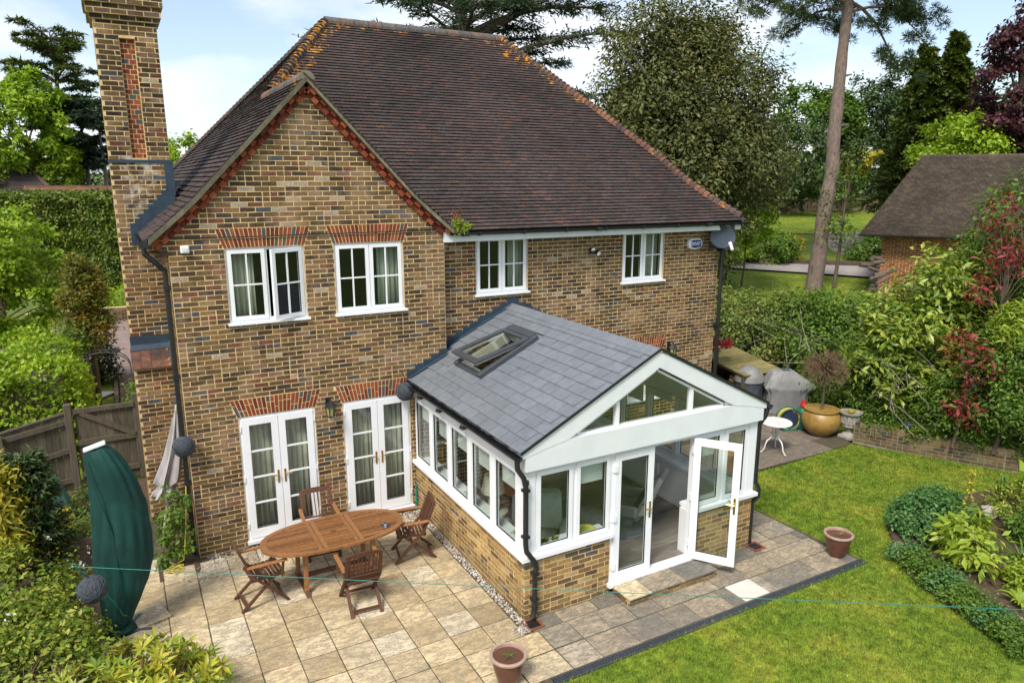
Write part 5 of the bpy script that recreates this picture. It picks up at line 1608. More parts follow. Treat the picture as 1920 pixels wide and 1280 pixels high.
# steps at the door
stp = thing('door_step', 'low sandstone paved step in front of the open conservatory door', 'step', (5.9, -4.15, 0))
mb = MB(); mb.box(-.79, .80, -.19, .215, -.02, .10); mb.build('core', M['mortar'], stp)
sb = Bricks('brick_y')
sb.field(FR(0, -.20, 0), lambda a, b: [(-.80, .81)], .0, .102, stp, ch=.051, w0=-.04); sb.field(FR(-.80, 0, -math.pi / 2), lambda a, b: [(-.21, .145)], .0, .102, stp, ch=.051, w0=-.008)
its = sb.items; sb.items = []
for (fr, a0, a1, z0, z1, wall, w0, proud, tone, whole, m) in its:
    mb = MB(); fr.box(mb, a0, a1, z0, z1, w0, proud, tone); mb.build('brick', M['brick_y'], stp)
for a, b, mm in ((-.82, -.43, 'slab'), (-.425, .20, 'slab_grey'), (.205, .83, 'slab_grey')):
    mb = slab_mesh(b - a, .44, rnd.random(), 5); mesh_obj('slab', mb.mesh('slab', M[mm]), stp, ((a + b) / 2, .0, .135))

# ---- furniture inside
t = thing('armchair', 'pale throw covered armchair behind the front left windows', 'armchair', (4.35, -3.05, FLOOR), R(150))
mb = MB(); mb.box(-.36, .36, -.36, .36, .12, .42); mb.build('seat', M['sofa'], t, bevel=.05)
mb = MB(); mb.hexa([(-.38, -.5, .1), (.38, -.5, .1), (.38, -.3, .1), (-.38, -.3, .1), (-.36, -.56, .98), (.36, -.56, .98), (.36, -.40, .98), (-.36, -.40, .98)]); mb.build('backrest', M['sofa'], t, bevel=.06)
for s in (-1, 1):
    mb = MB(); mb.box(s * .44 - .08, s * .44 + .08, -.45, .38, .08, .60); mb.build('arm', M['sofa'], t, bevel=.05)
mb = MB(); mb.hexa([(-.40, -.58, .45), (.2, -.6, .5), (.22, -.27, .5), (-.40, -.27, .44), (-.39, -.62, 1.02), (.22, -.63, 1.01), (.22, -.37, 1.0), (-.39, -.37, 1.0)]); mb.build('throw', M['throw'], t, bevel=.05)
t = thing('recliner', 'grey swivel recliner on a ringed base inside the open door', 'armchair', (6.25, -2.75, FLOOR), R(35))
mb = MB(); mb.lathe([(.33, 0), (.34, .03), (.33, .05), (.30, .06), (.30, .09), (.28, .10), (.12, .12), (.1, .3)], 28); mb.build('base', M['sofa_dark'], t, smooth=True)
mb = MB(); mb.box(-.3, .3, -.3, .34, .30, .48); mb.build('seat', M['sofa_dark'], t, bevel=.06)
mb = MB(); mb.hexa([(-.32, -.36, .4), (.32, -.36, .4), (.32, -.2, .4), (-.32, -.2, .4), (-.28, -.66, 1.12), (.28, -.66, 1.12), (.28, -.52, 1.12), (-.28, -.52, 1.12)]); mb.build('backrest', M['sofa'], t, bevel=.06)
for s in (-1, 1):
    mb = MB(); mb.box(s * .37 - .055, s * .37 + .055, -.3, .3, .42, .62); mb.build('arm', M['sofa_dark'], t, bevel=.04)
mb = MB(); mb.hexa([(-.24, -.3, .5), (.22, -.3, .5), (.22, -.14, .5), (-.24, -.14, .5), (-.22, -.5, .92), (.22, -.5, .92), (.22, -.36, .92), (-.22, -.36, .92)])
tag(mb.build('cushion', M['navy_cloth'], None, bevel=.05, loc=(6.25, -2.75, FLOOR + .0)), 'navy cushion leaning on the grey recliner', 'cushion').rotation_euler = (0, 0, R(35))
t = thing('footstool', 'pale round pouffe beside the closed door leaf', 'footstool', (5.62, -2.6, FLOOR))
mb = MB(); mb.lathe([(.20, 0.0), (.27, .06), (.29, .2), (.27, .36), (.18, .42), (.001, .43)], 24); mb.build('cover', M['sofa'], t, smooth=True)
mb = MB(); mb.lathe([(.02, .425), (.025, .44), (.001, .445)], 8); mb.build('button', M['sofa_dark'], t)
t = thing('table_lamp', 'pale table lamp behind the left hand conservatory windows', 'lamp', (4.1, -2.15, FLOOR))
mb = MB(); mb.lathe([(.2, 0), (.2, .03), (.03, .04), (.03, .55), (.24, .56), (.24, .60)], 16); mb.build('stand', M['cream'], t)
mb = MB(); mb.lathe([(.07, .60), (.10, .68), (.06, .82), (.02, .86), (.02, .92)], 16); mb.build('lamp_base', M['throw'], t, smooth=True)
mb = MB(); mb.lathe([(.19, .92), (.13, 1.2)], 24); mb.build('lamp_shade', M['cream'], t, smooth=True)
t = thing('radiator', 'white radiator on the far low wall of the conservatory', 'radiator', (C1 - .275, -2.0, FLOOR + .1))
for k in range(22):
    mb = MB(); mb.box(-.06, 0, k * .05, k * .05 + .042, 0, .56); mb.build('fin', M['upvc'], t)
mb = MB(); mb.box(-.05, -.005, -.01, 1.1, .03, .06); mb.box(-.05, -.005, -.01, 1.1, .5, .53); mb.build('panel', M['upvc'], t)
mb = MB(); mb.lathe([(.001, .0), (.12, .0), (.142, .035), (.148, .05), (.135, .05), (.12, .018), (.001, .015)], 24, (4.76, -3.735, .947))
tag(mb.build('bowl', M['yellow_bowl'], smooth=True), 'shallow yellow bowl on the front window sill', 'bowl')
for k, (x, y, m_, lab) in enumerate(((4.22, -3.77, 'pot_gold', 'small ochre plant pot on the front sill next to the yellow bowl'), (4.06, -3.76, 'pot_brown', 'small brown plant pot at the left end of the front sill'))):
    t = thing('sill_plant', lab, 'potted plant', (x, y, .947), 0, 'little pots on the conservatory sill')
    mb = MB(); mb.lathe([(.03, 0), (.05, .06), (.052, .065), (.042, .06), (.001, .055)], 12); mb.build('pot', M[m_], t)
SILLP = [(4.22, -3.77), (4.06, -3.76), (3.82, -3.4), (3.8, -1.9)]
# ------------------------------------------------------------------ garden furniture
tb = thing('garden_table', 'oval extending teak garden table with slatted top on the patio', 'table', (1.74, -1.575, 0))
HL, HW, TH = 1.05, .53, .74
def oval(t, a=HL, b=HW):       # superellipse outline
    c, s_ = math.cos(t), math.sin(t); e = 2 / 2.35
    return (a * math.copysign(abs(c) ** e, c), b * math.copysign(abs(s_) ** e, s_))
def half_w(x, a=HL, b=HW):
    return b * max(0, 1 - abs(x / a) ** 2.35) ** (1 / 2.35)
mb = MB(); n = 72
for k in range(n):
    t0, t1 = 2 * math.pi * k / n, 2 * math.pi * (k + 1) / n
    o0, o1 = oval(t0), oval(t1); i0, i1 = oval(t0, HL - .085, HW - .075), oval(t1, HL - .085, HW - .075)
    z0, z1 = TH - .035, TH
    mb.hexa([(*i0, z0), (*o0, z0), (*o1, z0), (*i1, z0), (*i0, z1), (*o0, z1), (*o1, z1), (*i1, z1)], .5 + .12 * math.sin(k // 6 * 2.1))
rim = mb.build('tabletop', M['teak'], tb)
mb = MB()
for xs in (-.262, .262):
    for dx in (-.036, .036):
        w_ = half_w(abs(xs) + .03) - .07
        mb.box(xs + dx - .031, xs + dx + .031, -w_, w_, TH - .032, TH - .001, .6 if dx > 0 else .42)
mb.box(-.2, -.04, -.035, .035, TH - .03, TH - .0015, .5); mb.box(.04, .2, -.035, .035, TH - .03, TH - .0015, .5)
mb.box(-.045, .045, -.036, -.022, TH - .03, TH - .0015, .5); mb.box(-.045, .045, .022, .036, TH - .03, TH - .0015, .5)
mb.build('leaf_frame', M['teak'], tb)
mb = MB()
pitch = .0345
y = -HW + .09
while y < HW - .08:
    yc = y + .012
    for (xa, xb) in ((-HL, -.332), (-.192, .192), (.332, HL)):
        lim = (HL - .08) * max(0, 1 - (abs(yc) + .0125) ** 2.35 / (HW - .07) ** 2.35) ** (1 / 2.35)
        x0, x1 = max(xa, -lim), min(xb, lim)
        if abs(yc) < .05 and xa == -.192: continue
        if x1 - x0 > .03: mb.box(x0, x1, yc - .0105, yc + .0105, TH - .026, TH - .002, rnd.random())
    y += pitch
mb.build('slats', M['teak'], tb, kind='stuff')
mb = MB(); mb.lathe([(.024, TH - .012), (.024, TH - .0105), (.001, TH - .0104)], 14); mb.build('parasol_hole', M['gutter'], tb)
mb = MB(); ring(mb, FR(0, 0, 0), -.62, .62, TH - .10, TH - .036, .03, -.30, .30); 
mb = MB(); mb.box(-.72, .72, -.31, -.285, TH - .10, TH - .036); mb.box(-.72, .72, .285, .31, TH - .10, TH - .036); mb.box(-.72, -.695, -.285, .285, TH - .1, TH - .036); mb.box(.695, .72, -.285, .285, TH - .1, TH - .036); mb.build('apron', M['teak_dark'], tb)
for sx in (-1, 1):
    for sy in (-1, 1):
        mb = MB(); mb.beam((sx * .50, sy * .27, .04), (sx * .50, sy * .27, TH - .04), .062, .062, (1, 0, 0), .75); mb.build('leg', M['teak'], tb, bevel=.005)
    mb = MB(); mb.hexa([(sx * .50 - .03, -.40, 0), (sx * .50 + .03, -.40, 0), (sx * .50 + .03, .40, 0), (sx * .50 - .03, .40, 0), (sx * .50 - .03, -.32, .06), (sx * .50 + .03, -.32, .06), (sx * .50 + .03, .32, .06), (sx * .50 - .03, .32, .06)]); mb.build('foot_rail', M['teak_dark'], tb)
mb = MB(); mb.box(-.47, .47, -.03, .03, .12, .17); mb.build('stretcher', M['teak_dark'], tb)
t = thing('table_ornament', 'small blue grey ornament lying on the teak table', 'ornament', (2.45, -1.82, TH))
mb = MB(); mb.lathe([(.045, 0), (.05, .012), (.02, .03), (.001, .032)], 10); mb.build('base', M['lead_pale'], t)
for k in range(5):
    mb = MB(); a = k * 1.25; mb.beam((.02 * math.cos(a), .02 * math.sin(a), .02), (.065 * math.cos(a), .065 * math.sin(a), .035), .03, .012); mb.build('petal', M['lead'], t)

def make_chair(label):
    t = thing('garden_chair', label, 'chair', (0, 0, 0), 0, 'folding teak armchairs round the garden table')
    D = M['teak_dark']
    for s in (-1, 1):
        mb = MB(); mb.beam((s * .235, .30, .0), (s * .235, -.16, .50), .03, .05, (1, 0, 0), .4); mb.beam((s * .235, -.16, .50), (s * .225, -.33, .93), .03, .05, (1, 0, 0), .45); mb.build('back_leg', D, t)
        mb = MB(); mb.beam((s * .20, -.34, .0), (s * .20, .21, .47), .028, .045, (1, 0, 0), .35); mb.beam((s * .265, .22, .40), (s * .265, .25, .645), .026, .04, (1, 0, 0), .5); mb.build('front_leg', D, t)
        mb = MB(); mb.beam((s * .262, -.24, .665), (s * .275, .30, .65), .06, .026, (0, 0, 1), .8); mb.build('arm', M['teak'], t, bevel=.006)
    mb = MB()
    for k in range(9): 
        y = -.17 + k * .052
        mb.box(-.215, .215, y - .019, y + .019, .43 + .012 * (k / 8), .449 + .012 * (k / 8), rnd.random())
    mb.box(-.215, -.19, -.19, .27, .405, .431); mb.box(.19, .215, -.19, .27, .405, .431)
    mb.build('seat', D, t)
    mb = MB()
    def bk(h): # point on the back line
        f = (h - .50) / .43
        return -.16 - .17 * f
    for k in range(8):
        x = -.182 + k * .052
        mb.beam((x, bk(.55) + .005, .55), (x, bk(.90) + .005, .90), .026, .012, (1, 0, 0), rnd.random())
    for k in range(7):
        xa, xb = -.225 + k * .0643, -.225 + (k + 1) * .0643
        za = .93 + .028 * math.cos(xa / .225 * 1.3); zb = .93 + .028 * math.cos(xb / .225 * 1.3)
        mb.hexa([(xa, bk(.9) - .012, .885), (xb, bk(.9) - .012, .885), (xb, bk(.9) + .014, .885), (xa, bk(.9) + .014, .885), (xa, bk(.95) - .012, za), (xb, bk(.95) - .012, zb), (xb, bk(.95) + .014, zb), (xa, bk(.95) + .014, za)], .5)
    mb.beam((-.225, bk(.53) + .004, .53), (.225, bk(.53) + .004, .53), .045, .024, (0, -.4, 1), .45)
    mb.build('backrest', D, t)
    for a, b in (((-.23, .235, .075), .03), ((-.20, -.27, .06), .03), ((-.2, .03, .30), .025)):
        mb = MB(); mb.beam(a, (-a[0], a[1], a[2]), b, b, (0, 0, 1), .4); mb.build('stretcher', D, t)
    return t
ch0 = make_chair('teak folding armchair standing with its back towards the lawn, in front of the table')
ch0.location = (1.86, -2.44, 0); ch0.rotation_euler = (0, 0, R(-4))
copy_tree(ch0, (.66, -1.66, 0), R(-84), 'teak folding armchair at the left end of the oval table')
copy_tree(ch0, (1.74, -.72, 0), R(176), 'teak folding armchair between the table and the French doors')
copy_tree(ch0, (2.98, -1.52, 0), R(78), 'teak folding armchair at the right end of the table beside the conservatory')

# ---- covered cantilever parasol
t = thing('covered_parasol', 'tall garden parasol wrapped in a dark green cover', 'parasol', (-1.0, -1.6, 0))
lv = [(0.06, -1.30, -1.02, .10), (.20, -1.31, -.97, .13), (.45, -1.31, -.85, .18), (.67, -1.315, -.74, .2), (.95, -1.315, -.665, .215), (1.25, -1.30, -.645, .22), (1.57, -1.27, -.645, .21), (1.8, -1.255, -.67, .2), (2.0, -1.25, -.715, .19), (2.2, -1.25, -.765, .18), (2.36, -1.25, -.83, .16), (2.5, -1.255, -.90, .13), (2.565, -1.255, -.96, .10), (2.575, -1.2, -1.02, .05)]
mb = MB(); n = 72; vs = []
lv = [tuple(p + (q - p) * h for p, q in zip(u_, v_)) for u_, v_ in zip(lv[:-1], lv[1:]) for h in (0, .33, .67)] + [lv[-1]]
for j, (z, xa, xb, dy) in enumerate(lv):
    for i in range(n):
        a = 2 * math.pi * i / n
        cx, rx = (xa + xb) / 2, (xb - xa) / 2
        f = 1 + (.03 * math.sin(a * 4 + z * .8) + .075 * abs(math.sin(a * 6.5 + .7 * math.sin(z * 2.2))) - .04 + .022 * math.sin(a * 15 + z * 5) + .012 * math.sin(z * 19 + a * 4)) * (1 if j < 36 else .4)
        vs.append((cx + 1.0 + rx * math.cos(a) * f, dy * math.sin(a) * f * (1.0 + .12 * math.sin(z * 5 + 3 * a)), z + .012 * math.sin(3 * a + 2 * z)))
fs = [(j * n + i, j * n + (i + 1) % n, (j + 1) * n + (i + 1) % n, (j + 1) * n + i) for j in range(len(lv) - 1) for i in range(n)] + [tuple((len(lv) - 1) * n + i for i in range(n))]
mb.add(vs, fs); mb.build('cover', M['cover_green'], t, smooth=True)
mb = MB(); mb.tube([(-.05, 0, 0), (-.10, 0, .12)], [.13, .13], 14); mb.lathe([(.15, .05), (.17, .08), (.14, .12)], 16, (-.12, 0, 0)); mb.build('gathered_hem', M['cover_green'], t, smooth=True)
mb = MB(); mb.tube([(-.16 + .165 * math.cos(a), .14 * math.sin(a), .22 + .01 * math.sin(3 * a)) for a in np.linspace(0, 2 * math.pi, 24)], .012, 5, cap=False); mb.build('tie_cord', M['cable'], t)
mb = MB(); mb.tube([(-.27, -.10, 2.5), (-.16, -.205, 2.0), (-.06, -.225, 1.5), (-.05, -.228, 1.0), (-.1, -.205, .5), (-.15, -.14, .15)], .008, 5); mb.build('seam', M['cover_green'], t)
mb = MB(); mb.beam((-.262, 0, 2.575), (-.02, 0, 2.64), .10, .035, (0, 0, 1)); mb.build('pole_cap', M['white'], t, bevel=.006)
mb = MB(); mb.beam((-.45, .1, .03), (.25, -.15, .03), .06, .035); mb.beam((-.25, -.3, .03), (.12, .3, .03), .06, .035); mb.build('cross_base', M['metal_dark'], t)
for k, (dx, dy) in enumerate(((-.42, .18), (.22, .2), (-.3, -.3), (.15, -.32))):
    mb = slab_mesh(.42, .42, .5, 3); o = mesh_obj('base_slab', mb.mesh('base_slab', M['slab']), t, (dx, dy, .045), (0, 0, .35))

# ---- woven balls and the cord
def ball(x, y, z, r, label):
    t = thing('woven_ball', label, 'ornamental ball', (x, y, z), 0, 'dark woven balls hung about the patio')
    mb = MB(); prof = [(max(.001, r * math.sin(math.pi * k / 14)) , -r * math.cos(math.pi * k / 14)) for k in range(15)]
    mb.lathe(prof, 24)
    mb.v = [tuple(Vector(p) * (1 + .018 * math.sin(p[0] * 60 + p[2] * 45) + rnd.uniform(-.012, .012))) for p in mb.v]
    mb.build('ball', M['wicker'], t, smooth=True)
    mb = MB()
    for k in range(22):
        q = Vector((rnd.gauss(0, 1), rnd.gauss(0, 1), rnd.gauss(0, 1))).normalized(); p2 = q.orthogonal().normalized(); p3 = q.cross(p2)
        mb.tube([(p2 * math.cos(a) + p3 * math.sin(a)) * (r * 1.012) for a in np.linspace(0, 2 * math.pi, 22)], .0035, 4, cap=False)
    mb.build('weave_strands', M['wicker_light'], t)
    mb = MB(); mb.tube([(0, 0, r - .01), (0, 0, r + .12), (0, .16, r + .17)] if y > -1 else [(0, 0, r - .01), (-.08, .02, r + .05)], .006, 5); mb.build('hanger', M['cable'], t)
ball(-1.33, -2.18, 1.02, .165, 'dark woven ball hanging beside the green parasol cover')
ball(-.075, -.16, 1.92, .155, 'dark woven ball hung in front of the downpipe at the house corner')
ball(3.44, -.16, 2.27, .155, 'dark woven ball hung between the French doors and the conservatory')
mb = MB(); a = Vector((-1.5, -2.1, 1.33)); b = Vector((9.6, -9.05, 1.13)); pts = []
for k in range(30):
    q = k / 29; p = a.lerp(b, q); p.z -= .02 * math.sin(math.pi * q); pts.append(p)
mb.tube(pts, .0042, 5); tag(mb.build('washing_line', M['cord']), 'thin teal line stretched across patio and lawn', 'line')
mb = MB(); mb.tube([(-1.5, -2.1, 1.36), (-1.30, -1.98, .98), (-1.12, -1.80, .52), (-1.05, -1.72, .28)], .011, 6); tag(mb.build('tether', M['cord']), 'thick green strap running down behind the woven ball', 'strap')

# ---- grey folded parasol against the wall
t = thing('folded_parasol', 'folded grey canvas parasol leaning in the house corner', 'parasol', (-.22, .95, 0))
mb = MB(); n = 36; vs = []
lv = [(2.16, .02, .145), (2.0, .045, .125), (1.7, .085, .08), (1.4, .12, .02), (1.15, .15, -.045), (1.0, .165, -.09), (.93, .10, -.11), (.86, .14, -.145), (.78, .16, -.175), (.74, .10, -.19)]
for j, (z, r, x) in enumerate(lv):
    for i in range(n):
        a = 2 * math.pi * i / n
        f = 1 + .26 * math.sin(a * 6 + j * .25) * min(1, j / 2) + .08 * math.sin(a * 11 + z * 4)
        vs.append((x + r * f * math.cos(a), -.02 + r * f * math.sin(a), z + .02 * math.sin(a * 6)))
fs = [(j * n + i, j * n + (i + 1) % n, (j + 1) * n + (i + 1) % n, (j + 1) * n + i) for j in range(len(lv) - 1) for i in range(n)]
mb.add(vs, fs); mb.build('canopy', M['canvas'], t, smooth=True)
mb = MB(); mb.tube([(.16, 0, 2.26), (.0, 0, 1.2), (-.25, 0, .02)], .02, 8); mb.build('pole', M['cream'], t)

# ---- hose, rod by the door, pots
mb = MB(); P = [(-.10, -.13, 1.28), (-.13, -.2, 1.0), (-.16, -.2, .7), (-.2, -.24, .4), (-.24, -.22, .14), (-.35, -.1, .03), (-.45, .02, .02)]
for k in range(26):
    a = k * .72; P.append((-.38 + (.13 + .05 * math.sin(k * 1.3)) * math.cos(a), -.18 + (.10 + .04 * math.cos(k * 2.1)) * math.sin(a) * .8 - .004 * k, .02 + .006 * (k % 4)))
mb.tube(P, .0095, 6); tag(mb.build('garden_hose', M['hose_y'], smooth=True), 'thin yellow hose tangled on the paving at the house corner', 'hose')
mb = MB(); mb.tube([(3.61, -.09, 0), (3.61, -.09, .52)], .018, 8); tag(mb.build('stake', M['cord']), 'short green stake between French doors and conservatory', 'stake')
mb = MB(); mb.box(3.0, 3.62, -.10, -.06, .02, .06); tag(mb.build('timber_batten', M['teak_dark']), 'dark timber batten lying below the right French doors', 'batten')

def pot(name, label, x, y, prof, m, soil_r, soil_z, rim_m=None, rim=None, cat='pot', group=None, n=28, z=0):
    t = thing(name, label, cat, (x, y, z), 0, group)
    mb = MB(); mb.lathe(prof, n); mb.build('body', M[m], t, smooth=True)
    if rim: mb = MB(); mb.lathe(rim, n); mb.build('rim', M[rim_m], t, smooth=True)
    mb = MB(); vs = [(0, 0, soil_z + .015)]
    for i in range(n):
        a = 2 * math.pi * i / n; vs.append((soil_r * math.cos(a), soil_r * math.sin(a), soil_z + rnd.uniform(-.01, .01)))
    mb.add(vs, [(0, i + 1, (i + 1) % n + 1) for i in range(n)]); mb.build('compost', M['soil'], t)
    return t
pp = [(.115, 0), (.125, .01), (.165, .15), (.195, .29), (.20, .34)]
pr = [(.20, .335), (.222, .345), (.225, .37), (.212, .38), (.188, .375), (.182, .33)]
pot('plant_pot', 'brown glazed pot of bare compost at the front edge of the patio', 2.89, -4.87, pp, 'pot_brown', .188, .33, 'pot_rim', pr, group='brown glazed pots at the paving edges')
pot('plant_pot', 'brown glazed pot on the paving corner beside the lawn', 8.87, -4.80, pp, 'pot_brown', .188, .33, 'pot_rim', pr, group='brown glazed pots at the paving edges')

# ---- rear patio objects
t = pot('ochre_pot', 'large round ochre glazed pot holding a bare lollipop tree', 13.35, -.93, [(.20, 0), (.23, .02), (.36, .14), (.43, .28), (.44, .40), (.40, .52), (.355, .57), (.36, .60)], 'pot_gold', .33, .54, 'pot_gold', [(.36, .59), (.39, .605), (.39, .63), (.36, .635), (.335, .62), (.33, .55)])
t = thing('stone_urn', 'weathered stone urn on a foot at the end of the retaining wall', 'urn', (13.72, -1.42, 0))
mb = MB(); mb.box(-.17, .17, -.17, .17, 0, .07); mb.build('plinth', M['urn'], t, bevel=.01)
mb = MB(); mb.lathe([(.16, .07), (.15, .10), (.075, .15), (.07, .22), (.12, .25), (.17, .29), (.175, .33), (.165, .35)], 24); mb.build('foot', M['urn'], t, smooth=True)
mb = MB(); mb.lathe([(.165, .35), (.185, .36), (.175, .42), (.185, .55), (.20, .58), (.245, .60), (.25, .63), (.225, .63), (.20, .60), (.19, .57), (.001, .56)], 24); mb.build('bowl', M['urn'], t, smooth=True)
for k in range(12):
    a = k * math.pi / 6; mb = MB(); mb.beam((.19 * math.cos(a), .19 * math.sin(a), .37), (.195 * math.cos(a), .195 * math.sin(a), .54), .05, .03, (math.cos(a), math.sin(a), 0)); mb.build('carved_panel', M['urn'], t)
t = thing('gas_bottle', 'green gas bottle with red cap beside the ochre pot', 'gas bottle', (13.28, -.48, 0))
mb = MB(); mb.lathe([(.13, 0), (.14, .02), (.16, .05), (.16, .42), (.15, .47), (.10, .53), (.05, .55)], 24); mb.build('body', M['gas'], t, smooth=True)
mb = MB(); mb.lathe([(.05, .55), (.085, .56), (.085, .60), (.055, .64), (.055, .70), (.001, .71)], 14); mb.build('cap', M['red'], t, smooth=True)
for z, w_ in ((.34, .035), (.27, .045), (.20, .04)):
    mb = MB(); mb.add([(-.16 * math.sin(.55 + q), -.1615 * math.cos(.55 + q), zz_) for zz_ in (z, z + .05) for q in (-w_ * 4, 0, w_ * 4)], [(0, 1, 4, 3), (1, 2, 5, 4)]); o = mb.build('label_patch', M['white'], t); so = o.modifiers.new('th', 'SOLIDIFY'); so.thickness = .002
t = thing('hose_reel', 'round hose reel wound with yellow and green hose', 'hose reel', (12.95, -.35, .27), R(-25))
mb = MB()
for k in range(5): mb.tube([(.24 * math.cos(a), -.06 + .028 * k, .24 * math.sin(a)) for a in np.linspace(0, 2 * math.pi, 30)], .02, 6, cap=False)
mb.build('yellow_hose', M['hose_y'], t, smooth=True)
for s in (-.10, .10):
    mb = MB(); mb.tube([(.265 * math.cos(a), s, .265 * math.sin(a)) for a in np.linspace(0, 2 * math.pi, 30)], .016, 6, cap=False); mb.build('flange', M['hose_g'], t, smooth=True)
mb = MB(); mb.tube([(0, -.1, 0), (0, .1, 0)], .20, 20); mb.build('drum', M['navy'], t)
mb = MB(); mb.beam((-.2, -.12, -.265), (.2, -.12, -.265), .03, .02); mb.beam((-.2, .12, -.265), (.2, .12, -.265), .03, .02); mb.beam((0, .12, -.26), (0, .12, 0), .03, .02); mb.beam((0, -.12, -.26), (0, -.12, 0), .03, .02); mb.build('stand', M['hose_g'], t)

def draped(name, label, loc, rz, sections, m, n=72, square=.6, fold=.03, cat='barbecue'):
    t = thing(name, label, cat, loc, rz)
    vs = []
    sections = [tuple(p + (q - p) * h for p, q in zip(u_, v_)) for u_, v_ in zip(sections[:-1], sections[1:]) for h in (0, .5)] + [sections[-1]]
    for j, (z, cx, rx, ry) in enumerate(sections):
        for i in range(n):
            a = 2 * math.pi * i / n
            c, s_ = math.cos(a), math.sin(a)
            e = square
            f = 1 + fold * (1.6 * abs(math.sin(a * 5 + .6 * math.sin(z * 5))) - .8) * (1.15 - j / len(sections)) + .018 * math.sin(a * 13 + z * 9)
            vs.append((cx + rx * f * math.copysign(abs(c) ** e, c), ry * f * math.copysign(abs(s_) ** e, s_), z + .012 * math.sin(a * 5 + z * 9)))
    fs = [(j * n + i, j * n + (i + 1) % n, (j + 1) * n + (i + 1) % n, (j + 1) * n + i) for j in range(len(sections) - 1) for i in range(n)] + [tuple((len(sections) - 1) * n + i for i in range(n))]
    mb = MB(); mb.add(vs, fs); mb.build('cover', M[m], t, smooth=True)
    return t
t = draped('covered_barbecue', 'wide gas barbecue under a light grey draped cover', (13.95, .62, 0), R(-32), [(.02, 0, .50, .31), (.3, 0, .49, .31), (.58, 0, .51, .33), (.70, .03, .62, .36), (.75, .05, .62, .35), (.98, -.08, .38, .29), (1.08, -.10, .28, .17), (1.10, -.10, .22, .12)], 'cover_grey', square=.4, fold=.05)
mb = MB(); mb.beam((-.15, -.05, 1.175), (.05, -.05, 1.18), .12, .012); mb.build('patch', M['navy'], t)
t = draped('covered_kettle_grill', 'round kettle grill under a dark grey cover with silvery dome', (13.28, 1.25, 0), 0, [(.02, 0, .36, .36), (.3, 0, .35, .35), (.6, 0, .36, .36), (.78, 0, .38, .38)], 'cover_dark', square=1, fold=.05)
mb = MB(); mb.lathe([(.385, .77), (.37, .90), (.28, 1.06), (.15, 1.14), (.05, 1.165), (.001, 1.17)], 28); mb.v = [(x * (1 + .02 * math.sin(7 * math.atan2(y, x))), y * (1 + .02 * math.sin(7 * math.atan2(y, x))), z) for x, y, z in mb.v]; mb.build('dome', M['cover_shiny'], t, smooth=True)
mb = MB(); mb.tube([(.39 * math.cos(a), .39 * math.sin(a), .78) for a in np.linspace(0, 2 * math.pi, 26)], .012, 5, cap=False); mb.build('drawcord', M['cover_dark'], t)

t = thing('garden_bistro_table', 'round white iron table with scrolled legs on weathered paving', 'table', (11.50, -1.22, 0))
mb = MB(); mb.lathe([(.001, .685), (.30, .685), (.33, .67), (.335, .69), (.32, .705), (.02, .70), (.018, .69), (.001, .69)], 36); mb.build('top', M['white_iron'], t, smooth=True)
for k in range(3):
    a = R(35) + k * 2 * math.pi / 3
    mb = MB(); f = lambda r, z: (r * math.cos(a), r * math.sin(a), z)
    mb.tube([f(.10, .68), f(.07, .58), f(.055, .45), f(.10, .33), f(.17, .27), f(.20, .20), f(.22, .10), f(.27, .02), f(.31, .015)], [.014, .016, .018, .018, .018, .016, .014, .014, .012], 7)
    mb.tube([f(.055, .45), f(.02, .38), f(.05, .31), f(.10, .33)], .010, 6)
    mb.build('leg', M['white_iron'], t, smooth=True)
mb = MB(); mb.tube([(.075 * math.cos(a), .075 * math.sin(a), .43) for a in np.linspace(0, 2 * math.pi, 16)], .012, 6, cap=False); mb.build('collar', M['white_iron'], t, smooth=True)
t = pot('terracotta_pot', 'terracotta pot seen through the conservatory corner window', 10.0, -1.3, [(.14, 0), (.19, .28), (.21, .3), (.21, .35), (.19, .35)], 'terracotta', .18, .32)

t = thing('log_store', 'low log store with mossy boarded roof beside the hedge', 'log store', (13.55, 2.15, 0), R(0))
def ls(u, v, z): return Vector((.0, 0, 0)) + Vector((u, v, z))
for k in range(8):
    mb = MB(); y0 = -1.15 + k * .24; j = rnd.uniform(-.015, .015)
    za = .98 + k * .035; 
    mb.hexa([(-.68, y0, za), (.68 + j, y0 - .35 * 0, za), (.68 + j, y0 + .235, za + .03), (-.68, y0 + .235, za + .03), (-.68, y0, za + .024), (.68 + j, y0, za + .024), (.68 + j, y0 + .235, za + .054), (-.68, y0 + .235, za + .054)], rnd.random()); mb.build('roof_board', M['mossy_wood'], t)
for x in (-.62, .62):
    for y in (-1.05, .62):
        mb = MB(); mb.box(x - .04, x + .04, y - .04, y + .04, 0, .97 + (y + 1.15) * .146); mb.build('post', M['fence_wood'], t)
    mb = MB(); mb.beam((x, -1.13, .955), (x, .76, 1.21), .04, .07); mb.build('rafter', M['mossy_wood'], t)
mb = MB(); mb.box(-.66, .66, .66, .69, .1, 1.15); mb.build('back_board', M['fence_wood'], t)
mb = MB(); mb.box(.665, .685, -1.0, .6, .1, .98); mb.build('side_board', M['fence_wood'], t)
g = random.Random(4); rowz = .10
for r in range(8):
    for k in range(11):
        mb = MB(); c = Vector((-.55 + k * .11 + (.05 if r % 2 else 0), -1.0 + g.uniform(-.04, .04), rowz + .05)); rr = g.uniform(.04, .056)
        if c.x > .58: continue
        mb.tube([c, c + Vector((0, .5, 0))], rr, 7, g.random()); mb.build('log', M['log'], t)
    rowz += .096

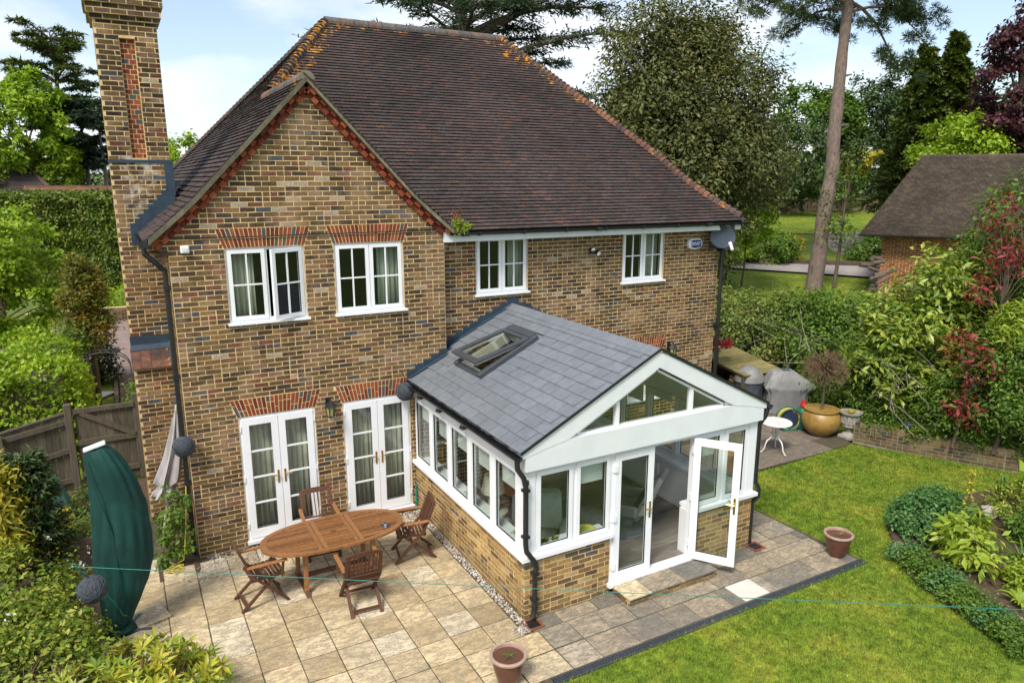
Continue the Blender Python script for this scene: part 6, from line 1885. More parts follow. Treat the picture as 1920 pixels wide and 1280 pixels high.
# ---- retaining wall, right
wl = thing('retaining_wall', 'low curving brick retaining wall between lawn and shrubs', 'wall')
pts = [(13.62, -1.62), (13.95, -2.45), (14.35, -3.3), (14.85, -4.2), (15.5, -5.2), (16.3, -6.3)]
RB = Bricks('brick_old'); mm = MB()
for (xa, ya_), (xb, yb_) in zip(pts[:-1], pts[1:]):
    L = math.hypot(xb - xa, yb_ - ya_); th = math.atan2(yb_ - ya_, xb - xa)
    # the face looks to -x: walk from far to near end
    fr = FR(xa, ya_, th); fr.box(mm, -.01, L + .01, -.05, .44, -.2, -.003)
    RB.field(fr, lambda a, b: [(0, L)], 0, .50, wl, w0=-.11)
o = mm.build('core', M['verge'], wl)
for it in RB.items: pass
RB.finish(wl, 300, 'brickwork')

# ---- fence and gate, left
FY = 3.95
gt = thing('garden_gate', 'weathered boarded gate with diagonal brace beside the chimney', 'gate', (-1.67, FY, 0))
for k in range(8):
    mb = MB(); mb.box(.0 + k * .124, .0 + k * .124 + .119, .0, .022, .06, 1.58 + rnd.uniform(-.006, .004), rnd.random()); mb.build('board', M['fence_wood'], gt)
mb = MB(); mb.box(-.02, 1.0, -.055, -.002, 1.50, 1.585); mb.build('top_rail', M['fence_wood'], gt)
mb = MB(); mb.box(0, .99, -.042, -.002, .86, .96); mb.build('middle_rail', M['fence_wood'], gt)
mb = MB(); mb.box(0, .99, -.042, -.002, .22, .32); mb.build('bottom_rail', M['fence_wood'], gt)
mb = MB(); mb.beam((.10, -.03, 1.50), (.97, -.03, .94), .045, .09, (0, 0, 1)); mb.build('brace', M['fence_wood'], gt)
fn = thing('garden_fence', 'weathered close boarded fence running left from the gate', 'fence', (-1.75, FY, 0))
for x, y in ((-.02, -.02), (1.12, .03)):
    mb = MB(); mb.box(x - .06, x + .06, y - .06, y + .06, 0, 1.70 if x < 1 else 1.74); mb.build('post', M['fence_wood'], fn, bevel=.008)
FA = math.atan2(.18, -1.0); dirf = Vector((-.97, -.16, 0)).normalized()
nb_ = 17
for k in range(nb_):
    a = dirf * (.07 + k * .125); b = dirf * (.07 + k * .125 + .118); zt = 1.50 - .055 * k * .35
    mb = MB(); o = Vector((0, .022, 0)); mb.hexa([(*(a)[:2], .03), (*(b)[:2], .03), (*(b + o)[:2], .03), (*(a + o)[:2], .03), (*(a)[:2], zt), (*(b)[:2], zt - .02), (*(b + o)[:2], zt - .02), (*(a + o)[:2], zt)], rnd.random()); mb.build('board', M['fence_wood'], fn)
for z in (1.36, .80, .20):
    mb = MB(); mb.beam(dirf * .05 + Vector((0, -.035, z)), dirf * 2.2 + Vector((0, -.035, z - .30 if z > .5 else z)), .04, .09); mb.build('rail', M['fence_wood'], fn)
mb = MB(); mb.beam(dirf * .06 + Vector((0, .01, 1.53)), dirf * 2.2 + Vector((0, .01, 1.16)), .07, .03); mb.build('capping', M['fence_wood'], fn)
mb = MB(); p = dirf * 1.05; mb.beam(p + Vector((0, -.12, 0)), p + Vector((-.05, -.12, 1.32)), .07, .07, (1, 0, 0)); mb.build('post', M['fence_wood'], fn)

t = draped('covered_planter', 'small object under a faded teal cover near the gate', (-2.05, 2.45, 0), R(20), [(.08, .12, .15, .15), (.2, .1, .17, .16), (.45, .04, .19, .18), (.7, -.02, .17, .16), (.86, -.06, .15, .13), (.90, -.06, .11, .09)], 'cover_teal', square=.8, fold=.05, cat='covered item')
mb = MB(); mb.box(-.12, .12, -.12, .12, 0, .09); mb.build('stand', M['navy'], t)

# ---- side garden beyond the gate
ribbon('side_path', [(-1.0, 4.6), (-1.0, 7.5), (-.95, 10.5), (-.8, 13.5)], [(-.35, 4.6), (-.25, 7.5), (-.2, 10.5), (0, 13.5)], M['drive'], 'narrow brick path along the side of the house', .075, 4)
g = random.Random(5); pv = MB()
sp = thing('path_edging', 'row of dark edging bricks beside the side path', 'edging')
for k in range(38):
    mb = MB(); y = 4.7 + k * .232; mb.box(-1.10, -1.0, y, y + .222, -.02, .09, g.random()); mb.build('brick', M['path_brick'], sp)
mb = MB()
pvt = thing('path_paving', 'brown block paving of the side path', 'paving')
for j in range(36):
    for k in range(6):
        y = 4.65 + j * .225; x = -.97 + k * .115 + (.0 if j % 2 else .0)
        b = MB(); b.box(x, x + .108, y, y + .217, .0, .022 + g.uniform(0, .006), g.random())
        if len(kids(pvt)) < 0: pass
        addmb(mb, b)
mb.build('paving_blocks', M['path_brick'], pvt, kind='stuff')
ribbon('driveway', [(-14, 14.0), (-6, 13.8), (-1.5, 13.2), (2, 13.0)], [(-14, 24), (-6, 22.5), (-1.5, 20.5), (2, 20)], M['drive'], 'pinkish block paved driveway beyond the side garden', .05, 8)
SIDELAWN = [(-2.2, 4.4), (-1.12, 4.4), (-1.12, 13.2), (-2.2, 13.0)]
flat_sheet('side_lawn', SIDELAWN, -.01, M['turf'], 'narrow strip of grass beside the side path')
for k, (x, y, w_, m_) in enumerate(((-1.5, 6.2, .26, 'lead'), (-1.55, 7.4, .22, 'navy'), (-1.5, 8.9, .28, 'lead'), (-1.4, 10.6, .26, 'lead_pale'), (-1.55, 5.5, .2, 'lead'))):
    t = thing('slate_planter', ['blue grey tray with a terracotta bowl in the side garden', 'dark blue tray on the grass beside the side path', 'grey tray farther along the side path grass', 'pale grey tray nearest the driveway', 'blue grey tray just behind the gate'][k], 'tray', (x, y, 0), .3 * k, 'low trays on the side garden grass')
    mb = MB(); mb.hexa([(-w_, -w_ * .7, 0), (w_, -w_ * .7, 0), (w_, w_ * .7, 0), (-w_, w_ * .7, 0), (-w_ * 1.1, -w_ * .8, .06), (w_ * 1.1, -w_ * .8, .07), (w_ * 1.1, w_ * .8, .06), (-w_ * 1.1, w_ * .8, .07)]); mb.build('tray', M[m_], t)
t = pot('terracotta_bowl', 'terracotta bowl standing on a blue grey tray', -1.42, 6.3, [(.08, 0), (.15, .07), (.19, .10), (.17, .10)], 'terracotta', .15, .08, z=.068)
t = thing('rose_arch', 'thin dark metal garden arch over the side path', 'arch', (-1.25, 8.0, 0))
for dy in (0, .32):
    mb = MB(); mb.tube([(-.62, dy, 0), (-.62, dy, 1.35)] + [(-.62 * math.cos(a) , dy, 1.35 + .42 * math.sin(a)) for a in np.linspace(.15, math.pi - .15, 14)] + [(.62, dy, 1.35), (.62, dy, 0)], .014, 6); mb.build('hoop', M['metal_dark'], t)
for a in np.linspace(.2, math.pi - .2, 7):
    mb = MB(); mb.tube([(-.62 * math.cos(a), 0, 1.35 + .42 * math.sin(a)), (-.62 * math.cos(a), .32, 1.35 + .42 * math.sin(a))], .008, 5); mb.build('rung', M['metal_dark'], t)
# low brick wall beyond the drive, parked car edge
t = thing('low_garden_wall', 'low dark brick wall on the far side of the driveway', 'wall', (-1.3, 20.6, .05))
LB = Bricks('brick'); core = MB(); core.box(-2.6, 3.0, .01, .2, -.1, .84); core.build('core', M['mortar'], t)
LB.field(FR(0, 0, 0), lambda a, b: [(-2.6, 3.0)], 0, .86, t, w0=-.04)
for it in LB.items:
    fr, a0, a1, z0, z1, wall, w0, proud, tone = it[:9]
mbx = MB()
for (fr, a0, a1, z0, z1, wall, w0, proud, tone, whole, m) in LB.items: fr.box(mbx, a0, a1, z0, z1, w0, proud, tone)
mbx.build('brickwork', M['brick'], t, kind='stuff')

# ---- neighbouring roofs far left
t = thing('neighbour_house', 'distant neighbouring house with brown tiled roof beyond the tall hedge', 'house', (-8.3, 44, 0))
mb = MB(); mb.box(-6, 4.0, 0, 8, 0, 5.1); mb.build('wall', M['brick_hidden'], t)
mb = MB(); 
for k in range(26):
    f0, f1 = k / 26, (k + 1) / 26
    x0, x1 = 4.6 - 2.4 * f0, 4.6 - 2.4 * f1
    y0, y1 = -.4 + 4.4 * f0, -.4 + 4.4 * f1; z0, z1 = 5.0 + 2.6 * f0, 5.0 + 2.6 * f1
    mb.add([(-6.5, y0, z0), (x0, y0, z0), (x1, y1, z1), (-6.5, y1, z1), (-6.5, y0, z0 + .05), (x0, y0, z0 + .05)], [(0, 1, 2, 3), (4, 5, 1, 0)], rnd.random())
    mb.add([(x0, y0, z0), (x0, 8.4 - 4.4 * f0, z0), (x1, 8.4 - 4.4 * f1, z1), (x1, y1, z1)], [(0, 1, 2, 3)], rnd.random())
mb.build('roof', M['tile'], t)
mb = MB(); mb.tube([(4.6, -.4, 5.05), (2.2, 4.0, 7.65), (-6.5, 4.0, 7.65)], .12, 6); mb.build('ridge_tiles', M['tile_hip'], t)
t = thing('neighbour_garage', 'distant low building with reddish tiled roof behind the hedge', 'garage', (-3.4, 42, 0))
mb = MB(); mb.box(-1.5, 3.4, 0, 4, 0, 4.6); mb.build('wall', M['brick_hidden'], t)
mb = MB()
for k in range(10):
    f0, f1 = k / 10, (k + 1) / 10
    mb.add([(-1.9, -.3 + 2.3 * f0, 4.55 + .9 * f0), (3.9 - .8 * f0, -.3 + 2.3 * f0, 4.55 + .9 * f0), (3.9 - .8 * f1, -.3 + 2.3 * f1, 4.55 + .9 * f1), (-1.9, -.3 + 2.3 * f1, 4.55 + .9 * f1), (-1.9, -.3 + 2.3 * f0, 4.6 + .9 * f0), (3.9 - .8 * f0, -.3 + 2.3 * f0, 4.6 + .9 * f0)], [(0, 1, 2, 3), (4, 5, 1, 0)], rnd.random())
mb.add([(3.9, -.3, 4.55), (3.9, 4.3, 4.55), (3.1, 2, 5.45)], [(0, 1, 2)])
mb.build('roof', M['tile_hip'], t)

# ---- outbuilding, right
GO = Vector((25.43, 4.94, 0))
gr = thing('outbuilding', 'brick outbuilding with large brown tiled roof on the right', 'garage', (23.15, 5.4, 1.55), R(-59))
# local: x along the eave (to the right), y back
fG = FR(0, 0, 0)
core = MB(); core.box(.62, 9.5, .56, 6, 0, 2.42); core.build('wall_core', M['mortar'], gr)
GBk = Bricks('brick_red'); GBk.field(FR(0, .55, 0), lambda a, b: [(.6, 9.5)], 0, 2.4, gr, w0=-.03); GBk.field(FR(.61, 0, -math.pi / 2), lambda a, b: [(-6, -.58)], 0, 2.4, gr, w0=-.02)
mbx = MB()
for (fr, a0, a1, z0, z1, wall, w0, proud, tone, whole, m) in GBk.items: fr.box(mbx, a0, a1, z0, z1, w0, proud, min(tone, .9))
M['brick_orange'] = palette_mat('orange_brick', [(0, (.27, .10, .045)), (.3, (.21, .072, .035)), (.55, (.32, .13, .058)), (.8, (.16, .058, .03))], nscale=30)
mbx.build('brickwork', M['brick_orange'], gr, kind='stuff')
mb = MB(); tw = .17; nc = 46
for k in range(nc):
    f0, f1 = k / nc, (k + 1.5) / nc
    xl = lambda f: -.1 + 1.6 * f
    y0, y1 = -.05 + 3.3 * f0, -.05 + 3.3 * f1; z0, z1 = 2.35 + 2.75 * f0, 2.35 + 2.75 * f1
    x = xl(f0) - (tw / 2 if k % 2 else 0)
    while x < 10:
        a, b = max(x, xl(f0)), x + tw - .006
        if b - a > .03: mb.hexa([(a, y0, z0), (b, y0, z0), (b, y1, z1 - .03), (a, y1, z1 - .03), (a, y0, z0 + .05), (b, y0, z0 + .06), (b, y1, z1 - .02), (a, y1, z1 - .02)], rnd.random())
        x += tw
mb.build('tiling', M['tile_garage'], gr, kind='stuff')
mb = MB(); mb.add([(-.1, -.05, 2.33), (10, -.05, 2.33), (10, 3.25, 5.06), (1.5, 3.25, 5.06)], [(0, 1, 2, 3)]); mb.add([(-.1, -.05, 2.33), (1.5, 3.25, 5.06), (-.1, 6.5, 2.33)], [(0, 1, 2)]); mb.add([(-.1, 6.5, 2.33), (1.5, 3.25, 5.06), (10, 3.25, 5.06), (10, 6.5, 2.33)], [(0, 1, 2, 3)]); mb.add([(-.1, -.05, 2.30), (10, -.05, 2.30), (10, .6, 2.30), (-.1, .6, 2.3)], [(0, 1, 2, 3)])
mb.build('roof', M['tile_garage'], gr)
mb = MB(); gutter(mb, (-.15, -.1, 2.33), (10, -.1, 2.33), .06); mb.build('gutter', M['gutter'], gr)
for k in range(29):
    x = 1.45 + k * .31
    half_round((x, 3.27, 5.11), (x + .3, 3.27, 5.11), .12, .115, (0, 0, 1), 7).build('ridge_tile', M['tile_garage'], gr)

# ---- right background: drive, walls, steps
ribbon('lane', [(19.85, 17.51), (24.67, 13.82), (27.74, 11.1), (31.54, 7.63)], [(19.08, 16.1), (23.76, 12.16), (26.39, 8.65), (29.7, 4.31)], M['road'], 'pale tarmac lane behind the pine tree', .09, 8)
def draped_strip(name, p, w_, h, m, label, cat=None, kind=None):
    mb = MB()
    for (xa, ya_), (xb, yb_) in zip(p[:-1], p[1:]):
        za, zb = hgt(xa, ya_) - .1, hgt(xb, yb_) - .1
        d = Vector((xb - xa, yb_ - ya_, 0)).normalized(); s_ = Vector((-d.y, d.x, 0)) * w_
        mb.hexa([(xa, ya_, za), (xb, yb_, zb), (xb + s_.x, yb_ + s_.y, zb), (xa + s_.x, ya_ + s_.y, za), (xa, ya_, za + h), (xb, yb_, zb + h), (xb + s_.x, yb_ + s_.y, zb + h), (xa + s_.x, ya_ + s_.y, za + h)], rnd.random())
    return tag(mb.build(name, m), label, cat, kind=kind)
draped_strip('kerb', [(19.9, 17.59), (22.34, 15.79), (24.72, 13.91), (26.28, 12.59), (27.79, 11.19), (31.64, 7.81)], .35, .28, M['kerb'], 'dark stone kerb along the far side of the lane', kind='structure')
def turf_patch(name, pts, label, lift=.035):
    mb = MB(); k = 10
    vs = []; fs = []
    a, b, c, d = [Vector((*p, 0)) for p in pts]
    for j in range(k + 1):
        for i in range(k + 1):
            p = a.lerp(b, i / k).lerp(d.lerp(c, i / k), j / k); vs.append((p.x, p.y, hgt(p.x, p.y) - .07 + lift))
    fs = [(j * (k + 1) + i, j * (k + 1) + i + 1, (j + 1) * (k + 1) + i + 1, (j + 1) * (k + 1) + i) for j in range(k) for i in range(k)]
    mb.add(vs, fs); o = mb.build(name, M['turf'], smooth=False); return tag(o, label, kind='structure')
turf_patch('near_verge', [(16.2, 6.73), (28.06, 1.33), (29.75, 4.39), (20.64, 14.79)], 'shaded grass verge round the foot of the pine')
turf_patch('far_verge', [(20.83, 17.2), (31.83, 8.16), (35.51, 10.69), (21.99, 19.3)], 'bright grass strip beyond the lane')
turf_patch('upper_lawn', [(27.52, 18.99), (41.53, 11.26), (50.64, 19.48), (34.0, 28.66)], 'sunny upper lawn below the rubble wall')
t = thing('stone_steps', 'flight of pale stone garden steps between shrubs', 'steps')
for k in range(6):
    d_ = k * .55; c = Vector((32.93, 12.23)) + Vector((.4831, .8756)) * d_
    mb = MB(); z = 2.05 + k * .17; u = Vector((.8756, -.4831)); v = Vector((.4831, .8756))
    q = [c - u * 1.25, c + u * 1.25, c + u * 1.25 + v * .58, c - u * 1.25 + v * .58]
    mb.hexa([(p.x, p.y, z - .3) for p in q] + [(p.x, p.y, z + .05) for p in q], rnd.random()); mb.build('tread', M['stone_pale'], t)
t = thing('rubble_wall', 'far rubble stone wall across the upper lawn', 'wall')
g = random.Random(8); mb = MB()
p0, p1 = Vector((34.98, 28.35)), Vector((50.74, 19.66)); L = (p1 - p0).length; u = (p1 - p0).normalized(); thw = math.atan2(u.y, u.x)
fr = FR(p0.x, p0.y, thw)
for r in range(5):
    a = 0
    while a < L:
        l_ = g.uniform(.3, .7); z = 3.45 + r * .2; fr.box(mb, a, a + l_ - .03, z, z + .185, -.3, g.uniform(0, .08), g.random()); a += l_
mb.build('stones', M['stone'], t, kind='stuff')
t = thing('garden_statue', 'small dark blue grey figure among the far shrubs', 'statue', (47.13, 24.5, 4.4))
mb = MB(); mb.lathe([(.22, 0), (.2, .5), (.12, .9), (.16, 1.1), (.08, 1.3), (.1, 1.42), (.01, 1.55)], 10); mb.build('figure', M['lead'], t, smooth=True)
t = thing('ivy_stump', 'grey lichened log pile at the corner of the outbuilding', 'log pile', (21.2, 3.3, hgt(21.2, 3.3)))
g = random.Random(3)
for k in range(16):
    mb = MB(); a = g.uniform(-.5, .5); c = Vector((g.uniform(-.7, .7) * (1 - k / 20), g.uniform(-.3, .3), .1 + k * .11)); d_ = Vector((math.cos(a), math.sin(a), g.uniform(-.3, .3))) * g.uniform(.2, .45)
    mb.tube([c - d_ * .8, c + d_ * .8], g.uniform(.05, .09), 7, g.random()); mb.build('log', M['bark'], t)
# ------------------------------------------------------------------ vegetation
def norm(a): return a / (np.linalg.norm(a, axis=1, keepdims=True) + 1e-9)

def leaf_mesh(name, P, A, N, L, W, tone, m, fold=.18):
    n = len(P)
    A = norm(A); S = norm(np.cross(A, N)); N2 = np.cross(S, A)
    L = np.broadcast_to(np.asarray(L, float), (n,))[:, None]; W = np.broadcast_to(np.asarray(W, float), (n,))[:, None]
    V = np.zeros((n, 4, 3))
    V[:, 0] = P; V[:, 1] = P + A * L * .48 + S * W / 2 + N2 * W * fold; V[:, 2] = P + A * L - N2 * L * .06; V[:, 3] = P + A * L * .48 - S * W / 2 + N2 * W * fold
    b = (np.arange(n) * 4)[:, None]
    F = np.concatenate([b + np.array([[0, 1, 2]]), b + np.array([[0, 2, 3]])], 1).reshape(-1, 3)
    return np_mesh(name, V.reshape(-1, 3), F, np.repeat(tone, 2), m)

def crown_points(g, lobes, n, nclump, csig, shell=.55, flat=1.0):
    """clumps scattered through ellipsoid lobes; returns leaf positions, outward direction, tone"""
    lobes = np.asarray(lobes, float)
    wgt = lobes[:, 3] * lobes[:, 4] + lobes[:, 3] * lobes[:, 5]; wgt /= wgt.sum()
    li = g.choice(len(lobes), nclump, p=wgt)
    d = norm(g.normal(size=(nclump, 3)))
    r = g.uniform(shell, 1.0, nclump)[:, None] ** .7 * (1 + g.normal(0, .06, nclump)[:, None])
    C = lobes[li, :3] + d * r * lobes[li, 3:6]
    ct = np.clip(g.normal(.5, .2, nclump), 0, 1)
    ci = g.integers(0, nclump, n)
    off = g.normal(size=(n, 3)) * csig * np.array([1, 1, flat])
    P = C[ci] + off
    out = norm(P - lobes[li[ci], :3] + 1e-6)
    out = norm(out * .6 + norm(off) * .4)
    tone = np.clip(ct[ci] * .55 + g.uniform(0, .55, n), 0, 1)
    return P, out, tone, C

def crown_leaves(name, g, lobes, n, L, asp, m, nclump=None, csig=.25, shell=.55, up=.6, droop=.2, flat=1.0, zmin=None, parent=None, lj=.48):
    nclump = nclump or max(12, n // 90)
    csig *= .8
    P, out, tone, C = crown_points(g, lobes, n, nclump, csig, shell, flat)
    if zmin is not None:
        k = P[:, 2] > zmin; P, out, tone = P[k], out[k], tone[k]
    n = len(P)
    N = norm(out * .5 + np.array([0, 0, up]) + g.normal(size=(n, 3)) * .45)
    A = out * .6 + g.normal(size=(n, 3)) * .7 - np.array([0, 0, droop])
    A = A - N * (A * N).sum(1, keepdims=True)
    l = L * g.uniform(1 - lj, 1 + lj, n)
    o = mesh_obj(name, leaf_mesh(name, P, A, N, l, l * asp, tone, m), parent)
    return o, C

def branches(g, base, C, k, r0, m, parent, name='trunk', top=None, lean=(0, 0), split=.45):
    """tapered trunk with limbs reaching into the clump centres (all local)"""
    mb = MB(); base = Vector(base)
    C = C[np.argsort(g.uniform(size=len(C)))][:k]
    zt = top if top is not None else float(np.percentile(C[:, 2], 70))
    tp = [base + Vector((lean[0] * q + .06 * math.sin(q * 5), lean[1] * q + .06 * math.cos(q * 4) - .06, (zt - base.z) * q)) for q in np.linspace(0, 1, 7)]
    mb.tube(tp, [r0 * (1.15 - .95 * q) for q in np.linspace(0, 1, 7)], 9)
    for c in C:
        q = min(.95, max(.25, split + (c[2] - base.z) / max(.1, zt - base.z) * .4 - .15)); i = q * 6; a = tp[int(i)].lerp(tp[min(6, int(i) + 1)], i - int(i))
        b = Vector(c); mid = a.lerp(b, .5) + Vector((g.normal(0, .12), g.normal(0, .12), .12 * (b - a).length * .6))
        r = r0 * (.42 - .25 * q)
        mb.tube([a, a.lerp(mid, .6), mid, mid.lerp(b, .6), b], [r, r * .8, r * .6, r * .4, r * .15], 5, cap=False)
    return mb.build(name, m, parent, smooth=True)

def tree(name, label, loc, lobes, n, L, asp, lm, bm, r0, seed, cat='tree', group=None, k=26, csig=.3, top=None, lean=(0, 0), cname='crown', **kw):
    g = np.random.default_rng(seed)
    t = thing(name, label, cat, loc, 0, group)
    o, C = crown_leaves(cname, g, lobes, n, L, asp, M[lm], csig=csig, parent=t, **kw)
    if k: branches(g, (0, 0, 0), C, k, r0, M[bm], t, top=top, lean=lean)
    return t

def conifer(name, label, loc, h, rad, n, lm, bm, seed, base=.08, tip=None, L=.35, asp=.35, pw=1.0, droop=.25, nb=90, group=None, cat='tree', lean=0, gap=1.0):
    g = np.random.default_rng(seed)
    t = thing(name, label, cat, loc, 0, group)
    mb = MB(); mb.tube([(0, 0, 0), (.03, 0, h * .5), (lean, 0, h)], [h * .022, h * .014, .015], 8)
    P = []; A = []; T = []
    per = n // nb
    for b in range(nb):
        q = base + (1 - base) * (b / nb) ** .9
        a = b * 2.39996 + g.normal(0, .3); R_ = rad * (1 - q) ** pw * g.uniform(.72, 1.12) + .12
        d = np.array([math.cos(a), math.sin(a), 0]); c0 = np.array([lean * q, 0, q * h])
        e = c0 + d * R_ + np.array([0, 0, -droop * R_ + g.normal(0, .08)])
        mb.tube([Vector(c0), Vector(c0 * .5 + e * .5 + np.array([0, 0, .08 * R_])), Vector(e)], [max(.012, h * .005), .012, .005], 4, cap=False)
        s = g.uniform(.12, 1, per) ** .7
        bt = np.clip(g.normal(.5, .2), 0, 1)
        p = c0 + (e - c0) * s[:, None] + np.array([0, 0, .08 * R_]) * (4 * s * (1 - s))[:, None] + g.normal(size=(per, 3)) * np.array([.16, .16, .06]) * (R_ * .4 + .12)
        P.append(p); A.append(np.tile(d, (per, 1)) + g.normal(size=(per, 3)) * .55 + np.array([0, 0, -.2])); T.append(np.clip(bt * .5 + g.uniform(0, .55, per), 0, 1))
    P = np.concatenate(P); A = np.concatenate(A); T = np.concatenate(T); nn = len(P)
    N = norm(np.array([0, 0, .8]) + g.normal(size=(nn, 3)) * .5); A = A - N * (A * N).sum(1, keepdims=True)
    mesh_obj('crown', leaf_mesh('crown', P, A, N, L * g.uniform(.6, 1.3, nn), L * asp, T, M[lm]), t)
    mb.build('trunk', M[bm], t, smooth=True)
    return t

def tiered(name, label, loc, h, tiers, n, lm, bm, seed, r0, L=.5, asp=.28, group=None):
    """cedar: long level boughs carrying flat sprays; tiers = (z, azimuth, length, rise)"""
    g = np.random.default_rng(seed)
    t = thing(name, label, 'tree', loc, 0, group)
    mb = MB(); mb.tube([(0, 0, 0), (.1, 0, h * .5), (0, 0, h)], [r0, r0 * .7, r0 * .15], 9)
    P = []; A = []; T = []; tot = sum(x[2] for x in tiers)
    for (z, a, ln, rise) in tiers:
        d = np.array([math.cos(a), math.sin(a), 0]); s_ = np.array([-d[1], d[0], 0])
        c0 = np.array([0, 0, z - ln * .12]); e = d * ln + np.array([0, 0, z + rise])
        bow = np.array([0, 0, .10 * ln])
        f = lambda q: c0 + (e - c0) * q + bow * 4 * q * (1 - q)
        mb.tube([Vector(f(q)) for q in np.linspace(0, 1, 6)], [max(.02, ln * .026) * (1.05 - q) + .01 for q in np.linspace(0, 1, 6)], 6, cap=False)
        k = int(n * ln / tot); nsp = max(6, int(ln * 7))
        for j in range(nsp):
            q = g.uniform(.22, 1.0); side = g.choice([-1, 1]); w_ = ln * .30 * (1.15 - q * .75) * g.uniform(.4, 1.1)
            c = f(q); tipp = c + s_ * side * w_ + d * w_ * .55 + np.array([0, 0, g.normal(0, .05) * w_ - .06 * w_])
            mb.tube([Vector(c), Vector(tipp)], [.02, .006], 4, cap=False)
            kk = max(4, k // nsp); u = g.uniform(.1, 1, kk)[:, None]
            p = c + (tipp - c) * u + g.normal(size=(kk, 3)) * np.array([.20, .20, .06]) * (.5 + .25 * w_)
            P.append(p); A.append((tipp - c)[None, :] / (w_ + .01) + g.normal(size=(kk, 3)) * .6); T.append(np.clip(g.normal(.5, .25) * .5 + g.uniform(0, .55, kk), 0, 1))
    P = np.concatenate(P); A = np.concatenate(A); T = np.concatenate(T); nn = len(P)
    N = norm(np.array([0, 0, 1.0]) + g.normal(size=(nn, 3)) * .4); A = A - N * (A * N).sum(1, keepdims=True)
    mesh_obj('crown', leaf_mesh('crown', P, A, N, L * g.uniform(.5, 1.3, nn), L * asp, T, M[lm]), t)
    mb.build('trunk', M[bm], t, smooth=True)
    return t

TG = 'background trees'
# ---- behind the house, right
tree('holm_oak', 'huge dense olive brown evergreen oak standing behind the house', (17.4, 8.6, 1.2),
     [(-.2, .2, 5.2, 3.1, 3.0, 3.6), (-1.2, .6, 8.2, 2.2, 2.0, 2.6), (1.3, -.4, 7.4, 2.0, 2.0, 2.6), (.1, .2, 9.2, 1.7, 1.5, 1.4), (-.6, .4, 6.2, 2.6, 2.4, 2.6), (2.0, -.8, 5.0, 1.6, 1.7, 2.0), (-1.7, .8, 4.0, 2.1, 2.0, 3.2), (.1, -.2, 2.2, 1.8, 1.7, 2.0)],
     125000, .15, .45, 'lf_holm', 'bark_pale', .45, 1, group=TG, k=60, csig=.34, shell=.35, nclump=950)
tr = [(1.0 + .0, 0, 0, 0)]
g0 = random.Random(21); tiers = []
for k, z in enumerate(np.linspace(5.5, 17, 13)):
    for j in range(5):
        ln = (8.0 - .32 * k) * g0.uniform(.6, 1.05)
        tiers.append((z + g0.uniform(-.5, .5), j * 1.257 + k * .7 + g0.uniform(-.3, .3), ln, g0.uniform(-.3, 1.2)))
tiers += [(10.5, -.9, 8.5, .8), (12.2, -.75, 9.3, 1.8), (11.2, 2.8, 7.2, .3), (12.6, -.4, 7.5, .5), (9.2, -1.0, 7.0, -.6)]
tiered('cedar', 'spreading blue green cedar rising behind the main roof ridge', (15.2, 22.6, .8), 20, tiers, 52000, 'lf_cedar', 'bark', 22, .55, L=.34, asp=.22, group=TG)
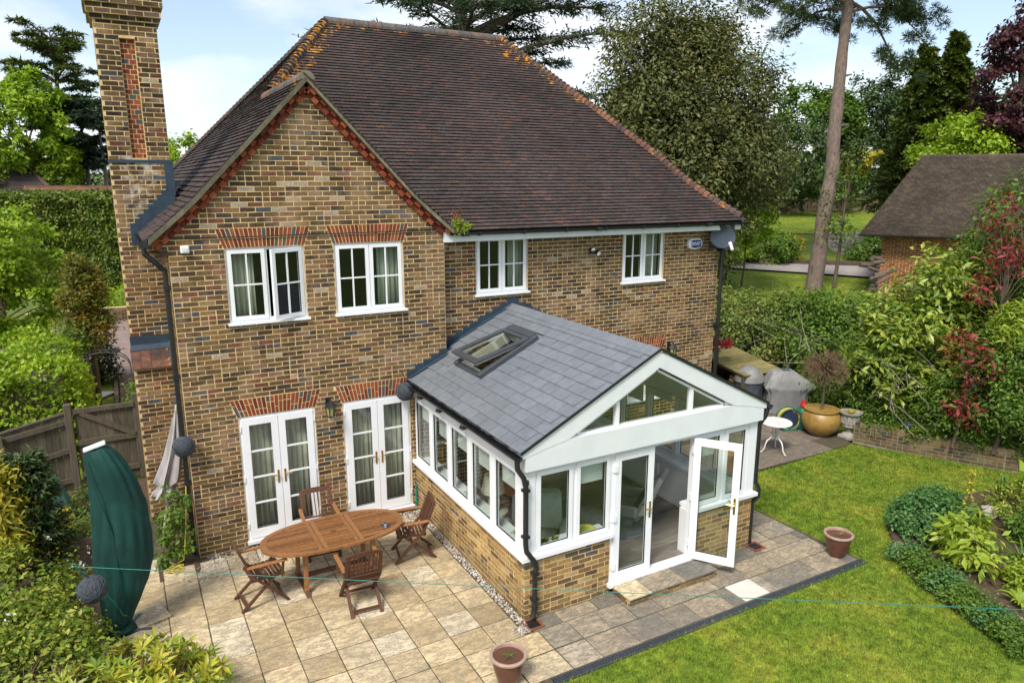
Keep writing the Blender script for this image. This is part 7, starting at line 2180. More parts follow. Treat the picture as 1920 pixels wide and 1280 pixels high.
# pine
def pine():
    g = np.random.default_rng(31)
    t = thing('pine_tree', 'tall leaning pine with bare trunk and high spreading boughs', 'tree', (23.07, 7.25, 1.62), 0, TG)
    pts = [(0, 0, -.2), (.28, .1, 1.5), (.55, .25, 3.0), (1.05, .45, 4.4), (1.22, .66, 5.6), (1.55, .9, 7.0), (1.95, 1.2, 9.0), (2.35, 1.45, 10.8), (2.5, 1.6, 12.5), (2.6, 1.7, 14.5)]
    rr = [.33, .29, .275, .265, .25, .235, .21, .19, .165, .08]
    P2 = []; R2 = []
    for i in range(len(pts) - 1):
        for q in np.linspace(0, 1, 5)[:-1]:
            P2.append(Vector(pts[i]).lerp(Vector(pts[i + 1]), q)); R2.append((rr[i] * (1 - q) + rr[i + 1] * q) * (1 + .05 * math.sin(len(P2) * 1.9) + .03 * math.sin(len(P2) * .7)))
    mb = MB(); mb.tube(P2, R2, 14)
    limbs = []
    for k in range(26):
        z = 10.4 + k * .2 + g.uniform(-.2, .2); i = np.interp(z, [p[2] for p in pts], range(len(pts))); a0 = Vector(pts[int(i)]).lerp(Vector(pts[min(9, int(i) + 1)]), i - int(i))
        a = k * 2.4 + g.uniform(-.4, .4); ln = g.uniform(2.2, 4.3) * (1 if k < 16 else .75)
        d = Vector((math.cos(a), math.sin(a), 0)); e = a0 + d * ln + Vector((0, 0, g.uniform(-.9, .7)))
        mid = a0.lerp(e, .5) + Vector((0, 0, .35)); mb.tube([a0, a0.lerp(mid, .5) + Vector((0, 0, .08)), mid, e], [.075, .06, .045, .015], 6, cap=False); limbs.append((a0, mid, e, ln))
    R_ = Vector((.8756, -.483, 0))
    for (z, side, ln, dz) in ((11.2, -1, 3.6, -.2), (11.8, -1, 3.2, .1), (10.9, -1, 2.4, -.6), (11.6, 1, 3.4, -.9), (12.2, 1, 4.2, .1), (11.0, 1, 2.6, -2.6), (11.3, 1, 3.4, -1.6), (12.4, 1, 3.6, -.6)):
        i = np.interp(z, [p[2] for p in pts], range(len(pts))); a0 = Vector(pts[int(i)]).lerp(Vector(pts[int(i) + 1]), i - int(i))
        e = a0 + R_ * side * ln + Vector((0, .3, dz)); mid = a0.lerp(e, .5) + Vector((0, 0, .5)); mb.tube([a0, a0.lerp(mid, .5) + Vector((0, 0, .12)), mid, e], [.08, .065, .05, .012], 6, cap=False); limbs.append((a0, mid, e, ln))
    for s_, z in ((.3, 6.2), (-.25, 7.4), (.28, 8.1)):
        i = np.interp(z, [p[2] for p in pts], range(len(pts))); a0 = Vector(pts[int(i)]).lerp(Vector(pts[int(i) + 1]), i - int(i)); mb.tube([a0, a0 + R_ * s_ * 1.6 + Vector((0, 0, .1))], [.07, .03], 6)
    mb.build('trunk', M['bark_pine'], t, smooth=True)
    P = []; A = []; T = []
    for (a0, mid, e, ln) in limbs:
        for j in range(int(ln * 7)):
            q = g.uniform(.45, 1.05); c = np.array(a0.lerp(mid, q * 2) if q < .5 else mid.lerp(e, q * 2 - 1)) + g.normal(size=3) * np.array([.32, .32, .2])
            k = 130; d = norm(g.normal(size=(k, 3)) + np.array([0, 0, .35])); bt = g.uniform(0, .5)
            P.append(c + d * g.uniform(.02, .20, (k, 1)) ); A.append(d); T.append(np.clip(bt + g.uniform(0, .5, k), 0, 1))
    P = np.concatenate(P); A = np.concatenate(A); T = np.concatenate(T); N = norm(g.normal(size=P.shape) + 1e-3); N = norm(N - A * (A * N).sum(1, keepdims=True))
    mesh_obj('crown', leaf_mesh('crown', P, A, N, g.uniform(.12, .22, len(P)), .028, T, M['lf_pine']), t)
pine()
def at(u, v, d): pass
tree('broadleaf_tree', 'fresh green broadleaf tree seen behind the pine trunk', (48.48, 27.87, 4.48), [(0.00, 0.00, 3.65, 3.36, 3.36, 4.38), (-1.17, 0.73, 6.57, 2.19, 2.19, 2.34), (1.17, -0.44, 5.69, 2.19, 2.19, 2.48), (0.00, 0.00, 1.31, 3.80, 3.50, 2.34)], 20000, 0.298, .6, 'lf_mid', 'bark', .2, 41, group=TG, k=20, csig=.3, nclump=200)
tree('broadleaf_tree', 'loose mid green tree between the oak and the pine', (34.0, 24.5, 4.4), [(0, 0, 2.8, 2.4, 2.2, 2.6), (.6, -.3, 4.6, 1.3, 1.3, 1.5), (-.5, .4, 3.4, 2.0, 1.8, 2.0)], 16000, .2, .55, 'lf_mid', 'bark', .18, 42, group=TG, k=20, csig=.3, nclump=160)
tree('broadleaf_tree', 'tall dark tree right of the pine trunk', (53.22, 25.42, 4.49), [(0.00, 0.00, 3.63, 4.35, 4.35, 4.64), (0.29, 0.00, 7.40, 3.19, 3.19, 3.19), (-1.45, 0.72, 5.37, 2.90, 2.90, 3.48), (1.74, -0.87, 4.21, 3.19, 3.19, 4.06)], 24000, 0.296, .45, 'lf_dark', 'bark', .25, 43, group=TG, k=24, csig=.3, nclump=220)
conifer('conifer', 'dense yellow green conifer with twin pointed tops, left spire', (34.3, 10.9, 4.0), 8.0, 2.3, 15000, 'lf_conif', 'bark', 44, L=.30, asp=.5, pw=.85, droop=.3, nb=120, group=TG)
conifer('conifer', 'dense yellow green conifer with twin pointed tops, right spire', (35.5, 10.2, 4.0), 8.6, 2.3, 15000, 'lf_conif', 'bark', 45, L=.30, asp=.5, pw=.85, droop=.3, nb=120, group=TG)
tree('lime_tree', 'bright lime green bushy tree below the copper beech', (31.2, 7.0, 3.0), [(-.3, .2, 4.4, 1.3, 1.2, 1.3), (.5, -.3, 3.7, 1.5, 1.3, 1.4), (-.9, .6, 3.3, 1.1, 1.1, 1.1), (.3, 0, 2.2, 1.6, 1.6, 1.5)], 11000, .19, .6, 'lf_lime', 'bark', .14, 46, group=TG, k=16, csig=.22, nclump=110)
tree('copper_beech', 'dark purple copper beech at the right edge of the picture', (33.3, 6.1, 3.0), [(.4, 0, 6.8, 2.0, 2.0, 2.4), (1.6, -.9, 9.2, 2.2, 2.2, 2.6), (-.4, .4, 4.8, 1.7, 1.5, .9), (1.5, -.8, 4.2, 2.0, 2.0, 2.2), (-.3, .2, 8.2, 1.2, 1.1, 1.0)], 24000, .19, .55, 'lf_beech', 'bark', .28, 47, group=TG, k=36, csig=.28, nclump=190, flat=.5)
tree('golden_maple', 'small golden yellow maple beyond the lane', (44.66, 21.80, 3.44), [(0.00, 0.00, 3.51, 1.23, 1.16, 0.61), (-0.58, 0.29, 3.15, 1.01, 0.87, 0.51), (0.72, -0.43, 4.02, 1.01, 0.87, 0.43)], 4200, 0.215, .55, 'lf_gold', 'bark', .07, 48, group=TG, k=10, csig=.14, nclump=60, flat=.6)
tree('broadleaf_tree', 'dark green trees filling the gap behind the twin conifer', (40.5, 8.0, 4.5), [(0, 0, 3, 4, 4, 3.4), (2, -2, 4.5, 3, 3, 3.4), (-2, 2, 4, 3, 3, 3)], 20000, .28, .5, 'lf_dark', 'bark', .3, 49, group=TG, k=20, csig=.4, nclump=200)
tree('broadleaf_tree', 'dark shaded trees behind the rubble wall', (37.5, 25.0, 4.5), [(0, 0, 2.4, 3.5, 3.5, 2.8), (-3, 3, 2.6, 3, 3, 2.6), (3, -3, 2.6, 3, 3, 2.8), (-6, 6, 2.6, 3, 3, 3)], 22000, .28, .5, 'lf_dark', 'bark', .3, 50, group=TG, k=20, csig=.4, nclump=220)
# thin saplings on the verge
tree('sapling', 'thin staked sapling on the verge right of the pine', (24.1, 7.1, 1.66), [(.0, 0, 3.2, .85, .8, 1.3), (.1, 0, 4.3, .5, .5, .8), (-.2, .1, 2.3, .9, .8, .5)], 1000, .11, .6, 'lf_mid', 'bark', .07, 51, k=22, csig=.14, nclump=60, top=4.9, group='young trees on the verge')
tree('sapling', 'small spreading sapling with pale green leaves left of the pine', (21.2, 9.2, 1.5), [(0, 0, 2.25, 1.15, .9, .35), (.3, -.1, 2.9, 1.1, .9, .45), (-.5, .3, 2.0, .9, .8, .25)], 3800, .13, .6, 'lf_lime', 'bark', .045, 52, k=16, csig=.14, nclump=80, top=2.6, flat=.5, group='young trees on the verge')
# shrubs beyond the lane
SG = 'shrubs beyond the lane'
for k, (x, y, r, h, lm_, lab) in enumerate((
        (24.4, 13.6, 1.5, 1.5, 'lf_lime', 'bright green shrub beyond the lane left of the pine'), (22.6, 15.2, 1.4, 1.4, 'lf_mid', 'mid green shrub beyond the lane nearest the oak'),
        (26.4, 12.4, 1.2, 1.3, 'lf_mid', 'green shrub behind the pine trunk'), (27.7, 13.0, .8, 1.0, 'lf_lime', 'small lime shrub left of the stone steps'),
        (30.5, 10.3, .9, 1.2, 'lf_mid', 'shrub right of the stone steps'), (34.78, 30.71, .9, 1.6, 'lf_gold', 'yellow leaved shrub before the far trees'),
        (42.42, 27.00, 1.5, 1.5, 'lf_lime', 'pale green shrub above the rubble wall'), (45.44, 23.56, 1.7, 2.1, 'lf_mid', 'arching green shrub left of the outbuilding roof'),
        (39.55, 30.38, 1.2, 1.2, 'lf_cedar', 'grey green shrub above the rubble wall'), (46.16, 19.35, 1.2, 2.2, 'lf_gold', 'yellow green shrub peeping over the outbuilding roof'), (28.6, 12.9, .35, .9, 'lf_gold', 'tiny yellow conifer by the steps'))):
    tree('shrub', lab, (x, y, hgt(x, y) - .1), [(0, 0, h * .55, r, r, h * .55), (r * .3, -r * .2, h * .75, r * .6, r * .6, h * .45)], int(2600 * r), .14, .55, lm_, 'bark', .03, 60 + k, cat='shrub', group=SG, k=8, csig=.18, nclump=int(40 * r) + 10)

# ---- left background
tree('broadleaf_tree', 'sunlit lime green tree at the left edge of the picture', (-5.2, 46.5, 1.2), [(0, 0, 7.6, 2.6, 2.6, 3.0), (.8, .3, 10.0, 1.6, 1.6, 1.6), (-1.6, -.2, 6.6, 2.2, 2.2, 3.0), (1.5, .4, 5.2, 1.6, 1.6, 2.6)], 17000, .28, .6, 'lf_lime', 'bark', .2, 71, group=TG, k=22, csig=.26, nclump=160)
tiers = []; g0 = random.Random(5)
for k, z in enumerate(np.linspace(9.5, 14.6, 8)):
    for j in range(5): tiers.append((z, j * 1.257 + k * .9 + g0.uniform(-.4, .4), (4.2 - .22 * k) * g0.uniform(.5, 1.05), g0.uniform(-.1, .9)))
tiered('cedar', 'flat topped cedar behind the sunlit lime tree, far left', (-3.2, 54.0, 1.5), 14.8, tiers, 16000, 'lf_conif', 'bark', 72, .3, L=.42, asp=.24, group=TG)
for k, (x, y, h) in enumerate(((-3.1, 49.2, 10.2), (-1.9, 48.8, 10.0), (-.8, 48.2, 9.6))):
    g0 = random.Random(80 + k); tiers = [(z, g0.uniform(0, 6.28), g0.uniform(1.4, 2.8), g0.uniform(-.4, .3)) for z in np.linspace(h * .52, h - .2, 22)]
    tiered('dark_pine', ['bare stemmed dark pine behind the hedge, leftmost of three', 'middle one of three bare stemmed dark pines behind the hedge', 'dark pine behind the hedge nearest the chimney'][k], (x, y, 1.2), h, tiers, 11000, 'lf_cedar', 'bark_pale', 81 + k, .2, L=.42, asp=.3, group=TG)
tree('broadleaf_tree', 'dark leafy trees low behind the tall hedge', (-2.0, 54.5, 1.2), [(0, 0, 3.6, 3.4, 2.2, 3.2), (-4.5, 0, 4.0, 3.2, 2, 3), (3.6, 0, 3.6, 3.0, 2, 2.8)], 14000, .26, .5, 'lf_dark', 'bark', .2, 86, group=TG, k=14, csig=.35, nclump=120)
tree('broadleaf_tree', 'bright yellow green tree between chimney and roof', (2.9, 29.5, .6), [(0, 0, 6.1, 1.4, 1.4, 1.3), (.6, -.2, 5.0, 1.6, 1.4, 1.4), (-1.6, .6, 5.4, 1.2, 1, 1.4), (0, 0, 3.6, 1.8, 1.6, 1.8)], 12000, .17, .6, 'lf_lime', 'bark', .16, 87, group=TG, k=16, csig=.2, nclump=110)
tree('broadleaf_tree', 'wispy grey green tree peeping over the left roof slope', (6.4, 38.0, 1), [(0, 0, 6.6, 1.2, 1.2, 1.4), (1.4, -.4, 6.8, .9, .9, 1.2)], 2600, .2, .4, 'lf_cedar', 'bark', .12, 88, group=TG, k=18, csig=.22, nclump=60)

def hedge(name, label, loc, rz, lx, ly, h, n, L, asp, lm, seed, bump=.12, cat='hedge', round_=.25):
    g = np.random.default_rng(seed); t = thing(name, label, cat, loc, rz)
    # leaves near the surface of a soft box
    P = np.zeros((n, 3)); Nn = np.zeros((n, 3))
    A_ = [lx * ly, lx * h, ly * h, ly * h]; pr = np.array(A_) / sum(A_)
    f = g.choice(4, n, p=pr)
    u, v = g.uniform(-.5, .5, n), g.uniform(0, 1, n)
    w_ = g.uniform(-.5, .5, n)
    k = f == 0; P[k] = np.stack([u[k] * lx, w_[k] * ly, np.full(k.sum(), h)], 1); Nn[k] = (0, 0, 1)
    k = f == 1; P[k] = np.stack([u[k] * lx, np.full(k.sum(), -ly / 2), v[k] * h], 1); Nn[k] = (0, -1, 0)
    k = f == 2; P[k] = np.stack([np.full(k.sum(), -lx / 2), w_[k] * ly, v[k] * h], 1); Nn[k] = (-1, 0, 0)
    k = f == 3; P[k] = np.stack([np.full(k.sum(), lx / 2), w_[k] * ly, v[k] * h], 1); Nn[k] = (1, 0, 0)
    wob = bump * (np.sin(P[:, 0] * 2.3 + seed) * np.sin(P[:, 1] * 2.9 + 1) + .7 * np.sin(P[:, 0] * 5.1 + P[:, 2] * 4.3) + .5 * np.sin(P[:, 2] * 7 + P[:, 1] * 6))
    P += Nn * (wob - np.abs(g.normal(0, .09, n)) + .05)[:, None]
    P[:, 2] -= round_ * (np.clip(np.abs(P[:, 1]) / ly * 2 - .6, 0, 1) ** 2 + np.clip(np.abs(P[:, 0]) / lx * 2 - .8, 0, 1) ** 2) * (f == 0)
    P += g.normal(size=(n, 3)) * .035
    P = P[P[:, 2] > 0] ; n = len(P); Nn = Nn[:n]
    N = norm(Nn * .6 + g.normal(size=(n, 3)) * .55 + np.array([0, 0, .45])); A = g.normal(size=(n, 3)) + Nn * .5; A = A - N * (A * N).sum(1, keepdims=True)
    tone = np.clip(.5 + .22 * np.sin(P[:, 0] * 3.7 + P[:, 2] * 2.1) * np.sin(P[:, 1] * 3.1 + P[:, 2] * 3.3) + g.uniform(-.35, .35, n) , 0, 1)
    l = L * g.uniform(.7, 1.3, n)
    mesh_obj('foliage', leaf_mesh('foliage', P, A, N, l, l * asp, tone, M[lm]), t)
    mb = MB(); mb.box(-lx / 2 + .25, lx / 2 - .25, -ly / 2 + .25, ly / 2 - .25, 0, h - .35); 
    for k in range(int(lx * 3)):
        x = -lx / 2 + .2 + k / 3 ; mb.tube([(x, -ly / 2 + .22, 0), (x + .1, -ly / 2 + .2, h * .6)], .03, 5)
    mb.build('inner_twigs', M['bark'], t)
    return t
hedge('tall_hedge', 'tall clipped dark hedge with lighter top behind the chimney', (-3.4, 28.6, .3), R(-29), 12, 2.2, 4.8, 52000, .15, .6, 'lf_hedge', 91)
hedge('laurel_hedge', 'rounded pale green laurel hedge behind the fence', (-3.55, 7.3, 0), R(6), 3.5, 4.2, 2.15, 24000, .105, .62, 'lf_lime', 92, .16, round_=.5)
tree('maple', 'bright green layered maple at the left edge before the tall hedge', (-3.3, 10.6, 0), [(.1, 0, 4.3, 1.2, 1.2, .9), (.5, .1, 3.6, 1.0, 1.0, .8), (-.5, -.2, 3.4, 1.3, 1.2, 1.0), (.1, 0, 2.7, 1.3, 1.2, .8), (-.3, 0, 5.0, .6, .6, .4)], 15000, .12, .65, 'lf_lime', 'bark', .08, 93, k=24, csig=.16, nclump=170, flat=.5, group=TG)
tree('bronze_shrub', 'bronze tipped conical shrub beside the chimney', (-1.46, 9.0, 0), [(0, 0, 2.9, .52, .5, .9), (0, 0, 3.5, .33, .33, .55), (.05, 0, 2.2, .5, .5, .6)], 9000, .10, .4, 'lf_bronze', 'bark', .07, 94, cat='shrub', k=16, csig=.11, nclump=150, droop=-.6, top=3.4)
tree('shrub', 'small dark green shrub against the chimney by the side path', (-.55, 5.6, 0), [(0, 0, .7, .30, .5, .8), (.05, .5, 1.0, .3, .4, .5)], 4200, .07, .55, 'lf_mid', 'bark', .03, 95, cat='shrub', k=6, csig=.1, nclump=60)
tree('shrub', 'dark shrub among trunks at the end of the side garden', (-1.7, 12.2, 0), [(0, 0, .7, .8, .5, .8)], 3500, .10, .55, 'lf_dark', 'bark', .04, 96, cat='shrub', k=6, csig=.15, nclump=50)
for k, (x, y) in enumerate(((-1.95, 6.8), (-1.8, 8.3), (-1.6, 9.8))):
    tree('sapling', ['slender sapling nearest the gate in the side garden', 'second slender sapling along the side garden', 'slender sapling farthest along the side garden'][k], (x, y, 0), [(0, 0, 2.0, .3, .3, .4)], 500, .09, .55, 'lf_mid', 'bark_pale', .05, 97 + k, k=6, csig=.12, nclump=16, top=2.0, group='saplings in the side garden')
tree('grass_bank', 'sunlit bank of lush grass beyond the low garden wall', (-.5, 22.3, .3), [(0, 0, .5, 2.4, 1.0, .7)], 6000, .22, .15, 'lf_lime', 'bark', .03, 105, cat='plants', k=0, csig=.2, nclump=120, droop=-.8, cname='foliage')

# ---- near left
def bed_left():
    pass
flat_sheet('border_soil', [(-4.5, 3.9), (-.56, 3.9), (-.56, 1.6), (-1.25, 1.6), (-1.26, -9), (-6, -9), (-6, 3.9)], -.005, M['soil'], 'soil of the planted border left of the patio', .05)
flat_sheet('corner_pocket', [(-.6, .0), (-.02, .0), (-.02, -.5), (-.6, -.5)], .002, M['soil'], 'planting pocket of soil at the house corner', .03)
conifer('dwarf_conifer', 'dark green dwarf conifer beside the covered parasol', (-2.12, .32, 0), 1.95, .40, 9000, 'lf_dark', 'bark', 111, L=.09, asp=.4, pw=.55, droop=-.5, nb=150, cat='shrub')
tree('golden_conifer', 'feathery golden conifer at the left edge', (-2.55, .2, 0), [(.1, 0, 1.75, .26, .3, .3), (.05, 0, 1.3, .32, .35, .35), (.1, -.1, .9, .32, .35, .4)], 5000, .13, .25, 'lf_gold', 'bark', .04, 112, cat='shrub', k=8, csig=.09, nclump=110, droop=-.2)
tree('shrub', 'small yellow green shrub beside the teal covered object', (-2.0, 1.55, 0), [(0, 0, .3, .25, .3, .3), (.1, -.3, .2, .2, .2, .22)], 2200, .05, .5, 'lf_gold', 'bark', .02, 113, cat='shrub', k=5, csig=.06, nclump=50)
tree('ground_cover', 'low green ground cover under the fence', (-1.55, 2.6, 0), [(0, 0, .05, .6, 1.1, .12)], 4500, .05, .6, 'lf_mid', 'bark', .02, 114, cat='plants', k=0, csig=.1, nclump=130, cname='foliage')
tree('variegated_shrub', 'big sprawling shrub of small mottled leaves at the bottom left', (-2.2, -1.9, 0), [(-.1, .9, .55, .85, .9, .55), (-.25, -.3, .55, .95, 1.0, .62), (.25, -.9, .45, .75, .8, .55), (-.6, -1.6, .45, 1.0, .9, .55), (.35, .1, .4, .62, .7, .5)], 23000, .070, .5, 'lf_var', 'twig', .03, 115, cat='shrub', k=40, csig=.11, nclump=420, shell=.6, top=.5)
g = np.random.default_rng(116); n = 42
P, out, tone, C = crown_points(g, [(-2.3, -1.0, .6, 1.0, .9, .6), (-2.1, -2.6, .55, 1.0, .9, .62)], n * 5, n, .012, .95)
fo_ = P[:, 2] > .75; P, out, tone = P[fo_], out[fo_], tone[fo_]; N = norm(out + g.normal(size=P.shape) * .4); A = g.normal(size=P.shape); A = A - N * (A * N).sum(1, keepdims=True)
tag(mesh_obj('blossom', leaf_mesh('blossom', P + out * .05, A, N, .035, .032, tone, M['flower_w'])), 'scattered whitish petals over the mottled shrub', 'flowers', kind='stuff')
g = np.random.default_rng(117); mb = MB()
for k in range(420):
    c = Vector((g.uniform(-2.45, -1.45), g.uniform(-4.3, -3.1), g.uniform(.25, .85))); d = Vector((g.normal(0, .12), g.normal(0, .12), g.uniform(.05, .22)))
    mb.tube([c - d, c + Vector((g.normal(0, .03), g.normal(0, .03), 0)), c + d], [.005, .004, .002], 3, g.random(), cap=False)
t = thing('dry_shrub', 'patch of bare brown twigs at the bottom left corner', 'shrub'); mb.build('twigs', M['twig'], t)
mb = MB()
for k in range(24):
    a = k * .7; mb.tube([(-1.95, -3.7, 0), (-1.95 + .3 * math.cos(a), -3.7 + .3 * math.sin(a), .3), (-1.95 + .5 * math.cos(a), -3.7 + .5 * math.sin(a), .62)], [.012, .008, .004], 4, cap=False)
mb.build('stems', M['twig'], t)
# rhododendron rosettes
def rhodo():
    g = np.random.default_rng(118); t = thing('rhododendron', 'yellow green rhododendron with rusty buds at the bottom of the picture', 'shrub', (-.95, -3.45, 0))
    lob = [(.1, .15, .40, .55, .5, .32), (.45, -.35, .36, .55, .55, .36), (-.45, -.2, .45, .6, .55, .36), (.1, -.75, .42, .7, .5, .36), (.15, .5, .3, .35, .25, .3)]
    P, out, tone, C = crown_points(g, lob, 10, 340, .02, .75)
    C = C[C[:, 2] > .15]
    PP = []; AA = []; NN = []; TT = []; BP = []; BA = []
    mb = MB()
    for c in C:
        ax = np.array([c[0] * .5, c[1] * .5 - .1, .75]) + g.normal(size=3) * .25; ax /= np.linalg.norm(ax)
        k = g.integers(8, 13); ref = np.array([1, 0, 0]) if abs(ax[0]) < .8 else np.array([0, 1, 0]); e1 = np.cross(ax, ref); e1 /= np.linalg.norm(e1); e2 = np.cross(ax, e1); a0 = g.uniform(0, 6.28); bt = g.uniform(0, .45)
        for j in range(k):
            a = a0 + j * 2.4; d = (e1 * math.cos(a) + e2 * math.sin(a)); tilt = .25 + .5 * (1 - j / k) * .3 + g.normal(0, .12)
            if j > k * .65: tilt += .5
            PP.append(c + ax * .012 * j * .4); AA.append(d + ax * tilt); NN.append(ax - d * tilt); TT.append(np.clip(bt + g.uniform(0, .55), 0, 1))
        if c[1] > -.9 and g.uniform() < .30 and c[0] > -.2:
            for j in range(14): BP.append(c + ax * .04 + g.normal(size=3) * .014); BA.append(g.normal(size=3) + ax)
        mb.tube([Vector(c), Vector(c * np.array([.8, .8, .55])), Vector((c[0] * .3, c[1] * .4, 0))], [.006, .009, .012], 4, cap=False)
    PP, AA, NN, TT = map(np.array, (PP, AA, NN, TT))
    l = .14 * g.uniform(.75, 1.25, len(PP))
    mesh_obj('foliage', leaf_mesh('foliage', PP, AA, NN, l, l * .29, TT, M['lf_rhodo']), t)
    BP, BA = np.array(BP), np.array(BA); mesh_obj('buds', leaf_mesh('buds', BP, BA, norm(g.normal(size=BP.shape)), .04, .012, g.uniform(0, 1, len(BP)), M['lf_rust']), t)
    mb.build('stems', M['twig'], t)
rhodo()
# climber at the corner
tree('climbing_plant', 'leafy climber growing up the house corner by the hose', (-.32, -.12, 0), [(.05, 0, .95, .16, .14, .35), (.02, 0, .55, .22, .16, .4), (-.12, .05, .25, .2, .18, .3), (.16, -.04, 1.15, .1, .08, .2)], 1000, .07, .6, 'lf_mid', 'twig', .012, 120, cat='climber', k=26, csig=.05, nclump=40, top=1.1)
tree('weeds', 'low green weeds along the side wall foot', (-.35, 1.2, 0), [(0, 0, .12, .2, .5, .18)], 900, .06, .5, 'lf_mid', 'bark', .02, 121, cat='plants', k=0, csig=.06, nclump=30, cname='foliage')
tree('gutter_weed', 'tuft of bright weeds sprouting from the gutter beside the gable', (4.56, -.08, 4.93), [(0, 0, .08, .13, .05, .10), (.12, 0, .05, .12, .05, .06), (-.02, 0, .16, .06, .04, .10)], 500, .075, .22, 'lf_hosta', 'twig', .004, 122, cat='plant', k=0, csig=.03, nclump=16, droop=-.9, cname='foliage')
tree('gutter_weed', 'brown seed heads of a weed above the gutter corner', (4.52, -.08, 4.95), [(0, 0, .25, .07, .04, .12)], 120, .05, .3, 'lf_rust', 'twig', .004, 123, cat='plant', k=6, csig=.02, nclump=8, cname='foliage')

# ---- right side hedges and shrubs
HG = 'shrubs of the right hand border'
for k, (x, y, lob, n, L, asp, lm_, lab) in enumerate((
    (13.2, 4.6, [(0, 0, 1.4, 1.5, 1.4, 1.4), (-1.2, .6, 1.7, 1.2, 1.2, 1.4), (.4, -.4, 2.1, 1.2, 1.1, .8)], 20000, .11, .45, 'lf_mixed', 'mixed dark hedge shrub beside the right house corner'),
    (15.5, 3.5, [(0, 0, 1.1, 1.5, 1.3, 1.4), (-.4, .4, 1.9, 1.2, 1.1, .8), (.9, -.5, 1.6, 1.1, 1.0, 1.0)], 20000, .10, .45, 'lf_mixed', 'mixed green hedge shrub behind the log store'),
    (16.6, 1.4, [(-.2, 0, .8, 1.3, 1.2, 1.3), (.5, -.2, 1.4, 1.1, 1.0, .8), (.2, .9, 1.3, 1.1, 1.0, .9)], 18000, .10, .5, 'lf_mid', 'green hedge shrub behind the covered barbecue'),
    (17.0, 3.4, [(0, 0, .6, 1.3, 1.2, .8), (-.8, 1.0, .7, 1.1, 1.0, .8)], 10000, .10, .5, 'lf_lime', 'pale green shrubs along the top of the hedge'),
    (14.3, 7.0, [(0, 0, 1.0, 1.5, 1.3, 1.2), (1.2, -.6, 1.0, 1.2, 1.1, 1.0)], 14000, .11, .45, 'lf_mixed', 'dark hedge running back along the house side'),
    (15.3, -.6, [(0, 0, 1.1, .9, .8, .9), (-.3, .6, .7, .8, .8, .7), (.5, -.3, 1.7, .7, .7, .7)], 11000, .085, .55, 'lf_mid', 'leafy shrub behind the bare lollipop tree'),
    (15.2, -2.0, [(0, 0, .25, 1.0, .8, .42), (-.4, .9, .3, .7, .7, .4), (.3, -1.0, .25, .7, .8, .4)], 9000, .075, .5, 'lf_mid', 'low green ground shrubs above the retaining wall'))):
    tree('shrub', lab, (x, y, max(0, hgt(x, y) - .1)), lob, n, L, asp, lm_, 'bark', .06, 130 + k, cat='shrub', group=HG, k=26, csig=.2, nclump=n // 75, shell=.5)
tree('laurel', 'large cherry laurel with glossy yellow green leaves', (15.1, -2.0, .1), [(-.35, .1, 2.5, .95, .9, .85), (.3, -.2, 3.35, .9, .8, .85), (-.55, .35, 1.6, .75, .8, .8), (.6, -.5, 2.3, .9, .9, 1.0), (-.1, -.5, 1.3, .7, .7, .7)], 12500, .165, .38, 'lf_laurel', 'bark', .07, 140, cat='shrub', group=HG, k=34, csig=.19, nclump=210, droop=-.25, shell=.4)
tree('laurel', 'second laurel bush leaning over the outbuilding wall', (16.6, -1.9, .9), [(0, 0, 2.3, 1.0, .9, .9), (.4, -.4, 3.0, .8, .8, .7), (.3, -.3, 1.3, 1.0, .9, .9)], 8000, .16, .38, 'lf_laurel', 'bark', .07, 141, cat='shrub', group=HG, k=24, csig=.19, nclump=140, droop=-.25, shell=.4)
tree('photinia', 'red leaved shrub patch in front of the laurel', (14.25, -3.45, .35), [(-.1, 0, 2.2, .42, .4, .3), (.2, -.3, 1.7, .4, .4, .25), (.1, -.1, .9, .35, .4, .2)], 620, .125, .36, 'lf_red', 'bark', .03, 142, cat='shrub', group=HG, k=20, csig=.13, nclump=34)
tree('photinia', 'tall red leaved shrub at the upper right edge', (15.2, -3.4, .6), [(.1, .1, 4.5, .35, .35, .4), (.15, -.1, 3.7, .4, .4, .35), (-.25, .2, 3.0, .3, .3, .2)], 800, .125, .36, 'lf_red', 'bark', .05, 143, cat='shrub', group=HG, k=22, csig=.14, nclump=44)
tree('shrub', 'dark green bushy shrub above the right end of the wall', (14.75, -4.0, .3), [(0, .1, 1.3, .75, .7, .9), (-.25, .75, .8, .55, .6, .6), (.4, -.4, 1.3, .8, .7, .9), (.3, .1, 2.1, .65, .6, .5), (.7, -1.0, .9, .8, .8, .9)], 17000, .085, .5, 'lf_mid', 'bark', .05, 144, cat='shrub', group=HG, k=30, csig=.15, nclump=210)
tree('shrub', 'tall light leaved shrub filling the right edge', (16.5, -2.85, .9), [(0, 0, 2.6, 1.0, 1.0, 1.1), (-.2, .1, 3.9, .8, .8, .9), (.3, -.4, 4.7, .7, .7, .6), (.0, 0, 1.3, 1.2, 1.1, 1.1)], 15000, .105, .6, 'lf_mid', 'bark', .07, 145, cat='shrub', group=HG, k=40, csig=.2, nclump=170, shell=.4)
tree('shrub', 'yellow green shrub with upright shoots at the right edge', (15.15, -3.95, .6), [(0, 0, 2.3, .55, .5, .5), (.2, -.2, 2.9, .35, .35, .35)], 2400, .14, .25, 'lf_hosta', 'bark', .04, 146, cat='shrub', group=HG, k=14, csig=.12, nclump=60, droop=-.7)
g = np.random.default_rng(147); P, out, tone, C = crown_points(g, [(14.6, -1.2, .6, .6, .6, .4), (14.4, -2.6, .7, .3, .5, .3)], 110, 22, .03, .9); N = norm(out + g.normal(size=P.shape) * .4); A = g.normal(size=P.shape); A = A - N * (A * N).sum(1, keepdims=True)
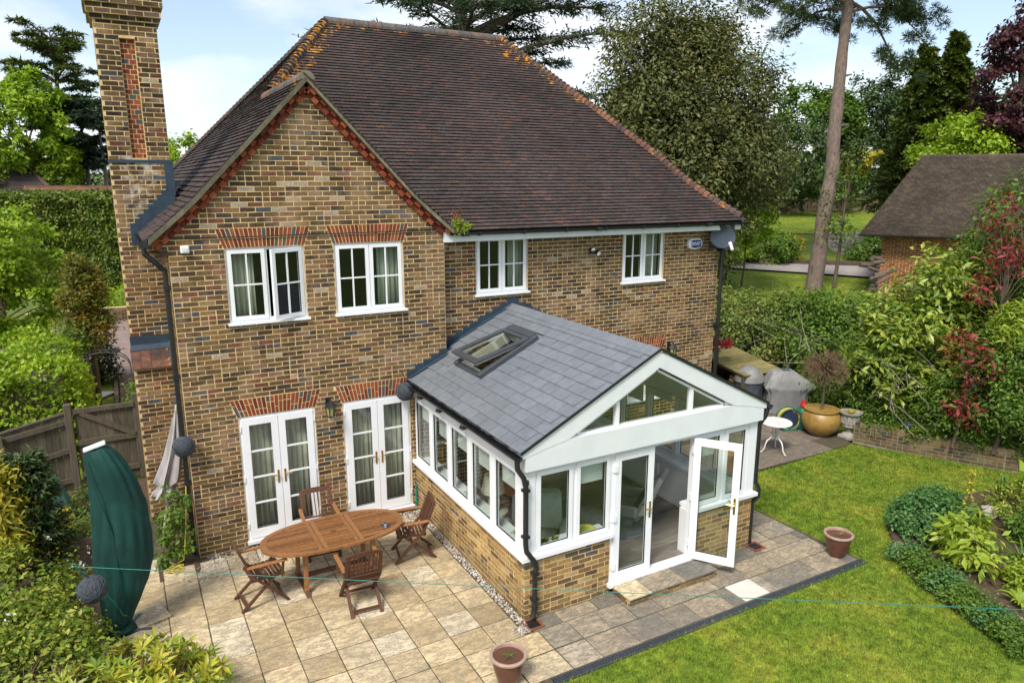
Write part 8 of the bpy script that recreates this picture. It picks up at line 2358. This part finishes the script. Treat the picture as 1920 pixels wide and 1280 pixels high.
tag(mesh_obj('bluebells', leaf_mesh('bluebells', P, A, N, .05, .045, tone, M['flower_b'])), 'small blue flowers above the retaining wall', 'flowers', kind='stuff')
# strap leaves over the wall
def strap(name, label, loc, n, L, wd, m, seed, spread=1.0, rise=.8, cat='plant', group=None):
    g = np.random.default_rng(seed); t = thing(name, label, cat, loc, 0, group); mb = MB()
    for k in range(n):
        a = g.uniform(0, 6.28); l = L * g.uniform(.6, 1.15); r = spread * g.uniform(.5, 1.1); up = rise * g.uniform(.6, 1.1)
        d = Vector((math.cos(a), math.sin(a), 0)); s_ = Vector((-d.y, d.x, 0)); prev = None
        for j in range(6):
            q = j / 5; p = d * (l * r * (q ** 1.3) + .02) + Vector((0, 0, l * up * (q - .62 * q ** 2.6))); w_ = wd * (1 - q ** 2.2) * .5 + .001
            cur = (p - s_ * w_ + Vector((0, 0, .004)), p, p + s_ * w_ + Vector((0, 0, .004)))
            if prev: mb.add([prev[0], prev[1], prev[2], cur[0], cur[1], cur[2]], [(0, 1, 4, 3), (1, 2, 5, 4)], min(1, max(0, g.normal(.5, .25))))
            prev = cur
    mb.build('foliage', M[m], t); return t
strap('strap_leaf_plant', 'arching strap leaved clump spilling over the retaining wall', (14.3, -2.75, .48), 60, .55, .03, 'lf_hosta', 150, .8, .6)
strap('strap_leaf_plant', 'thin leaved clump hanging over the stone urn', (13.72, -1.42, .6), 26, .32, .02, 'lf_gold', 151, 1.0, .4)
# lollipop tree
t = thing('lollipop_tree', 'bare twiggy lollipop tree growing in the ochre pot', 'tree', (13.35, -.93, .54)); g = np.random.default_rng(152); mb = MB()
mb.tube([(0, 0, 0), (.02, .01, .5), (.0, .0, 1.0)], [.028, .024, .022], 8); mb.build('trunk', M['bark'], t); mb = MB()
for k in range(230):
    d = norm(g.normal(size=(1, 3)) + np.array([[0, 0, .25]]))[0]; r = .5 * g.uniform(.75, 1.08); c = np.array([0, 0, 1.02]); e = c + d * r * np.array([1, 1, .85]); m1 = c + d * r * .5 + g.normal(size=3) * .05
    mb.tube([Vector(c), Vector(m1), Vector(e)], [.008, .006, .003], 4, g.random(), cap=False)
    for j in range(5):
        q = g.uniform(.4, 1); p = m1 + (e - m1) * q; dd = norm((d + g.normal(size=3) * .8)[None])[0] * g.uniform(.06, .16); mb.tube([Vector(p), Vector(p + dd)], [.0045, .002], 3, g.random(), cap=False)
mb.build('twigs', M['twig'], t)

# ---- island bed planting
BG = 'plants in the island bed'
tree('mint_mound', 'rounded mound of dark mint green leaves at the bed corner', (10.85, -4.95, .03), [(0, 0, .22, .62, .48, .36), (.5, .18, .2, .5, .4, .32), (-.3, -.25, .16, .36, .3, .26), (.95, .2, .16, .35, .3, .25)], 9000, .055, .7, 'lf_mint', 'twig', .01, 160, cat='plant', group=BG, k=0, csig=.06, nclump=260, cname='foliage', shell=.7)
tree('broad_leaf_plant', 'large yellow green broad leaved plant in the middle of the bed', (10.35, -5.95, .03), [(0, 0, .38, .42, .42, .32), (.3, .2, .42, .3, .3, .25), (-.2, -.2, .25, .35, .3, .2)], 620, .16, .42, 'lf_hosta', 'twig', .015, 161, cat='plant', group=BG, k=16, csig=.08, nclump=50, cname='foliage', droop=.3, top=.6)
tree('foxglove', 'tall pale yellow foxglove spike above the mint mound', (11.4, -5.35, .03), [(0, 0, .25, .25, .25, .2)], 120, .2, .35, 'lf_mid', 'twig', .012, 162, cat='plant', group=BG, k=0, csig=.06, nclump=20, cname='foliage')
mb = MB(); mb.tube([(0, 0, 0), (.0, 0, .5), (.01, 0, 1.15)], [.012, .01, .004], 6)
fg = bpy.data.objects['foxglove']; mb.build('stem', M['lf_mid'], fg)
g = np.random.default_rng(163); n = 90; z = g.uniform(.5, 1.12, n); a = g.uniform(0, 6.28, n); r = .05 * (1.25 - z); P = np.stack([r * np.cos(a), r * np.sin(a), z], 1); A = np.stack([np.cos(a), np.sin(a), -.6 + 0 * a], 1)
mesh_obj('flowers', leaf_mesh('flowers', P, A, norm(g.normal(size=P.shape)), .06, .03, g.uniform(.4, 1, n), M['lf_gold']), fg)['kind'] = 'stuff'
for k in range(9):
    q = k / 8; x = 9.60 + (8.74 - 9.60) * q ; y = -5.42 + (-7.6 + 5.42) * q
    tree('edging_plant', ['leafy edging plant at the stone end of the bed', 'second edging plant from the stone along the lawn', 'third edging plant from the stone along the lawn', 'fourth edging plant from the stone along the lawn', 'middle edging plant along the bed front', 'fifth edging plant beyond the middle towards the corner', 'edging plant third from the bottom right', 'edging plant next to the bottom right one', 'edging plant at the bottom right corner'][k], (x, y, .03), [(0, 0, .11, .2, .22, .14), (.15, -.05, .12, .16, .18, .14)], 1500, .045, .6, 'lf_mid' if k % 3 else 'lf_mint', 'twig', .01, 170 + k, cat='plant', group='edging plants of the island bed', k=0, csig=.045, nclump=70, cname='foliage', shell=.6)
strap('hosta', 'yellow green strap leaved plant at the right frame edge', (9.85, -7.0, .03), 34, .5, .075, 'lf_hosta', 180, .75, .8, group=BG)
strap('iris_clump', 'thin arching leaves in the right part of the bed', (11.1, -6.4, .03), 55, .75, .022, 'lf_mid', 181, .8, .8, group=BG)
strap('fern', 'upright feathery fern at the far end of the bed', (13.6, -5.15, .03), 26, 1.0, .11, 'lf_lime', 182, .35, 1.25, group=BG)
strap('fern', 'darker spiky fern left of the feathery one', (13.2, -5.0, .03), 16, .8, .09, 'lf_mid', 183, .3, 1.2, group=BG)
tree('variegated_plant', 'cream variegated plant at the far edge of the bed', (12.75, -5.35, .03), [(0, 0, .25, .5, .35, .25), (.5, -.3, .25, .4, .35, .25)], 2600, .07, .4, 'lf_var', 'twig', .01, 184, cat='plant', group=BG, k=10, csig=.07, nclump=60, cname='foliage')
tree('leafy_clump', 'bright leafy clump in the right half of the bed', (12.0, -6.15, .03), [(0, 0, .3, .5, .45, .32), (.4, -.4, .3, .45, .4, .3)], 2600, .10, .45, 'lf_mid', 'twig', .01, 185, cat='plant', group=BG, k=10, csig=.08, nclump=70, cname='foliage')
tree('leafy_clump', 'lighter leafy clump behind the bottom right edging', (10.4, -6.9, .03), [(0, 0, .2, .35, .4, .24)], 1300, .09, .45, 'lf_hosta', 'twig', .01, 186, cat='plant', group=BG, k=6, csig=.07, nclump=40, cname='foliage')
for k, (x, y, s_, lab) in enumerate(((9.80, -5.22, .11, 'rounded pale stone at the near corner of the bed'), (9.95, -5.28, .085, 'flat white stone resting beside the rounded pale stone'), (12.3, -5.25, .16, 'weathered flat stone at the back of the bed'))):
    mb = MB(); mb.lathe([(.6 * s_, 0), (1.0 * s_, .25 * s_), (1.05 * s_, .7 * s_), (.8 * s_, 1.15 * s_), (.3 * s_, 1.3 * s_), (.001, 1.3 * s_)], 9, (x, y, .02), sq=(1, .8)); mb.v = [(a + rnd.uniform(-.015, .015), b + rnd.uniform(-.015, .015), c) for a, b, c in mb.v]
    tag(mb.build('stone', M['stone_pale'], smooth=True), lab, 'stone', 'stones at the bed edge')
# sill plants inside the conservatory
for k, (x, y) in enumerate(SILLP):
    strap('sill_greenery', ['spiky green leaves in the ochre sill pot', 'green leaves in the brown sill pot', 'small houseplant behind the last left hand window', 'houseplant on the sill behind the middle left window'][k], (x, y, .985), 16, .12, .018, 'lf_mid', 190 + k, .6, 1.0, group='small plants on the sills')
# weeds in pots
strap('pot_weed', 'sparse sprouting weeds in the front brown pot', (2.89, -4.87, .33), 14, .10, .01, 'lf_mid', 195, .8, .8)
strap('pot_weed', 'dry straw stems in the corner brown pot', (8.87, -4.80, .33), 8, .12, .006, 'lf_gold', 196, .6, 1.0)

for k, (x, y) in enumerate(((13.85, -2.0), (14.2, -2.75), (14.65, -3.6), (15.1, -4.4), (15.7, -5.2))):
    tree('trailing_plant', ['trailing plant on the wall top nearest the urn', 'second trailing plant along the retaining wall top', 'middle trailing plant hanging over the retaining wall', 'trailing plant near the right end of the retaining wall', 'trailing plant at the far right end of the retaining wall'][k], (x + .12, y + .05, .42), [(0, 0, .1, .3, .42, .14), (-.16, .1, -.05, .1, .2, .14)], 1500, .055, .5, 'lf_mid', 'twig', .01, 210 + k, cat='plant', group='trailing plants on the retaining wall', k=0, csig=.07, nclump=44, cname='foliage')

tree('azalea_flowers', 'small cluster of crimson flowers beside the house corner', (12.75, 1.95, .9), [(0, 0, .7, .16, .16, .13), (.3, -.1, .75, .12, .12, .1)], 260, .07, .8, 'flower_r', 'bark', .02, 220, cat='flowers', k=4, csig=.05, nclump=16, cname='foliage')
g = np.random.default_rng(221); mb = MB()
for k in range(60):
    x, y = [(15.0, -1.9), (14.5, -2.2), (15.2, 1.0), (15.6, 3.0), (13.6, 4.0)][k % 5]; c = Vector((x - .6 + g.normal(0, .5), y - .6 + g.normal(0, .5), g.uniform(.9, 2.2))); d = Vector((g.normal(0, .35), g.normal(0, .35), g.uniform(.1, .5)))
    mb.tube([c - d, c + Vector((g.normal(0, .08), g.normal(0, .08), 0)), c + d], [.009, .007, .003], 4, g.random(), cap=False)
tag(mb.build('dead_twigs', M['bark_pale']), 'pale dead twigs tangled through the right hand shrubs', 'twigs', kind='stuff')
